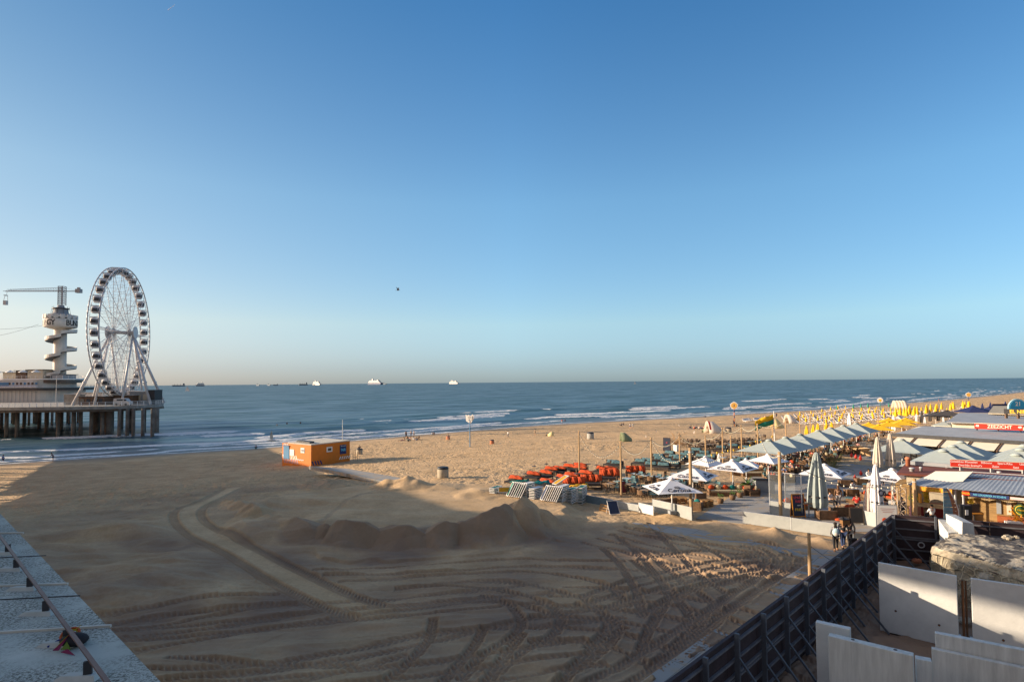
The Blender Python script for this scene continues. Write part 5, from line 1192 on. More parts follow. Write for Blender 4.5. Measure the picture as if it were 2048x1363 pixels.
for k,(u,v) in enumerate(((1080,984),(1040,982),(1158,990))):
    p = PG(u,v); t = thing('folded_cloth','%s draped over the stacked loungers' % ('deep teal cover cloth','dark green cover cloth','crumpled yellow and white cloth')[k],'cloth',p+Vector((0,0,.95)),R(20)); m_=MB(); n=6; vs=[]
    for i in range(n+1):
        for j in range(n+1): x,y=(i/n-.5)*1.7,(j/n-.5)*.8; vs.append((x,y,.10*math.sin(i*1.9+j)-.35*max(0,abs(y)-.25)*3+.06*math.cos(j*2.1)))
    m_.add(vs,[(i*(n+1)+j,(i+1)*(n+1)+j,(i+1)*(n+1)+j+1,i*(n+1)+j+1) for i in range(n) for j in range(n)]); o=m_.build('cloth',(M_TEALD,M_LG,M_LY)[k],t,True); sm=o.modifiers.new('t','SOLIDIFY'); sm.thickness=.02
trl = thing('folding_lounger','navy folding lounger with white frame standing on the sand by the windscreen','sun lounger',PG(1229,1028),R(15))
MB().hexa([(-.4,-.1,.08),(.4,-.1,.08),(.4,-.06,.08),(-.4,-.06,.08)],[(-.38,.42,.95),(.38,.42,.95),(.38,.46,.93),(-.38,.46,.93)]).build('sling',M_LB,trl); fr=MB()
for x_ in (-.43,.43): fr.tube((x_,-.12,0),(x_,.46,1.0),.03,n=6); fr.tube((x_,.6,0),(x_,.3,.7),.025,n=6)
fr.tube((-.43,-.12,.06),(.43,-.12,.06),.03,n=6); fr.tube((-.43,.46,1.0),(.43,.46,1.0),.03,n=6); fr.build('frame',M_LW,trl)
# ---------------- boards, signs, planters
def easel(u, v, wd, h, m, fm, label, rz, lines=()):
    p = PW(u,v,.04); t = thing('easel_board',label,'sign board',p,rz); T = .22
    for s_ in (-1,1):
        f = lambda x,z: (x, s_*(T-(T-.02)*z/h), z)
        g = MB(); w2 = wd/2
        for x_ in (-w2+.03,w2-.03): g.bar(f(x_,0),f(x_,h),.06,.03)
        g.bar(f(-w2,h),f(w2,h),.03,.06); g.bar(f(-w2,.12),f(w2,.12),.03,.06); g.build('frame',fm,t)
        q = MB(); q.hexa([f(-w2+.06,.15),f(w2-.06,.15),(w2-.06,f(0,.15)[1]-.012,.15),(-w2+.06,f(0,.15)[1]-.012,.15)],[f(-w2+.06,h-.03),f(w2-.06,h-.03),(w2-.06,f(0,h-.03)[1]-.012,h-.03),(-w2+.06,f(0,h-.03)[1]-.012,h-.03)]); q.build('board',m,t)
    for (txt,z,size,m2) in lines: y = -(T-(T-.02)*z/h)-.03; text('lettering',txt,size,m2,frame((0,y,z),(1,0,0),(0,-1,.12)),t,.004,.004)
    return t
M_CHALK = mat('chalkboard',(.03,.04,.07),.8,.1); M_PINK = mat('chalk_pink',(.65,.08,.10),.8,0); M_CHY = mat('chalk_yellow',(.75,.5,.05),.8,0); M_ORW = mat('orange_wood',(.65,.25,.03),.6,.1)
easel(1596,1034,1.0,1.75,M_CHALK,M_ORW,'tall chalkboard with orange frame offering spare ribs, left of the bar terrace',R(5),(('SPARE',1.5,.27,M_PINK),('RIBS',1.22,.27,M_PINK),('met',.95,.14,M_WHITE),('FRIET',.62,.27,M_CHY)))
easel(1713,1047,.9,1.15,M_BLACK,M_WDK,'plain black easel board standing on the boardwalk',R(-15))
easel(1334,902,1.1,2.0,M_CHALK,M_WDK,'dark easel board left of the potted dead palm',R(-30),(('*',1.2,.5,M_PINK),))
easel(1245,986,.6,1.1,mat('maroon_board',(.15,.02,.03),.7,.1),M_WDK,'small maroon menu board among the wicker chairs',R(10))
ps = thing('poster_board','white poster board with orange drawing at the fence corner','sign board',PW(1774,1060,.04),R(-12)); MB().box((0,0,1.0),(1.35,.06,1.5)).build('frame',M_GREY,ps); MB().box((.02,-.04,1.02),(1.2,.02,1.35)).build('sheet',M_WHITE,ps)
for k in range(3): MB().box((.05,-.056,1.5-.12*k),(.9-.15*k,.008,.035)).build('text_line',mat('faded_pink',(.5,.3,.28),.8,0),ps)
MB().ball((-.15,-.06,.72),.16,8,6,(1,.1,1)).build('drawing',M_ORC,ps)
def palm(p, h, label, m, pot=None, n=16, spread=1.0):
    t = thing('palm_plant',label,'plant',p); 
    if pot: MB().lathe([(.36,0),(.42,.9),(.44,.95),(.38,.95)],4).build('pot',pot,t)
    z0 = .9 if pot else 0.0; f = MB(); r_ = random.Random(int(p.x*10)); 
    for i in range(n):
        a = r_.random()*6.28; el = r_.uniform(.45,1.35); L = h*r_.uniform(.7,1.05); P = [Vector((0,0,z0))]; d = Vector((math.cos(a)*math.cos(el),math.sin(a)*math.cos(el),math.sin(el)))
        for k in range(6): P.append(P[-1]+d*L/6); d = (d+Vector((0,0,-.16*spread))).normalized()
        for k in range(6):
            f.tube(P[k],P[k+1],.02*(1-k/8),n=4); s_ = (P[k+1]-P[k]).cross(Vector((0,0,1))).normalized()
            for q in range(3):
                b = P[k].lerp(P[k+1],q/3)
                for sg in (-1,1):
                    if k > 0: e = b+s_*sg*(.32-.03*k)*h/2+(P[k+1]-P[k])*.9-Vector((0,0,.08)); f.add([b,b+(P[k+1]-P[k]).normalized()*.05,e],[(0,1,2)])
    f.build('fronds',m,t); MB().tube((0,0,z0-.02),(0,0,z0+.3),.09,.06,n=7).build('trunk',M_WDK,t); return t
M_DEAD = mat('dry_fronds',(.30,.17,.07),.9,.25,4); M_OLV = mat('olive_fronds',(.13,.13,.04),.9,.3,4)
palm(PG(1352,902),2.4,'dead brown palm in a tall white pot beside the dark easel',M_DEAD,M_WHITE)
palm(PW(1664,945,.03),2.6,'yellowish palm with arching fronds behind the logo parasol',M_OLV,None,22,1.3)
palm(PG(1822,852),3.0,'dry palm clump right of the open yellow parasols',M_DEAD,None,24,1.2); palm(PG(1808,862),2.4,'smaller dry palm beside the palm clump',M_DEAD,None,18,1.2); palm(PG(1902,844),2.6,'green brown palm left of the grey roof ridge',M_OLV,None,20)
palm(PG(1497,990),.9,'small green potted plant at the lounge corner',mat('green_leaf',(.06,.13,.03),.8,.3,4),M_WICK,14)
for k,(u,v) in enumerate(((1465,999),(1480,994),(1441,1006))):
    t = thing('planter_basket','small round wicker planter %s the lounge corner' % ('in front of','right of','left of')[k],'planter',PW(u,v,.03)); MB().lathe([(.18,0),(.28,.2),(.26,.4),(.2,.42)],12).build('basket',M_WICK,t,True); f=MB(); r_=random.Random(k)
    for i in range(30): a=r_.random()*6.3; r2=r_.random()*.25; z=.42+r_.random()*.35; b=Vector((r2*math.cos(a),r2*math.sin(a),z)); f.add([b,b+Vector((.08,.02,.05)),b+Vector((.02,.08,.07))],[(0,1,2)])
    f.build('leaves',mat('green_leaf',(.06,.13,.03),.8,.3,4),t)
spk = thing('speaker_box','grey cabinet on the terrace beneath the last grey parasols','cabinet',PW(1651,905,0),.2); MB().box((0,0,.9),(1.0,.7,1.8)).build('case',M_GREY,spk); MB().box((0,-.36,.9),(.7,.02,1.3)).build('door',M_RAIL,spk)
gc = thing('service_counter','grey tiled counter between the lounge corner and the glass windbreak','counter',PW(1528,982,.03),R(-5)); MB().box((0,0,.55),(1.7,.8,1.1)).build('body',M_GREY,gc); MB().box((0,0,1.12),(1.85,.95,.05)).build('top',M_WDK,gc)
tall = thing('bar_table','tall wooden bar table right of the spare ribs board','table',PW(1618,1033,.04)); MB().box((0,0,1.06),(1.1,.7,.06)).build('tabletop',M_TABT,tall); MB().tube((0,0,0),(0,0,1.05),.05).box((0,0,.03),(.6,.08,.05)).box((0,0,.034),(.08,.6,.05)).build('stand',M_RAIL,tall)
for k,(u,v) in enumerate(((1703,914),(1712,917),(1721,920),(1710,960),(1722,950))):
    p = PW(u,v,1.3 if k < 3 else .05); t = thing('red_lantern','small red lantern %s' % ('first on the rope rail','second on the rope rail','third on the rope rail','standing by the wicker tubs','standing left of the white fence rail')[k],'lantern',p); MB().lathe([(.05,0),(.16,.1),(.17,.3),(.04,.5),(.02,.6)],8).build('body',M_RED,t,True)

for k,(u,v,L,rz) in enumerate(((1512,951,3.0,-5),(1540,957,2.4,-95),(1486,948,2.6,-8),(1560,946,2.2,-40),(1600,936,2.6,-42),(1628,925,2.4,-42),(1696,903,2.4,-45),(1575,962,1.6,-90),(1532,938,2.4,-42),(1661,918,1.8,-40))):
    wsofa(u,v,L,R(rz),M_WICK,(M_CRC,M_TEAL,M_BLKC)[k%3],((M_CRC,M_TEAL),(M_ORC,M_CRC),())[k%3],'wicker lounge sofa number %s in the wicker group behind the glass windbreak' % ('one','two','three','four','five','six','seven','eight','nine','ten')[k])
for k,(u,v) in enumerate(((1520,946),(1547,948),(1568,955),(1586,944),(1612,931),(1640,918),(1700,895),(1480,972),(1470,982),(1660,1002),(1702,1004),(1760,990),(1735,976))):
    t = thing('side_table','low square wicker table number %s among the lounge sofas' % ('one','two','three','four','five','six','seven','eight','nine','ten','eleven','twelve','thirteen')[k],'table',PW(u,v,.04),R(-40)); MB().box((0,0,.40),(.8,.8,.05)).build('tabletop',M_TABT if k%2 else M_TEAL,t); MB().box((0,0,.19),(.65,.65,.37)).build('base',M_WICK,t)
for k in range(16):
    u = 1380+k*11; v = 950-(u-1380)*.33+rl.uniform(-6,6); p = PG(u,v); t = thing('windlight','small yellow topped lantern stake on the sand, number %d in the line' % (k+1),'lantern',p,0,'lantern stakes between the daybeds'); MB().tube((0,0,0),(0,0,1.3),.03,n=5).build('stake',M_WOOD,t); MB().box((0,0,1.38),(.16,.16,.22)).build('lamp',M_CHY,t)
for k,(u,v) in enumerate(((1068,951),(1093,946),(1130,942),(1177,946),(1112,975),(1153,968),(1193,948),(1050,968),(1252,936),(1252,955))):
    p = PG(u,v); t = thing('side_table','slim pole table beside the orange daybeds, number %s' % ('one','two','three','four','five','six','seven','eight','nine','ten')[k],'table',p,0,'pole tables beside the daybeds'); MB().tube((0,0,0),(0,0,1.5),.03,n=5).build('pole',M_WOOD,t); MB().lathe([(.02,1.05),(.28,1.07),(.28,1.1),(.02,1.12)],10).build('tabletop',M_DARK,t)
# ================================================================ PEOPLE
SK = mat('skin',(.50,.29,.19),.6,.05,3); HAIRD = mat('dark_hair',(.02,.014,.01),.7,.2,4); HAIRB = mat('brown_hair',(.12,.06,.03),.7,.2,4)
CLO = {k: mat('cloth_'+k,c,.85,.08,3) for k,c in {'white':(.66,.66,.66),'black':(.02,.02,.024),'red':(.55,.04,.03),'blue':(.08,.14,.32),'navy':(.03,.05,.12),'grey':(.22,.22,.23),'brown':(.16,.09,.05),'beige':(.45,.36,.25),'pink':(.5,.25,.25),'teal':(.05,.25,.26),'denim':(.09,.14,.22)}.items()}
_SC = {}
def skinmesh(name, verts, edges, rad, m, parent, sub=1, root=0):
    key = (name, str([tuple(round(c,3) for c in v) for v in verts]), str(rad), m.name)
    if key in _SC:
        o = bpy.data.objects.new(name, _SC[key]); COL.objects.link(o)
        if parent is not None: o.parent = parent
        return o
    k2 = key[:3]
    if k2 in _SC:
        m2 = _SC[k2].copy(); m2.materials.clear(); m2.materials.append(m); _SC[key] = m2
        return skinmesh(name, verts, edges, rad, m, parent, sub, root)
    me = bpy.data.meshes.new(name); me.from_pydata(verts, edges, []); o = bpy.data.objects.new(name, me); COL.objects.link(o)
    md = o.modifiers.new('s','SKIN'); md.use_smooth_shade = True
    sv = me.skin_vertices[0].data
    for i, r_ in enumerate(rad): sv[i].radius = (r_, r_) if not isinstance(r_, tuple) else r_; sv[i].use_root = (i == root)
    if sub: o.modifiers.new('u','SUBSURF').levels = sub
    dg = bpy.context.evaluated_depsgraph_get(); m2 = bpy.data.meshes.new_from_object(o.evaluated_get(dg)); bpy.data.objects.remove(o); bpy.data.meshes.remove(me)
    m2.shade_smooth(); m2.materials.clear(); m2.materials.append(m); _SC[key] = m2; _SC[k2] = m2; o = bpy.data.objects.new(name, m2); COL.objects.link(o)
    if parent is not None: o.parent = parent
    return o
# joints: pelvis, chest, neck, head, head_top, L/R shoulder elbow wrist hand, L/R hip knee ankle toe.  x right, y forward = -y (facing -y)
def pose(kind):
    J = dict(pel=(0,0,.95),wst=(0,0,1.10),che=(0,0,1.32),nk=(0,0,1.48),hd=(0,-.015,1.60),ht=(0,-.01,1.70))
    for s_,k in ((-1,'l'),(1,'r')):
        J[k+'sh']=(s_*.18,0,1.40); J[k+'el']=(s_*.25,.02,1.12); J[k+'wr']=(s_*.25,-.08,.88); J[k+'ha']=(s_*.245,-.11,.79)
        J[k+'hi']=(s_*.09,0,.90); J[k+'kn']=(s_*.10,-.02,.50); J[k+'an']=(s_*.10,.03,.09); J[k+'to']=(s_*.12,-.14,.04)
    if kind == 'walk':
        J['lkn']=(-.10,-.16,.52); J['lan']=(-.10,-.20,.10); J['lto']=(-.11,-.36,.07); J['rkn']=(.10,.03,.49); J['ran']=(.10,.27,.14); J['rto']=(.11,.15,.04)
        J['lel']=(-.25,.12,1.14); J['lwr']=(-.24,.10,.90); J['lha']=(-.24,.07,.82); J['rel']=(.25,-.06,1.13); J['rwr']=(.23,-.22,.95); J['rha']=(.22,-.28,.90)
        J['hd']=(0,-.05,1.60); J['ht']=(0,-.06,1.70)
    if kind == 'bend':
        for k in ('che','nk','hd','ht','lsh','rsh'): x,y,z=J[k]; J[k]=(x,y-.12-(z-1.32)*.5,z-.05)
        for k in ('l','r'): x=J[k+'sh'][0]; J[k+'el']=(x*1.2,-.28,1.10); J[k+'wr']=(x,-.42,.98); J[k+'ha']=(x,-.48,.95)
    if kind in ('sit','sitg'):
        dz = -.47 if kind == 'sit' else -.84
        for k in J:
            if k[1:] not in ('kn','an','to'): x,y,z=J[k]; J[k]=(x,y+.02*(z>1.2),z+dz)
        for s_,k in ((-1,'l'),(1,'r')):
            if kind == 'sit': J[k+'kn']=(s_*.13,-.42,.50); J[k+'an']=(s_*.13,-.46,.10); J[k+'to']=(s_*.14,-.62,.05); J[k+'el']=(s_*.26,-.08,.70); J[k+'wr']=(s_*.18,-.30,.66); J[k+'ha']=(s_*.14,-.38,.68)
            else: J[k+'kn']=(s_*.18,-.36,.42); J[k+'an']=(s_*.14,-.62,.08); J[k+'to']=(s_*.14,-.78,.06); J[k+'el']=(s_*.27,-.16,.38); J[k+'wr']=(s_*.15,-.38,.44); J[k+'ha']=(s_*.10,-.44,.46)
    if kind == 'lie':
        J = {k:(x, .95-z, .14+(-y)*.6) for k,(x,y,z) in J.items()}
        J['lkn']=(-.12,.45,.36); J['lan']=(-.12,.62,.08); J['lto']=(-.12,.72,.10)
    return J
BE = [('pel','wst'),('wst','che'),('che','nk'),('nk','hd'),('hd','ht')]
for k in 'lr': BE += [('che',k+'sh'),(k+'sh',k+'el'),(k+'el',k+'wr'),(k+'wr',k+'ha'),('pel',k+'hi'),(k+'hi',k+'kn'),(k+'kn',k+'an'),(k+'an',k+'to')]
RAD = dict(pel=(.15,.11),wst=(.13,.10),che=(.15,.11),nk=.055,hd=(.082,.098),ht=.06,sh=.062,el=.043,wr=.030,ha=.034,hi=.095,kn=.062,an=.043,to=.035)
def person(kind, label, p, rz, top, bottom, hair=HAIRD, long=False, sc=1.0, hands=False, sleeves=True, shorts=False, group=None, hat=None, shoes=None):
    t = thing('person', label, 'person', p, rz, group); J = pose(kind); ks = list(J); ix = {k:i for i,k in enumerate(ks)}
    V = [J[k] for k in ks]; E = [(ix[a],ix[b]) for a,b in BE]; RR = [RAD.get(k, RAD.get(k[1:], .05)) for k in ks]
    if hands:
        for k in 'lr':
            h_ = Vector(J[k+'ha']); d = (h_-Vector(J[k+'wr'])).normalized(); s_ = d.cross(Vector((0,1,0))).normalized()
            for q,(L,o_) in enumerate(((.07,-.03),(.085,-.01),(.08,.01),(.06,.03))):
                a = h_+s_*o_; b = a+d*L*.6; c = b+d*L*.4+Vector((0,-.02,0)); V += [tuple(b),tuple(c)]; n_=len(V); E += [(ix[k+'ha'],n_-2),(n_-2,n_-1)]; RR += [.010,.008]
            a = Vector(J[k+'wr']).lerp(h_,.6)+s_*-.035+Vector((0,-.02,0)); V.append(tuple(a+d*.03)); E.append((ix[k+'ha'],len(V)-1)); RR.append(.010)
        hd = Vector(J['hd']); V.append(tuple(hd+Vector((0,-.115,-.01)))); E.append((ix['hd'],len(V)-1)); RR.append(.014)
    skinmesh('body',V,E,RR,SK,t,1,ix['pel'])
    def part(name, keys, m, grow, cut=None):
        kk = list(keys); ii = {k:i for i,k in enumerate(kk)}; v = [J[k] for k in kk]; e = [(ii[a],ii[b]) for a,b in BE if a in ii and b in ii]
        r_ = [RAD.get(k, RAD.get(k[1:], .05)) for k in kk]; r_ = [tuple(x+grow for x in a) if isinstance(a,tuple) else a+grow for a in r_]
        if cut:
            for k,(a,b,f) in cut.items(): v[ii[k]] = tuple(Vector(J[a]).lerp(Vector(J[b]),f))
        skinmesh(name,v,e,r_,m,t,1,0)
    part('shirt',['che','wst','pel','nk','lsh','lel','rsh','rel']+(['lwr','rwr'] if sleeves else []),top,.016,{'nk':('che','nk',.7),**({} if sleeves else {'lel':('lsh','lel',.6),'rel':('rsh','rel',.6)})})
    part('trousers',['pel','lhi','lkn','rhi','rkn']+([] if shorts else ['lan','ran']),bottom,.018,{'lkn':('lhi','lkn',.9),'rkn':('rhi','rkn',.9)} if shorts else {'lan':('lkn','lan',.92),'ran':('rkn','ran',.92)})
    hd = Vector(J['hd']); up = (Vector(J['ht'])-hd).normalized(); back = Vector((0,.03,0)) if kind != 'lie' else Vector((0,0,-.02))
    hb = MB(); hb.ball(tuple(hd+up*.055+back), .112, 10, 7, (.95,1.0,.82))
    if long: hb.ball(tuple(hd-up*.10+back*3.2), .11, 8, 6, (.85,.5,1.7))
    hb.build('hair',hair,t,True)
    if hat: h2=MB(); h2.lathe([(.20,.0),(.205,.015),(.12,.03),(.115,.11),(.06,.15),(.01,.155)],14,tuple(hd+up*.08)); h2.build('hat',hat,t,True)
    if shoes:
        for k in 'lr': a=Vector(J[k+'an'])-Vector((0,0,.03)); b=Vector(J[k+'to']); MB().tube(a+Vector((0,.05,-.015)),b+Vector((0,-.03,-.005)),.055,.045,n=8).build('shoe',shoes,t,True)
    if sc != 1: t.scale = (sc,)*3
    return t
# near trio on the boardwalk: walking left-and-away along the path with luggage
pp = PW(1683,1103,.02)
w1 = person('walk','woman with long dark hair and pale blue backpack walking along the boardwalk beside the fence',PW(1672,1101,.0),R(158),CLO['grey'],CLO['black'],HAIRD,True,1.0,True,shoes=mat('tan_shoe',(.5,.25,.12),.7,0))
bp = thing('backpack','pale blue and white backpack on the back of the long haired woman','backpack',w1.location,R(158)); 
m_=MB(); m_.ball((0,.20,1.18),.2,12,8,(.95,.62,1.25)); m_.build('bag',mat('pale_blue_pack',(.42,.58,.62),.8,.15,5),bp,True); m_=MB(); m_.ball((0,.30,1.08),.12,10,6,(1,.5,.9)); m_.build('pocket',mat('cream_pack',(.5,.46,.40),.8,.1),bp,True)
for s_ in (-.1,.1): MB().path([(s_,.12,1.38),(s_*1.1,0,1.47),(s_*1.2,-.13,1.35),(s_*1.3,-.12,1.15)],.02,6).build('strap',CLO['white'],bp,True)
w2 = person('walk','person in black jacket and dark cap walking between the two others',PW(1687,1096,.0),R(165),CLO['black'],CLO['navy'],HAIRD,False,1.05,True,hat=CLO['black'],shoes=CLO['black'])
w3 = person('walk','person in long black coat carrying a brown box, nearest the plank fence',PW(1700,1092,.0),R(165),CLO['black'],CLO['black'],HAIRD,True,1.03,True,shoes=CLO['black'])
bx = thing('carried_box','brown rectangular case carried high between the two dark clad walkers','case',PW(1693,1096,.02)+Vector((0,.1,1.45)),R(10)); MB().box((0,0,.12),(.5,.25,.34)).build('case',mat('tan_case',(.22,.11,.04),.6,.1),bx); MB().box((0,0,.305),(.54,.3,.03)).build('lid',CLO['black'],bx)
sc_ = thing('suitcase','dark wheeled suitcase pulled beside the black coated walker','suitcase',PW(1706,1100,.0),.3); MB().box((0,0,.42),(.42,.26,.62)).build('case',CLO['black'],sc_)
for x_ in (-.15,.15): MB().tube((x_-.03,0,.05),(x_+.03,0,.05),.05,n=8).build('wheel',M_DARK,sc_)
MB().path([(-.14,.08,.73),(-.14,.08,1.0),(.14,.08,1.0),(.14,.08,.73)],.014).build('handle',M_RAIL,sc_)
# beach people
def bp_(kind,u,v,rz,top,bot,label,**k): return person(kind,label,PG(u,v),R(rz),CLO[top],CLO[bot],**k)
bp_('walk',1070,871,100,'brown','beige','bare legged person walking left on the open sand beside the yellow dome tent',sleeves=False,shorts=True)
bp_('walk',1016,875,-60,'white','grey','person in white shirt and grey trousers walking right of the blue mast')
bp_('stand',1124,846,180,'red','white','person in red top at the waterline, left one of two')
bp_('stand',1130,845,180,'navy','navy','person in navy at the waterline, right one of two')
bp_('walk',1260,857,70,'white','blue','person in white and blue walking on wet sand, left of a pair',shorts=True)
bp_('walk',1265.5,857,70,'white','white','person in white walking on wet sand, right of a pair',shorts=True)
bp_('walk',6,925,120,'blue','navy','person in blue wading at the far left edge of the beach',shorts=True)
bp_('bend',106,921,-60,'navy','navy','person bending over in the surf near the left edge, carrying a yellow thing',shorts=True)
bp_('walk',896,880,60,'beige','pink','barefoot person walking left of the blue mast',sleeves=False,shorts=True)
bp_('stand',946,852,0,'black','black','person in black at the waterline behind the blue mast')
bp_('stand',1468,850,20,'navy','black','dark dressed person standing at the foot of the banded mast')
bp_('sitg',1473,852,60,'black','black','dark dressed person sitting right of the banded mast')
bp_('stand',1553,834,0,'navy','navy','dark dressed person standing right of the flag by the sea')
bp_('stand',1878,803,0,'red','beige','person in red with a yellow towel by the sea, far right')
bp_('lie',1096,871,95,'black','black','person lying in the mouth of the pale yellow dome tent')
g_ = 'group of people sitting on the sand right of the orange cabin'
for k,(u,v,kd,a,b) in enumerate(((808,880,'sitg','beige','beige'),(814,877,'sitg','brown','black'),(820,880,'sitg','pink','grey'),(812,874,'stand','brown','black'),(822,873,'stand','black','navy'),(828,873,'stand','beige','brown'),(827,879,'sitg','white','white'),(833,880,'sitg','black','denim'),(802,881,'lie','beige','pink'),(838,878,'sitg','brown','beige'),(817,882,'sitg','teal','black'))):
    bp_(kd,u,v,rl.uniform(-180,180),a,b,'%s person in %s, number %s from the left in the crowd' % ('standing' if kd=='stand' else 'lying' if kd=='lie' else 'sitting',a,('two','three','five','four','seven','nine','eight','ten','one','eleven','six')[k]),group=g_)
for k,(u,v,a) in enumerate(((864,869,'white'),(868,869,'grey'),(1247,850,'black'),(1243,851,'black'),(1382,856,'brown'),(1388,857,'red'),(1393,855,'grey'),(1398,857,'white'),(1403,857,'navy'),(1407,858,'pink'),(1410,834,'navy'))):
    bp_('sitg',u,v,rl.uniform(-180,180),a,'black' if k%2 else 'denim','person in %s sitting on the sand, %s' % (a,('left of two beyond the crowd','right of two beyond the crowd','right of two near the water','left of two near the water','first of the group left of the red tent','second of the group left of the red tent','third of the group left of the red tent','fourth of the group left of the red tent','fifth of the group left of the red tent','last of the group left of the red tent','alone near the banded mast')[k]))
bp_('sitg',719,898,0,'black','black','dark figure sitting behind the bin right of the cabin'); bp_('sitg',512,897,20,'navy','teal','person sitting low at the waterline left of the cabin')
for k,(u,v) in enumerate(((554,851),(574,847),(601,846))):
    p = PW(u,v,SEAZ); person('stand','swimmer chest deep in the waves, %s of three' % ('left','middle','right')[k],p-Vector((0,0,1.05)),R(150+40*k),CLO['black'],CLO['black'])
# dogs-free beach; gulls standing
for k,(u,v) in enumerate(((1313,864),(1292,875),(1358,852),(1388,866))):
    g = bird(PG(u,v)+Vector((0,0,.22)),.8,M_GULL,'white gull standing on the sand, %s of four right of the green tent' % ('second','first','third','fourth')[k],R(-80),rl.random()*6,fold=-1); lg=MB(); lg.tube((0,-.03,-.22),(0,-.03,0),.012,n=4).tube((0,.03,-.22),(0,.03,0),.012,n=4); lg.build('legs',M_ORW,g)
# terrace guests
tc_ = ['white','black','red','navy','grey','brown','beige','pink','blue']
used_ = 0
sv = [s for s in SEATS if s[2] in ('beneath the long grey parasol row','left of the grey parasol row','under the parasols beside the menu sign')]
rl.shuffle(sv)
for k,(q,a,gl) in enumerate(sv[:75]):
    c = tc_[k % 9]; person('sit','seated guest in a %s top among the tables %s' % (c,gl),q+Vector((0,0,.0)),a,CLO[c],CLO[('black','denim','grey')[k%3]],HAIRD if k%3 else HAIRB,k%2==0,group='guests in %s tops %s' % (c,gl),sleeves=k%2==0)
def gp(kind,u,v,rz,top,bot,label,**k): return person(kind,label,PW(u,v,.035),R(rz),CLO[top],CLO[bot],**k)
gp('sit',1661,1012,20,'white','black','guest in white shirt sitting under the logo parasol beside the closed grey one',sleeves=False)
gp('stand',1677,1013,160,'brown','grey','waitress in brown top standing with her back to the view',long=True,hair=HAIRB)
gp('sit',1714,1018,150,'red','black','guest in bright red jacket sitting behind the black easel board')
gp('sit',1706,988,20,'white','denim','guest in white shirt in the wicker tub by the teal table')
gp('sit',1770,1030,170,'navy','black','guest in navy behind the closed white logo parasol'); gp('stand',1805,1040,180,'black','black','person in black standing right of the steel truss')
gp('sit',1757,968,10,'red','black','guest in red by the two tall closed parasols'); gp('sit',1738,962,-10,'white','beige','guest in white left of the two tall closed parasols')
gp('stand',1865,1022,20,'white','black','bartender with white shirt behind the wooden bar'); gp('sit',1864,1043,180,'white','black','guest in white leaning at the low table before the bar')
# ================================================================ BAR BUILDINGS
def proj(P):
    d = CM.transposed() @ (Vector(P)-Vector((0,0,CAMZ))); return (1024+F*d.x/-d.z, 681.5+SHIFT*2048-F*d.y/-d.z)
def along(A, e, u, lo=-5, hi=60):
    for _ in range(50):
        m = (lo+hi)/2
        if proj(A+e*m)[0] < u: lo = m
        else: hi = m
    return lo
M_ROOFG = mat('grey_roofing',(.30,.32,.34),.7,.12,.6,.2,10); M_BEIG = mat('beige_roofing',(.36,.32,.24),.8,.1,.5); M_BROOF = mat('brown_roofing',(.17,.055,.04),.85,.15,1.0,.2,14); M_CREAMC = mat('cream_awning',(.62,.57,.46),.8,.05,1)
M_SHACK = mat('shack_timber',(.30,.19,.08),.85,.25,1.5,.4,10,stretch=(1,1,7)); M_OLIVE = mat('olive_timber',(.16,.12,.06),.85,.3,2,.3,12)
def corr_mat():
    m = bpy.data.materials.new('corrugated_roof'); m.use_nodes = True; n = m.node_tree; b = n.nodes['Principled BSDF']; tc = n.nodes.new('ShaderNodeTexCoord').outputs['Object']
    n.links.new(ramp(n, noise(n, tc, .5, 5), [(.35,(.22,.26,.31)),(.65,(.30,.34,.38))]), b.inputs['Base Color']); b.inputs['Roughness'].default_value = .5; b.inputs['Metallic'].default_value = .2; return m
M_CORR = corr_mat()
# --- bar 1
E0 = PW(1813,968,2.5); E1 = PW(2130,998,2.5); e1 = (E1-E0).normalized(); e2 = Vector((-e1.y,e1.x,0)); L1 = (E1-E0).length
bar = thing('beach_bar','open fronted timber beach bar under a blue grey corrugated roof','building',(E0.x,E0.y,0))
def B(s, d, z): return Vector((0,0,z))+e1*s+e2*d          # local to the bar root
mb = MB(); N = int(L1/.13); U0 = PW(1872,942,3.35)-E0; U1 = PW(2130,957,3.35)-E0; vs = []; fs = []
for i in range(N+1):
    f = i/N; lo = B(L1*f,0,2.5); hi_ = Vector((U0.x,U0.y,3.35)).lerp(Vector((U1.x,U1.y,3.35)), f); dz = .014 if i % 2 else -.012
    vs += [lo+Vector((0,0,dz)), hi_+Vector((0,0,dz))]
fs = [(2*i,2*i+2,2*i+3,2*i+1) for i in range(N)]; o = mb.add(vs,fs).build('corrugated_roof',M_CORR,bar); sm = o.modifiers.new('t','SOLIDIFY'); sm.thickness = .03
q = [PW(u,v,z)-Vector((E0.x,E0.y,0)) for u,v,z in ((1829,965,2.55),(1926,961.5,2.95),(1946,942.5,3.62),(1871,941.5,3.45))]
MB().hexa([p-Vector((0,0,.03)) for p in q], q).build('roof_sheet', mat('pale_roof_sheet',(.62,.58,.52),.7,.04,1), bar)
r_ = MB(); 
for (a,b_) in (((1946,942.5,3.5),(1926,962,2.8)),((1946,943,3.5),(2130,955,3.5)),((1935,952,3.12),(2130,966,3.12))):
    P = PW(*a)-Vector((E0.x,E0.y,0)); Q = PW(*b_)-Vector((E0.x,E0.y,0)); r_.bar(P,Q,.10,.05)
r_.build('roof_battens',M_RAIL,bar)
s1_ = along(E0, e1, 1904); sA = along(E0, e1, 1836); sB = along(E0, e1, 1922)
g = MB()
g.prism([tuple(B(sB,1.3,0)[:2]),tuple(B(L1,1.3,0)[:2]),tuple(B(L1,1.55,0)[:2]),tuple(B(sB,1.55,0)[:2])],-.1,2.55); g.build('timber_front',M_SHACK,bar)
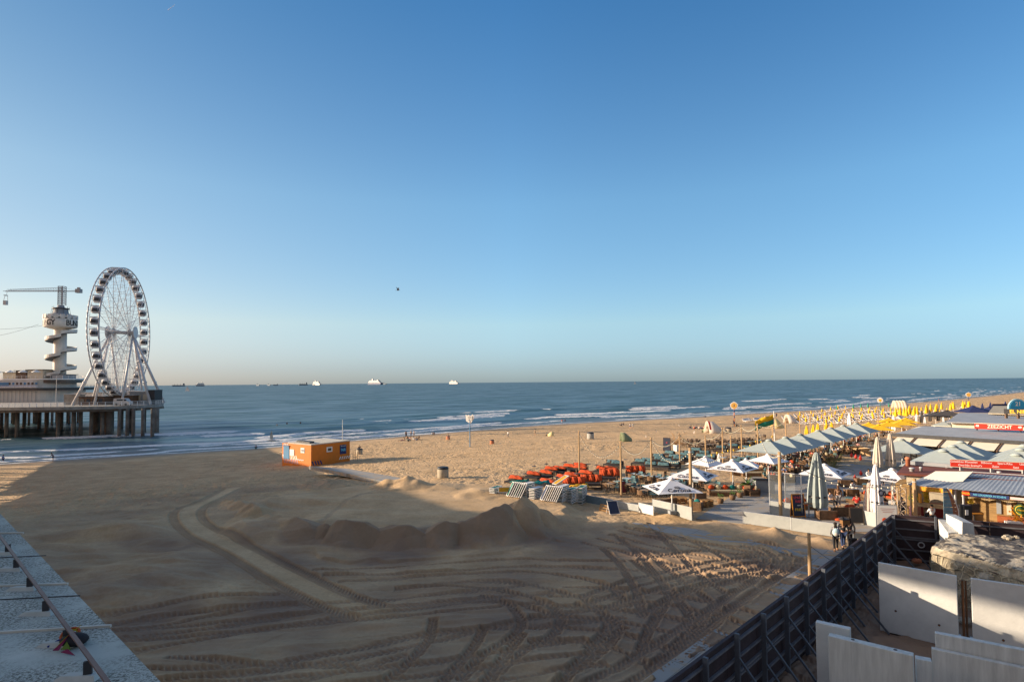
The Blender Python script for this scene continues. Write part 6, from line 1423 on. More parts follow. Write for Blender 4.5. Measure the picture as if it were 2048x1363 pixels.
MB().prism([tuple(B(.4,3.6,0)[:2]),tuple(B(L1,3.6,0)[:2]),tuple(B(L1,3.8,0)[:2]),tuple(B(.4,3.8,0)[:2])],-.1,2.9).build('back_wall',M_OLIVE,bar)
MB().prism([tuple(B(sA-1.6,1.2,0)[:2]),tuple(B(sA-.4,1.2,0)[:2]),tuple(B(sA-.4,3.6,0)[:2]),tuple(B(sA-1.6,3.6,0)[:2])],-.1,2.35).build('side_wall',M_SHACK,bar)
MB().bar(B(sA-.2,.35,1.05),B(s1_,.35,1.05),.35,.28).build('counter_beam',M_WOOD,bar)
MB().bar(B(sA,1.4,.55),B(s1_+.3,1.4,.55),.5,1.0).build('bar_counter',mat('bar_red',(.22,.02,.02),.6,.1),bar)
MB().bar(B(sA+.1,.10,2.27),B(s1_,.10,2.27),.05,.33).build('sign_board',M_ORW,bar)
text('sign_text','SEX on the BeacH',.30,M_CHY,frame(B((sA+s1_)/2+.1,.06,2.26),e1,-e2),bar,.01,.008,sx=1.0*(s1_-sA)/2.55)
MB().bar(B(sA+.08,.16,1.9),B(sA+.08,.16,1.2),.12,.2).build('side_post',M_ORW,bar)
sC = along(E0,e1,1940); sD = along(E0,e1,2018)
MB().bar(B(sC,.10,2.22),B(sD,.10,2.22),.04,.26).build('blue_sign_board',M_NAVY,bar); text('blue_sign_text','NIX LEKKERDER IN SCHEVE',.17,mat('sky_blue_paint',(.15,.5,.7),.6,0),frame(B((sC+sD)/2,.07,2.22),e1,-e2),bar,.006,.003,sx=.85)
MB().bar(B(sB+.05,.10,2.25),B(sC-.05,.10,2.25),.04,.28).build('red_sign_board',M_RED,bar); text('red_sign_text','SALSA',.17,M_CHY,frame(B((sB+sC)/2,.06,2.25),e1,-e2),bar,.006,.003)
MB().bar(B(sD+.05,.10,2.22),B(sD+1.0,.10,2.22),.04,.18).build('pale_sign_board',mat('pale_pink',(.65,.5,.48),.7,0),bar)
v = MB(); n_ = 60
for i in range(n_):
    a = B(sB+(L1-sB)*i/n_,.45,2.02-.06*math.sin(i*.5)); b_ = B(sB+(L1-sB)*(i+.8)/n_,.45,1.92-.06*math.sin(i*.5)); v.bar(a,b_,.05,.12)
v.build('valance',mat('thatch_fringe',(.40,.31,.18),.9,.2,8),bar)
for k in range(4):
    a = sB+2.0+k*.55; MB().bar(B(a,1.24,.85),B(a,1.24,1.85),.06,.26,up=tuple(e1)).build('shutter',M_CREAM if k % 2 else M_GREY,bar)
MB().bar(B(sB+1.9,1.1,.45),B(sB+4.1,1.1,.45),.3,.6).build('bench',mat('rust_bench',(.32,.09,.03),.7,.15,4),bar)
for a in (.2,s1_+.15,sB+.1,sB+4.4,L1-.5): MB().bar(B(a,.3,0),B(a,.3,2.45),.10).build('post',M_RAIL if a > 1 else M_WOOD,bar)
MB().bar(B(sA+.1,3.5,1.6),B(s1_,3.5,1.6),.1,1.6).build('interior_shade_panel',M_BLACK,bar)  # black panel standing in for the shade inside the bar
sh = MB()
for k in range(16): sh.tube(B(sA+.4+k*.17,3.3,1.3),B(sA+.4+k*.17,3.3,1.3+.18+.1*((k*7)%3)),.035,n=6)
sh.build('bottles',mat('bottle_amber',(.35,.15,.02),.3,.3,20),bar)
# yellow orange decorations, signs in front
def disc_sign(s, d, z, r, m, label, post=None, up=False):
    t = thing('round_sign',label,'sign',Vector((E0.x,E0.y,0))+B(s,d,0)); nrm = -e2; c = Vector((0,0,z)); MB().tube(c-nrm*.03,c+nrm*.03,r,n=20).build('disc',m,t); MB().tube(c+nrm*.034,c+nrm*.05,r*.8,n=20).build('ring',M_CHY,t); MB().tube(c+nrm*.052,c+nrm*.06,r*.7,n=20).build('face',m,t)
    MB().bar(c+e1*(-r*.5)+nrm*.075,c+e1*(r*.5)+nrm*.075,.02,r*.25).build('emblem',M_CHY,t)
    MB().tube((0,0,0),(0,0,z),.04,n=6).build('post',post or M_ORW,t)
M_SGN = mat('sign_green',(.04,.10,.03),.6,.1)
disc_sign(along(E0,e1,1823),.9,1.35,.34,M_SGN,'round dark green sign with yellow ring left of the thick bar pole'); disc_sign(along(E0,e1,2041),.2,1.45,.40,M_SGN,'round green and yellow sign on an orange post at the right edge')
def flowers(s, d, z0, w_, h, label, m):
    t = thing('flower_bush',label,'plant',Vector((E0.x,E0.y,0))+B(s,d,0)); f = MB(); r_ = random.Random(int(s*10)); 
    for i in range(220): c = Vector((r_.gauss(0,w_*.4),r_.gauss(0,w_*.3),z0+h*r_.random())); a = Vector((r_.uniform(-.1,.1),r_.uniform(-.1,.1),.1)); f.add([c,c+a,c+Vector((a.z,0,a.y))],[(0,1,2)])
    f.build('petals',m,t); MB().lathe([(.16,0),(.2,max(.2,z0*.8))],8).build('pot',M_WICK,t); return t
M_FLO = mat('orange_flowers',(.65,.26,.02),.8,.25,9); M_FLY = mat('yellow_flowers',(.6,.42,.04),.8,.3,9)
flowers(along(E0,e1,2030),.5,.55,.35,1.0,'orange flowering bush by the round sign at the right edge',M_FLO); flowers(along(E0,e1,1848),.9,1.1,.22,.9,'yellow and orange hanging flowers behind the thick bar pole',M_FLY); flowers(along(E0,e1,1899),.6,.5,.15,1.1,'yellow flowers beside the beach flag',M_FLY); flowers(along(E0,e1,1938),1.0,1.2,.18,.8,'yellow flowers on the timber front above the bar table',M_FLY)
# feather flag
ff = thing('beach_flag','tall curved blue and rust feather flag in front of the bar','flag',PW(1919,1068,0)+Vector((0,0,0))); hF = 3.1; n = 12; P = []
for i in range(n+1): f = i/n; P.append(Vector((.0-.95*max(0,f-.45)**1.6*1.9, 0, hF*f)))
MB().path(P,.03,6).build('pole',M_WHITE,ff)
def lf(i): f = i/n; return Vector((-1.05+.0*f, 0, .25+hF*.9*f)) if f < .8 else P[i]+Vector((-.02,0,0))
a_ = MB(); b2 = MB()
for i in range(n):
    p0, p1 = P[i]+Vector((0,0,.02)), P[i+1]; l0 = Vector((min(-1.0,p0.x-.02),0,max(.3,p0.z))) ; l1 = Vector((min(-1.0,p1.x-.02),0,p1.z))
    if i == 0: l0 = Vector((-1.0,0,.25))
    m0 = p0.lerp(l0,.38 if i > 4 else 0.02); m1 = p1.lerp(l1,.38 if i >= 4 else .02); th_ = Vector((0,.02,0))
    a_.hexa([m0,l0,l0+th_,m0+th_],[m1,l1,l1+th_,m1+th_]); b2.hexa([p0,m0,m0+th_,p0+th_],[p1,m1,m1+th_,p1+th_])
a_.build('blue_cloth',mat('flag_blue',(.16,.27,.33),.8,.2,2),ff); b2.build('rust_band',mat('flag_rust',(.33,.14,.08),.8,.15,2),ff)
bt = thing('bar_stand','black upright dispenser beside the feather flag','stand',PW(1932,1062,0)); MB().box((0,0,.9),(.55,.5,1.8)).build('case',M_BLACK,bt); MB().box((-.1,-.26,1.35),(.2,.03,.35)).build('panel',M_WHITE,bt)
tb2 = thing('high_table','orange topped high table before the timber front','table',PW(1949,1056,0)); MB().box((0,0,1.05),(1.0,.5,.06)).build('tabletop',M_ORW,tb2); MB().tube((0,0,0),(0,0,1.03),.05).tube((0,0,0),(0,0,.04),.28).build('stand',M_BLACK,tb2)
MB().box((0,0,1.4),(.75,.06,.6)).build('menu_frame',M_WDK,tb2)
cr = thing('ice_box','white and orange box at the foot of the orange flowers','box',PW(2028,1061,0),R(-8)); MB().box((0,0,.2),(.85,.5,.4)).build('base',M_ORW,cr); MB().box((0,0,.52),(.85,.5,.24)).build('lid',M_WHITE,cr)
pc = thing('white_crate','small white and red crate left of the feather flag','crate',PW(1889,1064,0)); MB().box((0,0,.25),(.4,.35,.5)).build('case',M_WHITE,pc); MB().box((0,-.18,.12),(.25,.02,.15)).build('label_patch',M_RED,pc)
for k,(u,m) in enumerate(((1822,mat('pink_pole',(.6,.3,.3),.7,0)),)): t = thing('painted_pole','short pink and white pole left of the thick bar pole','pole',PW(u,1062,0)); MB().tube((0,0,0),(0,0,1.7),.06,n=8).build('shaft',m,t)
tr = thing('lighting_truss','light steel lattice truss tower beside the logo parasol','truss',PW(1800,1060,0)); q = MB(); 
for x_ in (-.3,.3):
    for y_ in (-.3,.3): q.tube((x_,y_,0),(x_,y_,3.0),.03,n=6)
for i in range(10):
    z = i*.3; sg = 1 if i % 2 else -1; q.tube((-.3*sg,-.3,z),(.3*sg,-.3,z+.3),.018,n=4); q.tube((-.3*sg,.3,z),(.3*sg,.3,z+.3),.018,n=4); q.tube((.3,-.3*sg,z),(.3,.3*sg,z+.3),.018,n=4); q.tube((-.3,-.3*sg,z),(-.3,.3*sg,z+.3),.018,n=4)
q.build('lattice',mat('warm_steel',(.45,.36,.28),.5,.1),tr)
# --- generic shed from a roof outline
def shed(name, label, px, z, wallm, roofm, inset=.5, th=.16, g0=-.1):
    """px: front-left, front-right, back-right, back-left; z per corner"""
    P = [PW(u,v,zz_) for (u,v),zz_ in zip(px,z)]; o = Vector((P[0].x,P[0].y,0)); t = thing(name,label,'building',o); P = [p-o for p in P]
    MB().hexa([p-Vector((0,0,th)) for p in P],P).build('roof',roofm,t)
    c = sum(P,Vector())/4; Q = []
    for p in P: d = Vector((c.x-p.x,c.y-p.y,0)).normalized()*inset*1.4; Q.append(p+d)
    MB().hexa([Vector((q_.x,q_.y,g0-.6)) for q_ in Q],[Vector((q_.x,q_.y,q_.z-th-.01-.05)) for q_ in Q]).build('wall',wallm,t)
    return t, P, Q, o
t2, P, Q, o = shed('snack_bar','low building with flat brown roof carrying the long red menu sign',((1794,945),(2130,966),(2130,946),(1812,925)),(3.15,3.15,3.2,3.2),M_CREAM,M_BROOF)
S0 = PW(1901,932,3.5)-o; S1 = PW(2130,943,3.5)-o; dS = (S1-S0).normalized(); nS = Vector((dS.y,-dS.x,0)); 
if nS.y > 0: nS = -nS
MB().bar(S0+Vector((0,0,.27)),S1+Vector((0,0,.27)),.06,.54).build('menu_sign',M_RED,t2); MB().bar(S0+Vector((0,0,.56)),S1+Vector((0,0,.56)),.09,.04).build('sign_edge',M_CREAMC,t2); MB().bar(S0+Vector((0,0,-.02)),S1+Vector((0,0,-.02)),.09,.04).build('sign_ledge',M_CREAMC,t2)
LS = (S1-S0).length
def sgt(u, line, body, wd):
    a = along(S0+o, dS, u, 0, LS); text('sign_text',body,.21,mat('sign_pink_white',(.78,.62,.62),.6,0),frame(S0+dS*a+nS*.035+Vector((0,0,.41 if line == 0 else .15)),dS,nS),t2,.004,.004)
for u,l,b_ in ((1928,0,'Gebakken Mosselen'),(1973,0,'Slibtong'),(2010,0,'Spare-Ribs'),(2046,0,'Uien'),(1940,1,'Gegrilde Scampi\'s'),(1991,1,'Zalm'),(2032,1,'Saté')): sgt(u,l,b_,1)
for k in range(5):
    a = S0+dS*(.7+k*1.9); MB().bar(a+Vector((0,0,-.3)),a+Vector((0,0,.0)),.28,.10).build('sign_bracket',M_ZINC,t2)
for k,(u,v,h,r,m) in enumerate(((1816,931,.75,.17,mat('terracotta',(.45,.17,.09),.8,.1)),(1824,942,.3,.16,M_RAIL),(1842,941,.32,.10,M_RAIL),(1894,935,.2,.12,M_RAIL),(1998,946,.15,.12,M_WHITE))):
    p = PW(u,v,3.2)-o; MB().lathe([(r,0),(r,h*.7),(r*1.3,h*.72),(r*1.3,h*.85),(r*.8,h)],12,tuple(p)).build('chimney' if k == 0 else 'roof_vent',m,t2,True)
MB().bar(PW(1812,924,3.4)-o,PW(1905,931,3.4)-o,.2,.3).build('front_beam',M_ROOFG,t2)
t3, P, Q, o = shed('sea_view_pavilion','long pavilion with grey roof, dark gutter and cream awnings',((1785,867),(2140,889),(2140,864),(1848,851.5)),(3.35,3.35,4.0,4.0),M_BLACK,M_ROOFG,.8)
gd = (P[1]-P[0]).normalized(); gn = Vector((gd.y,-gd.x,0)); 
if gn.y > 0: gn = -gn
MB().bar(P[0]+gn*.12+Vector((0,0,-.1)),P[1]+gn*.12+Vector((0,0,-.1)),.25,.4).build('gutter',M_DARK,t3)
LG_ = (P[1]-P[0]).length; ug = [1793,1832,1889,1943,2003,2070,2120]
for k in range(6):
    a = along(P[0]+o,gd,ug[k]+3,0,LG_); b_ = along(P[0]+o,gd,ug[k+1]-3,0,LG_); p0 = P[0]+gd*a; p1 = P[0]+gd*b_; dz = Vector((0,0,-.28)); f_ = gn*2.1+Vector((0,0,-.72))
    MB().hexa([p0+dz-Vector((0,0,.03)),p1+dz-Vector((0,0,.03)),p1+dz+f_-Vector((0,0,.03)),p0+dz+f_-Vector((0,0,.03))],[p0+dz,p1+dz,p1+dz+f_,p0+dz+f_]).build('awning',M_CREAMC,t3)
    MB().bar(p1+gd*.25+dz,p1+gd*.25+dz+f_*1.05,.16).build('rafter',M_BRN,t3); MB().bar(p1+gd*.25+dz+f_,(p1+gd*.25+f_).xy.to_3d(),.1).build('post',M_DARK,t3)
S0 = PW(1949,856.5,4.15)-o; S1 = PW(2046,860.5,4.15)-o; dS = (S1-S0).normalized(); nS = Vector((dS.y,-dS.x,0)); 
if nS.y > 0: nS = -nS
MB().bar(S0+Vector((0,0,.33)),S1+Vector((0,0,.33)),.08,.66).build('sign_board',M_RED,t3); MB().bar(S0+Vector((0,0,.68)),S1+Vector((0,0,.68)),.1,.05).build('sign_edge',M_CREAMC,t3)
LS = (S1-S0).length
M_SPK = mat('sign_cream',(.75,.65,.55),.6,0)
text('sign_text','ZEEZICHT',.60,M_SPK,frame(S0+dS*LS*.53+nS*.045+Vector((0,0,.33)),dS,nS),t3,.005,.01,sx=.85); text('sign_number','48',.34,M_WHITE,frame(S0+dS*LS*.06+nS*.045+Vector((0,0,.36)),dS,nS),t3,.005,.01); text('sign_number','49',.34,M_WHITE,frame(S0+dS*LS*.94+nS*.045+Vector((0,0,.36)),dS,nS),t3,.005,.01)
for f_ in (.05,.5,.95): MB().bar(S0+dS*LS*f_-nS*.1+Vector((0,0,-.2)),S0+dS*LS*f_-nS*.1+Vector((0,0,.5)),.12).build('sign_bracket',M_DARK,t3)
S2 = PW(2051,860.5,4.15)-o; MB().bar(S2+Vector((0,0,.33)),S2+dS*4+Vector((0,0,.33)),.08,.66).build('sign_board',M_CREAMC,t3)
shed('cream_annex','cream sloping annex roof left of the sea view pavilion',((1799,866),(1832,867),(1850,852),(1838,852)),(3.0,3.2,3.7,3.5),M_CREAMC,M_CREAMC,.3,.08)
t4,P,Q,o = shed('grey_pavilion','pavilion with broad grey roof and rounded white awning behind the red sign',((1893,843),(2140,851),(2140,827),(1918,825)),(3.4,3.4,4.0,4.0),M_CREAMC,M_ROOFG,.8)
A_ = PW(1903,845,3.1)-o; B_ = PW(1967,847,3.1)-o; MB().tube(A_,B_,.32,n=12).build('rolled_awning',M_WHITE,t4); MB().bar(PW(1970,846,3.1)-o,PW(2130,851,3.1)-o,.3,.5).build('fascia',M_CREAM,t4); MB().bar(PW(1903,851,2.5)-o,PW(2130,858,2.5)-o,.3,.9).build('opening_shade_panel',M_GLASSD,t4)  # last bar is a dark slab standing in for shade in the opening
shed('pale_canopy','pale canopy roof left of the grey pavilion',((1862,850),(1902,852),(1906,838),(1888,842)),(2.6,2.6,3.1,3.1),M_WHITE,mat('pale_green_canopy',(.45,.47,.40),.8,.05,1),.5,.1)
t5,P,Q,o = shed('beige_pavilion','beige roofed pavilion with a dark sign in yellow letters, far right',((1976,825.5),(2140,831),(2140,812),(1987,811)),(4.2,4.2,5.0,5.0),M_CREAM,M_BEIG,.8)
S0 = PW(2008,827,4.4)-o; S1 = PW(2080,829,4.4)-o; dS = (S1-S0).normalized(); nS = Vector((dS.y,-dS.x,0)); 
if nS.y > 0: nS = -nS
LS = (S1-S0).length; MB().bar(S0+Vector((0,0,.42)),S1+Vector((0,0,.42)),.1,.84).build('sign_board',M_DARK,t5); text('sign_text','EL NIÑO',.82,M_CHY,frame(S0+dS*LS*.48+nS*.06+Vector((0,0,.40)),dS,nS),t5,.01,.02,sx=.9)
for f_ in (.06,.4): MB().bar(S0+dS*LS*f_+Vector((0,0,-.9)),S0+dS*LS*f_+Vector((0,0,0)),.3).build('sign_bracket',M_BRN,t5)
ar = thing('arched_sign','bright blue arched sign with white figures behind the beige roof','sign',(0,0,0)); pc_ = PW(2035,816,4.8); ar.location = pc_; rr = 19/F*pc_.y
MB().tube((0,-.1,0),(0,.1,0),rr,n=32).build('rim',mat('pale_blue_paint',(.35,.6,.7),.6,0),ar); MB().tube((0,-.16,0),(0,-.11,0),rr*.88,n=32).build('face',mat('bright_blue_paint',(.02,.3,.55),.5,0),ar); text('figures','21',rr*.6,M_WHITE,frame((0,-.18,rr*.45),(1,0,0),(0,-1,0)),ar,.01,.02); MB().box((0,0,-2.5),(.5,.2,5)).build('post',M_DARK,ar)
nb = thing('navy_screen','dark navy low screen between the closed navy parasols','windscreen',PW(1988,811,3)); MB().box((1.5,0,0),(4.0,.1,1.0)).box((1.5,0,-1.6),(.2,.1,2.4)).build('panel',M_NAVYC,nb)
# wooden deck walkway rail next to grey parasols
rw = thing('terrace_handrail','wooden handrail running up beside the grey parasols on the right','railing',PW(1822,922,0)); A_ = Vector((0,0,1.2)); B_ = PW(1880,893,0)-PW(1822,922,0)+Vector((0,0,1.6)); MB().bar(A_,B_,.12,.2).bar(A_-Vector((0,0,.5)),B_-Vector((0,0,.5)),.1,.12).build('rail',M_BRN,rw)
for k in range(5): p = A_.lerp(B_,k/4); MB().bar((p.x,p.y,0),p,.1).build('post',M_BRN,rw)
# ================================================================ PLANK FENCE of the pit
M_PLK = mat('fence_board',(.040,.026,.030),.75,.25,1.2,.3,14); M_FST = mat('fence_steel',(.085,.095,.115),.6,.2,2); M_FRL = mat('fence_rail',(.13,.13,.145),.65,.2,2)
def plank_fence(A, Bv, name, label, inn, posts, braces=True):
    t = thing(name, label, 'fence', (A.x,A.y,0)); D = Bv-A; L = D.length; d = D.normalized(); b = MB()
    n = max(1, round(L/2.5))
    for i in range(n):
        a, c = L*i/n+.01, L*(i+1)/n-.01
        for z0,z1 in ((-1.15,.33),(.345,1.80)): b.bar(d*a+Vector((0,0,(z0+z1)/2)),d*c+Vector((0,0,(z0+z1)/2)),.05,z1-z0)
    b.build('boards',M_PLK,t); MB().bar(Vector((0,0,1.83)),d*L+Vector((0,0,1.83)),.12,.055).build('top_cap',M_PLK,t)
    for z in (1.60,1.02,.52,.40,-.25,-.85): MB().bar(inn*.075+Vector((0,0,z)),d*L+inn*.075+Vector((0,0,z)),.09,.075).build('rail',M_FRL,t)
    for s in posts:
        p = d*s+inn*.20; MB().bar(p+Vector((0,0,-1.1)),p+Vector((0,0,1.95)),.16,.10,up=tuple(d)).build('post',M_FST,t)
        if braces:
            MB().bar(p+inn*.05+Vector((0,0,1.15)),p+inn*2.0+Vector((0,0,-1.1)),.07,.07).build('brace',M_FST,t); MB().bar(p+inn*.05+Vector((0,0,.15)),p+inn*1.1+Vector((0,0,-1.1)),.07,.07).build('brace',M_FST,t)
    return t
LF = (FB-F0).length; plank_fence(F0, FB, 'plank_fence','long dark plank fence with steel posts and braces dividing sand from the pit',fn,[LF-.9-k*2.3 for k in range(int(LF/2.3))])
plank_fence(FB+fd2*.08, F2, 'plank_fence','shorter dark plank fence crossing before the bar front',fn2,[2.1,9.2,13.5],False)
ring = thing('life_ring','small white ring hanging on the inside of the far fence','ring',(FB+fd2*1.4+fn2*.25)+Vector((0,0,.15))); q = MB()
for i in range(16):
    a, c = 2*math.pi*i/16, 2*math.pi*(i+1)/16; q.tube(fd2*(.16*math.cos(a))+Vector((0,0,.16*math.sin(a))),fd2*(.16*math.cos(c))+Vector((0,0,.16*math.sin(c))),.035,n=6)
q.build('ring',M_RAIL,ring,True)
# wire from the short post
wr = thing('post_wire','thin wire drooping from the short weathered post to the plank fence','wire',PG(1621,1185)); hp_ = (1185-1092)/F*PG(1621,1185).y; P0 = Vector((0,0,hp_)); P1 = PW(1760,1160,1.2)-Vector(wr.location); MB().path([P0.lerp(P1,i/8)-Vector((0,0,.25*math.sin(math.pi*i/8))) for i in range(9)],.012,4).build('wire',M_DARK,wr)
# ================================================================ CONCRETE ELEMENTS
M_CW = mat('cast_concrete',(.56,.56,.54),.8,.10,.9,.25,18); M_CW2 = mat('cast_concrete_streaked',(.54,.54,.51),.85,.16,1.0,.35,14,stretch=(5,5,.5))
def celem(name,label,pl_,pr_,z,th,bot=-1.1,m=M_CW,holes=(),foot=0,lean=0.0,ph=()):
    A = PW(*pl_,z); Bq = PW(*pr_,z); d = (Bq-A); L = d.length; d.normalize(); n = Vector((-d.y,d.x,0)); t = thing(name,label,'concrete element',(A.x,A.y,0)); H = z-bot
    q = [Vector((0,0,bot))-n*lean,d*L+Vector((0,0,bot))-n*lean,d*L+n*th+Vector((0,0,bot))-n*lean,n*th+Vector((0,0,bot))-n*lean]; top = [Vector((0,0,z)),d*L+Vector((0,0,z)),d*L+n*th+Vector((0,0,z)),n*th+Vector((0,0,z))]
    o_ = MB().hexa(q,top).build('slab',m,t); bv = o_.modifiers.new('b','BEVEL'); bv.width = .02; bv.segments = 2
    if foot: MB().hexa([p+Vector((0,0,0)) for p in (n*th+Vector((0,0,bot)),d*L+n*th+Vector((0,0,bot)),d*L+n*(th+foot)+Vector((0,0,bot)),n*(th+foot)+Vector((0,0,bot)))],[p+Vector((0,0,.25)) for p in (n*th+Vector((0,0,bot)),d*L+n*th+Vector((0,0,bot)),d*L+n*(th+foot)+Vector((0,0,bot)),n*(th+foot)+Vector((0,0,bot)))]).build('foot',m,t)
    for (a,zz_) in holes: c = d*(L*a)+Vector((0,0,zz_)); MB().tube(c-n*.012,c-n*.002,.05,n=12).build('lifting_socket',M_DARK,t); MB().tube(c-n*.018,c-n*.013,.028,n=10).build('socket_rim',mat('rust',(.2,.08,.03),.8,.2),t)
    for a in ph: c = d*(L*a)+n*th*.5+Vector((0,0,z+.004)); MB().tube(c,c+Vector((0,0,.01)),.055,n=12).build('lifting_eye',M_DARK,t)
    return t
celem('retaining_element','large pale upright concrete slab beside the rubble block',(1756,1124),(1913,1151.5),2.0,.16,holes=((.22,-.05),(.77,-.25)),foot=1.0)
celem('retaining_element','pale upright concrete slab at the right edge behind the dark gap',(1942,1156),(2140,1184),2.0,.16,holes=((.32,-.35),),foot=1.0)
celem('retaining_element','thick concrete slab with two lifting eyes in the near centre',(1656,1270),(1826,1311),2.0,.30,m=M_CW2,ph=(.30,.80))
celem('retaining_element','narrow concrete slab standing behind the thick one with lifting eyes',(1631,1243),(1700,1258),2.03,.26,m=M_CW)
celem('retaining_element','streaked concrete slab at the bottom right corner',(1863,1296),(2150,1357),1.25,.22,m=M_CW2)
celem('retaining_element','upper concrete slab just behind the bottom right one',(1870,1265),(2150,1320),1.7,.24,m=M_CW2)
celem('retaining_element','short low concrete piece between the near slabs',(1832,1316),(1864,1322),1.25,.3,m=M_CW2)
gp_ = PW(1924,1153,1.9); st_ = thing('steel_upright','rusty steel upright in the gap between the two big slabs','post',(gp_.x,gp_.y,0)); MB().bar((0,0,-1.1),(0,0,1.75),.07).box((.22,.1,.3),(.06,.05,2.8)).build('bar',mat('rust',(.2,.08,.03),.8,.2),st_)
# --- rubble block
def rock_mat(name, hexes):
    m = bpy.data.materials.new(name); m.use_nodes = True; n = m.node_tree; b = n.nodes['Principled BSDF']; tc = n.nodes.new('ShaderNodeTexCoord').outputs['Object']; b.inputs['Roughness'].default_value = .92
    base_ = ramp(n, noise(n, tc, 2.2, 7, .7), [(.35,(.30,.25,.18)),(.65,(.46,.41,.32))])
    if hexes:
        vo = n.nodes.new('ShaderNodeTexVoronoi'); vo.feature = 'DISTANCE_TO_EDGE'; vo.inputs['Scale'].default_value = 2.3; n.links.new(tc, vo.inputs['Vector']); vo.inputs['Randomness'].default_value = .7
        e = ramp(n, vo.outputs['Distance'], [(.05,1.0),(.12,0.0)]); c = mixc(n, e, ramp(n, noise(n, tc, 9, 5), [(.35,(.20,.17,.12)),(.65,(.29,.25,.18))]), (.40,.34,.24)); n.links.new(c, b.inputs['Base Color'])
        bu = n.nodes.new('ShaderNodeBump'); bu.inputs['Distance'].default_value = .06; n.links.new(e, bu.inputs['Height']); n.links.new(bu.outputs[0], b.inputs['Normal'])
    else:
        pa = ramp(n, noise(n, tc, .9, 7, .62), [(.43,0.0),(.49,1.0)]); c = mixc(n, pa, base_, (.055,.05,.05)); n.links.new(c if name.endswith('top') else base_, b.inputs['Base Color'])
        bu = n.nodes.new('ShaderNodeBump'); bu.inputs['Distance'].default_value = .05; bu.inputs['Strength'].default_value = .9; n.links.new(noise(n, tc, 9, 7, .7), bu.inputs['Height']); n.links.new(bu.outputs[0], b.inputs['Normal'])
    return m
M_RT = rock_mat('asphalt_top',False); M_RE = rock_mat('broken_concrete',False); M_RH = rock_mat('basalt_hex_wall',True)
cz_ = [PW(u,v,z) for u,v,z in ((1866,1090,1.62),(2065,1146,1.7),(2110,1080,1.8),(1905,1064,1.72))]; o = Vector((cz_[0].x,cz_[0].y,0)); C4 = [p-o for p in cz_]
rb = thing('rubble_block','huge broken foundation block with asphalt top and hexagonal stone side','rubble',o)
def gridsurf(fn_, nu, nv, name, m, par):
    vs = [fn_(i/nu,j/nv) for j in range(nv+1) for i in range(nu+1)]; w_=nu+1; MB().add(vs,[(j*w_+i,j*w_+i+1,(j+1)*w_+i+1,(j+1)*w_+i) for j in range(nv) for i in range(nu)]).build(name,m,par)
def n1(x,y,z,s,k): return float(fbm(np.array([x*1.0+z*.7]),np.array([y+z*.9]),s,k,3)[0])
def bil(a,b): return C4[0].lerp(C4[1],a).lerp(C4[3].lerp(C4[2],a),b)
def top_fn(a,b):
    p = bil(a,b); e = min(a,1-a,b,1-b); k = min(1,e/.10); p = p.copy(); p.z += .05*n1(p.x,p.y,0,.5,1)*(2.2-1.2*k)-.10*(1-k); 
    if k < 1: q = (p-bil(.5,.5)); p += Vector((q.x,q.y,0))*.02*n1(p.x,p.y,1,.4,2)
    return p
gridsurf(top_fn,90,60,'asphalt_top',M_RT,rb)
def side_fn(A_, B_, z0, bulge, k0):
    d = (B_-A_); nn = Vector((d.y,-d.x,0)).normalized()
    def f(a,b):
        p = A_.lerp(B_,a); zt = p.z; z = z0+(zt-z0)*b; p = Vector((p.x,p.y,z)); am = bulge*(1-b)**.6*.5+.10*n1(a*d.length,z,k0,.5,k0%8)*(1 if b < 1 else 0)
        q = p+nn*am
        if b >= .999: q = Vector((A_.lerp(B_,a).x,A_.lerp(B_,a).y,zt-.12))
        return q
    return f
gridsurf(side_fn(C4[0],C4[1],1.22,.10,2),70,10,'broken_rim',M_RE,rb); 
C5 = [Vector((p.x,p.y,1.32)) for p in C4]; C5[0] += Vector((-.15,-.2,0)); C5[1] += Vector((-.1,-.25,0))
gridsurf(side_fn(C5[0],C5[1],-1.2,.3,3),70,26,'hexagonal_stone_wall',M_RH,rb); gridsurf(side_fn(C4[3],C4[0],-1.2,.5,4),50,30,'left_broken_face',M_RE,rb)
rn = random.Random(9)
def chunk(p, s, label, m=M_RE, par=None):
    vs = []; fs = []; N_=9; M2=7
    for j in range(M2+1):
        for i in range(N_): th_=2*math.pi*i/N_; ph=math.pi*j/M2; r_=s*(.75+.35*rn.random()) if 0<j<M2 else s*.7; vs.append((r_*math.sin(ph)*math.cos(th_),r_*math.sin(ph)*math.sin(th_)*.8,r_*math.cos(ph)*.6))
    fs=[(j*N_+i,j*N_+(i+1)%N_,(j+1)*N_+(i+1)%N_,(j+1)*N_+i) for j in range(M2) for i in range(N_)]
    b = MB().add(vs,fs)
    if par: b.v=[(v[0]+p[0],v[1]+p[1],v[2]+p[2]) for v in b.v]; return b.build('rubble_stone',m,par)
    o_=b.build('rubble_stone',m); o_.location=p; tag(o_,label,'stone'); return o_
for k in range(26): a = .55+.5*rn.random(); p = bil(min(a,.99),.86+.14*rn.random()); chunk(p+Vector((0,0,.06)),.10+.14*rn.random(),'',M_RE,rb)
for k in range(14): a = rn.random(); p = bil(a,.02*rn.random()); chunk(p+Vector((0,0,-.05)),.10+.10*rn.random(),'',M_RE,rb)
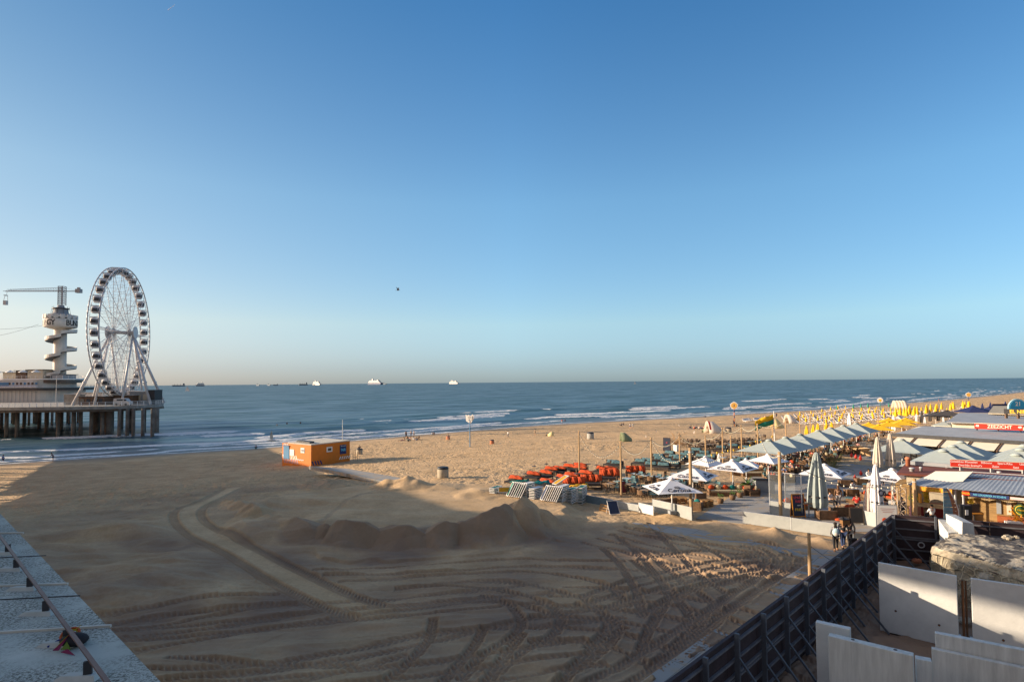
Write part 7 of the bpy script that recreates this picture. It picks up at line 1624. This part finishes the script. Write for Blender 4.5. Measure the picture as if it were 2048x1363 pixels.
for k,(u,v,z,s,l) in enumerate(((1975,1155,.9,.45,'broken stone lump on the front face of the rubble block'),(2020,1150,1.0,.55,'larger broken stone lump at the right front of the rubble block'),(1985,1176,.3,.4,'rough stone wedged above the second slab'),(1936,1190,-.6,.3,'loose stone in the gap between the slabs'),(1930,1240,-.8,.3,'lower loose stone in the gap between the slabs'),(1834,1121,-.7,.3,'reddish stone at the left foot of the rubble block'))):
    chunk(PW(u,v,z),s,l,M_RE if k < 5 else mat('terracotta',(.45,.17,.09),.8,.1))
wc = thing('concrete_wedge','tall pale concrete wedge standing behind the rubble block','concrete element',PW(1930,1075,1.2)); wc.location.z = 0; MB().hexa([(-.5,-.3,-1),(.5,-.3,-1),(.5,.5,-1),(-.5,.5,-1)],[(-.2,-.1,2.15),(.45,-.1,2.05),(.5,1.3,2.25),(-.1,1.3,2.3)]).build('block',M_CW2,wc)
wc = thing('concrete_wedge','lower tilted concrete slab left of the pale wedge','concrete element',PW(1900,1070,1.2)); wc.location.z = 0; MB().hexa([(-.5,-.6,-1),(.3,-.6,-1),(.4,.3,-1),(-.3,.3,-1)],[(-.4,-.4,1.45),(.25,-.4,1.5),(.65,.9,1.9),(.0,.9,1.95)]).build('block',M_CW2,wc)
# ================================================================ ROOF at the lower left
def roof_mat():
    m = bpy.data.materials.new('weathered_roof'); m.use_nodes = True; n = m.node_tree; b = n.nodes['Principled BSDF']; tc = n.nodes.new('ShaderNodeTexCoord').outputs['Object']; b.inputs['Roughness'].default_value = .8
    base_ = ramp(n, noise(n, tc, 1.5, 5), [(.3,(.33,.36,.33)),(.7,(.46,.48,.43))])
    a = ramp(n, noise(n, tc, 28, 6, .8), [(.46,0.0),(.56,1.0)]); b_ = ramp(n, noise(n, tc, 1.1, 4, .6), [(.36,0.0),(.56,1.0)]); mu = n.nodes.new('ShaderNodeMath'); mu.operation = 'MULTIPLY'; n.links.new(a, mu.inputs[0]); n.links.new(b_, mu.inputs[1])
    n.links.new(mixc(n, mu.outputs[0], base_, (.075,.07,.05)), b.inputs['Base Color'])
    bu = n.nodes.new('ShaderNodeBump'); bu.inputs['Distance'].default_value = .01; n.links.new(noise(n, tc, 20, 6, .7), bu.inputs['Height']); n.links.new(bu.outputs[0], b.inputs['Normal']); return m
M_ROOFW = roof_mat(); RZ_ = 7.5
a = PW(0,1026,RZ_); b = PW(322,1363,RZ_); d = (b-a).normalized(); o = Vector((a.x,a.y,0)); perp = Vector((-d.y,d.x,0)); perp = perp if perp.x < 0 else -perp
rf = thing('flat_roof_building','building with flat weathered white roof in the lower left corner','building',o)
P = [-d*4, d*14.5, d*14.5+perp*14, -d*4+perp*14]
MB().prism([(p.x,p.y) for p in P],RZ_-.35,RZ_).build('roof',M_ROOFW,rf); P2 = [-d*3.8+perp*.3, d*14.3+perp*.3, d*14.3+perp*13.8, -d*3.8+perp*13.8]; MB().prism([(p.x,p.y) for p in P2],-.5,RZ_-.36).build('wall',M_CREAM,rf)
for (u0,v0,u1,v1) in ((-40,1065.5,47,1065),(-40,1172,136,1166.5),(-40,1266,222,1250.5)):
    A_ = PW(u0,v0,RZ_+.01)-o; B_ = PW(u1,v1,RZ_+.01)-o; MB().bar(A_,B_,.035,.03).build('roof_seam',mat('seam_cream',(.50,.48,.42),.7,.08),rf)
for (u0,v0,u1,v1) in ((-40,1116,92,1110),(-40,1200,160,1190)): A_ = PW(u0,v0,RZ_+.006)-o; B_ = PW(u1,v1,RZ_+.006)-o; MB().bar(A_,B_,.012,.014).build('roof_joint',M_DARK,rf)
A_ = PW(-60,990,RZ_+.20); B_ = PW(235,1390,RZ_+.20); rd = (B_-A_).normalized()
rl_ = thing('roof_rail','long rusty brown rail on small blocks along the white roof','rail',A_); MB().bar((0,0,0),B_-A_,.042,.02).build('rail',mat('rusty_brown_rail',(.16,.085,.065),.5,.15,3),rl_)
for k,(u,v) in enumerate(((16,1086),(33,1116),(60,1152),(92,1198),(134,1256),(176,1318))):
    top = PW(u,v,RZ_+.19); b_ = Vector((top.x,top.y,RZ_))-A_; MB().box((b_.x,b_.y,b_.z+.09),(.075,.03,.17),.3).build('bracket',M_DARK,rl_)
    MB().hexa([b_+Vector((-.32,-.07,0)),b_+Vector((.12,-.07,0)),b_+Vector((.12,.07,0)),b_+Vector((-.28,.07,0))],[b_+Vector((-.25,-.04,.045)),b_+Vector((.09,-.04,.045)),b_+Vector((.09,.04,.045)),b_+Vector((-.22,.04,.045))]).build('base_plate',mat('plate_grey',(.42,.44,.41),.8,.1,4),rl_)
bg_ = thing('kite_bag','black bag with rainbow trim lying under the roof rail','bag',PW(136,1292,RZ_)); bg_.scale = (1.1,1.1,1.0); 
q = MB(); q.ball((.05,.02,.07),.14,14,9,(1,.75,.5)); q.build('pouch',CLO['black'],bg_,True)
cols = [mat('neon_'+k,c,.7,0) for k,c in (('orange',(.4,.08,.02)),('yellow',(.4,.30,.01)),('magenta',(.17,.01,.06)),('lime',(.10,.17,.02)),('red',(.15,.01,.02)),('blue',(.02,.04,.2)))]
def tor(c, r0, r1, m, nm, tilt=.5):
    q = MB(); 
    for i in range(20): a, e = 2*math.pi*i/20, 2*math.pi*(i+1)/20; q.tube((c[0]+r0*math.cos(a),c[1]+r0*math.sin(a)*.75,c[2]+r0*math.sin(a)*tilt),(c[0]+r0*math.cos(e),c[1]+r0*math.sin(e)*.75,c[2]+r0*math.sin(e)*tilt),r1,n=6)
    q.build(nm,m,bg_,True)
tor((-.05,.09,.10),.085,.014,cols[0],'orange_hoop'); tor((-.05,.09,.095),.068,.009,cols[1],'yellow_hoop'); MB().lathe([(.06,0),(.06,.012),(.01,.02)],16,(-.05,.09,.07)).build('hoop_core',CLO['black'],bg_,True)
def fl(pts, m, nm): q = MB(); v = [Vector(p) for p in pts]; q.add(v+[p+Vector((0,0,.006)) for p in v],[(0,1,2),(3,5,4),(0,3,4,1),(1,4,5,2),(2,5,3,0)]); q.build(nm,m,bg_)
fl(((.02,-.06,.13),(.06,.10,.20),(-.03,-.14,.04)),cols[1],'yellow_flap'); fl(((-.04,-.15,.03),(.03,-.03,.14),(.02,-.15,.03)),cols[2],'magenta_flap'); fl(((.03,-.13,.03),(.05,-.08,.09),(.13,-.13,.03)),cols[3],'lime_flap'); fl(((.04,-.05,.15),(.12,-.09,.13),(.07,.01,.16)),cols[4],'red_flap')
fl(((.06,-.17,.02),(.12,-.16,.05),(.24,-.22,.01)),cols[2],'loose_end'); MB().path([(-.12,.06,.06),(-.17,.03,.03),(-.19,-.03,.01)],.012,6).build('blue_strap',cols[5],bg_)
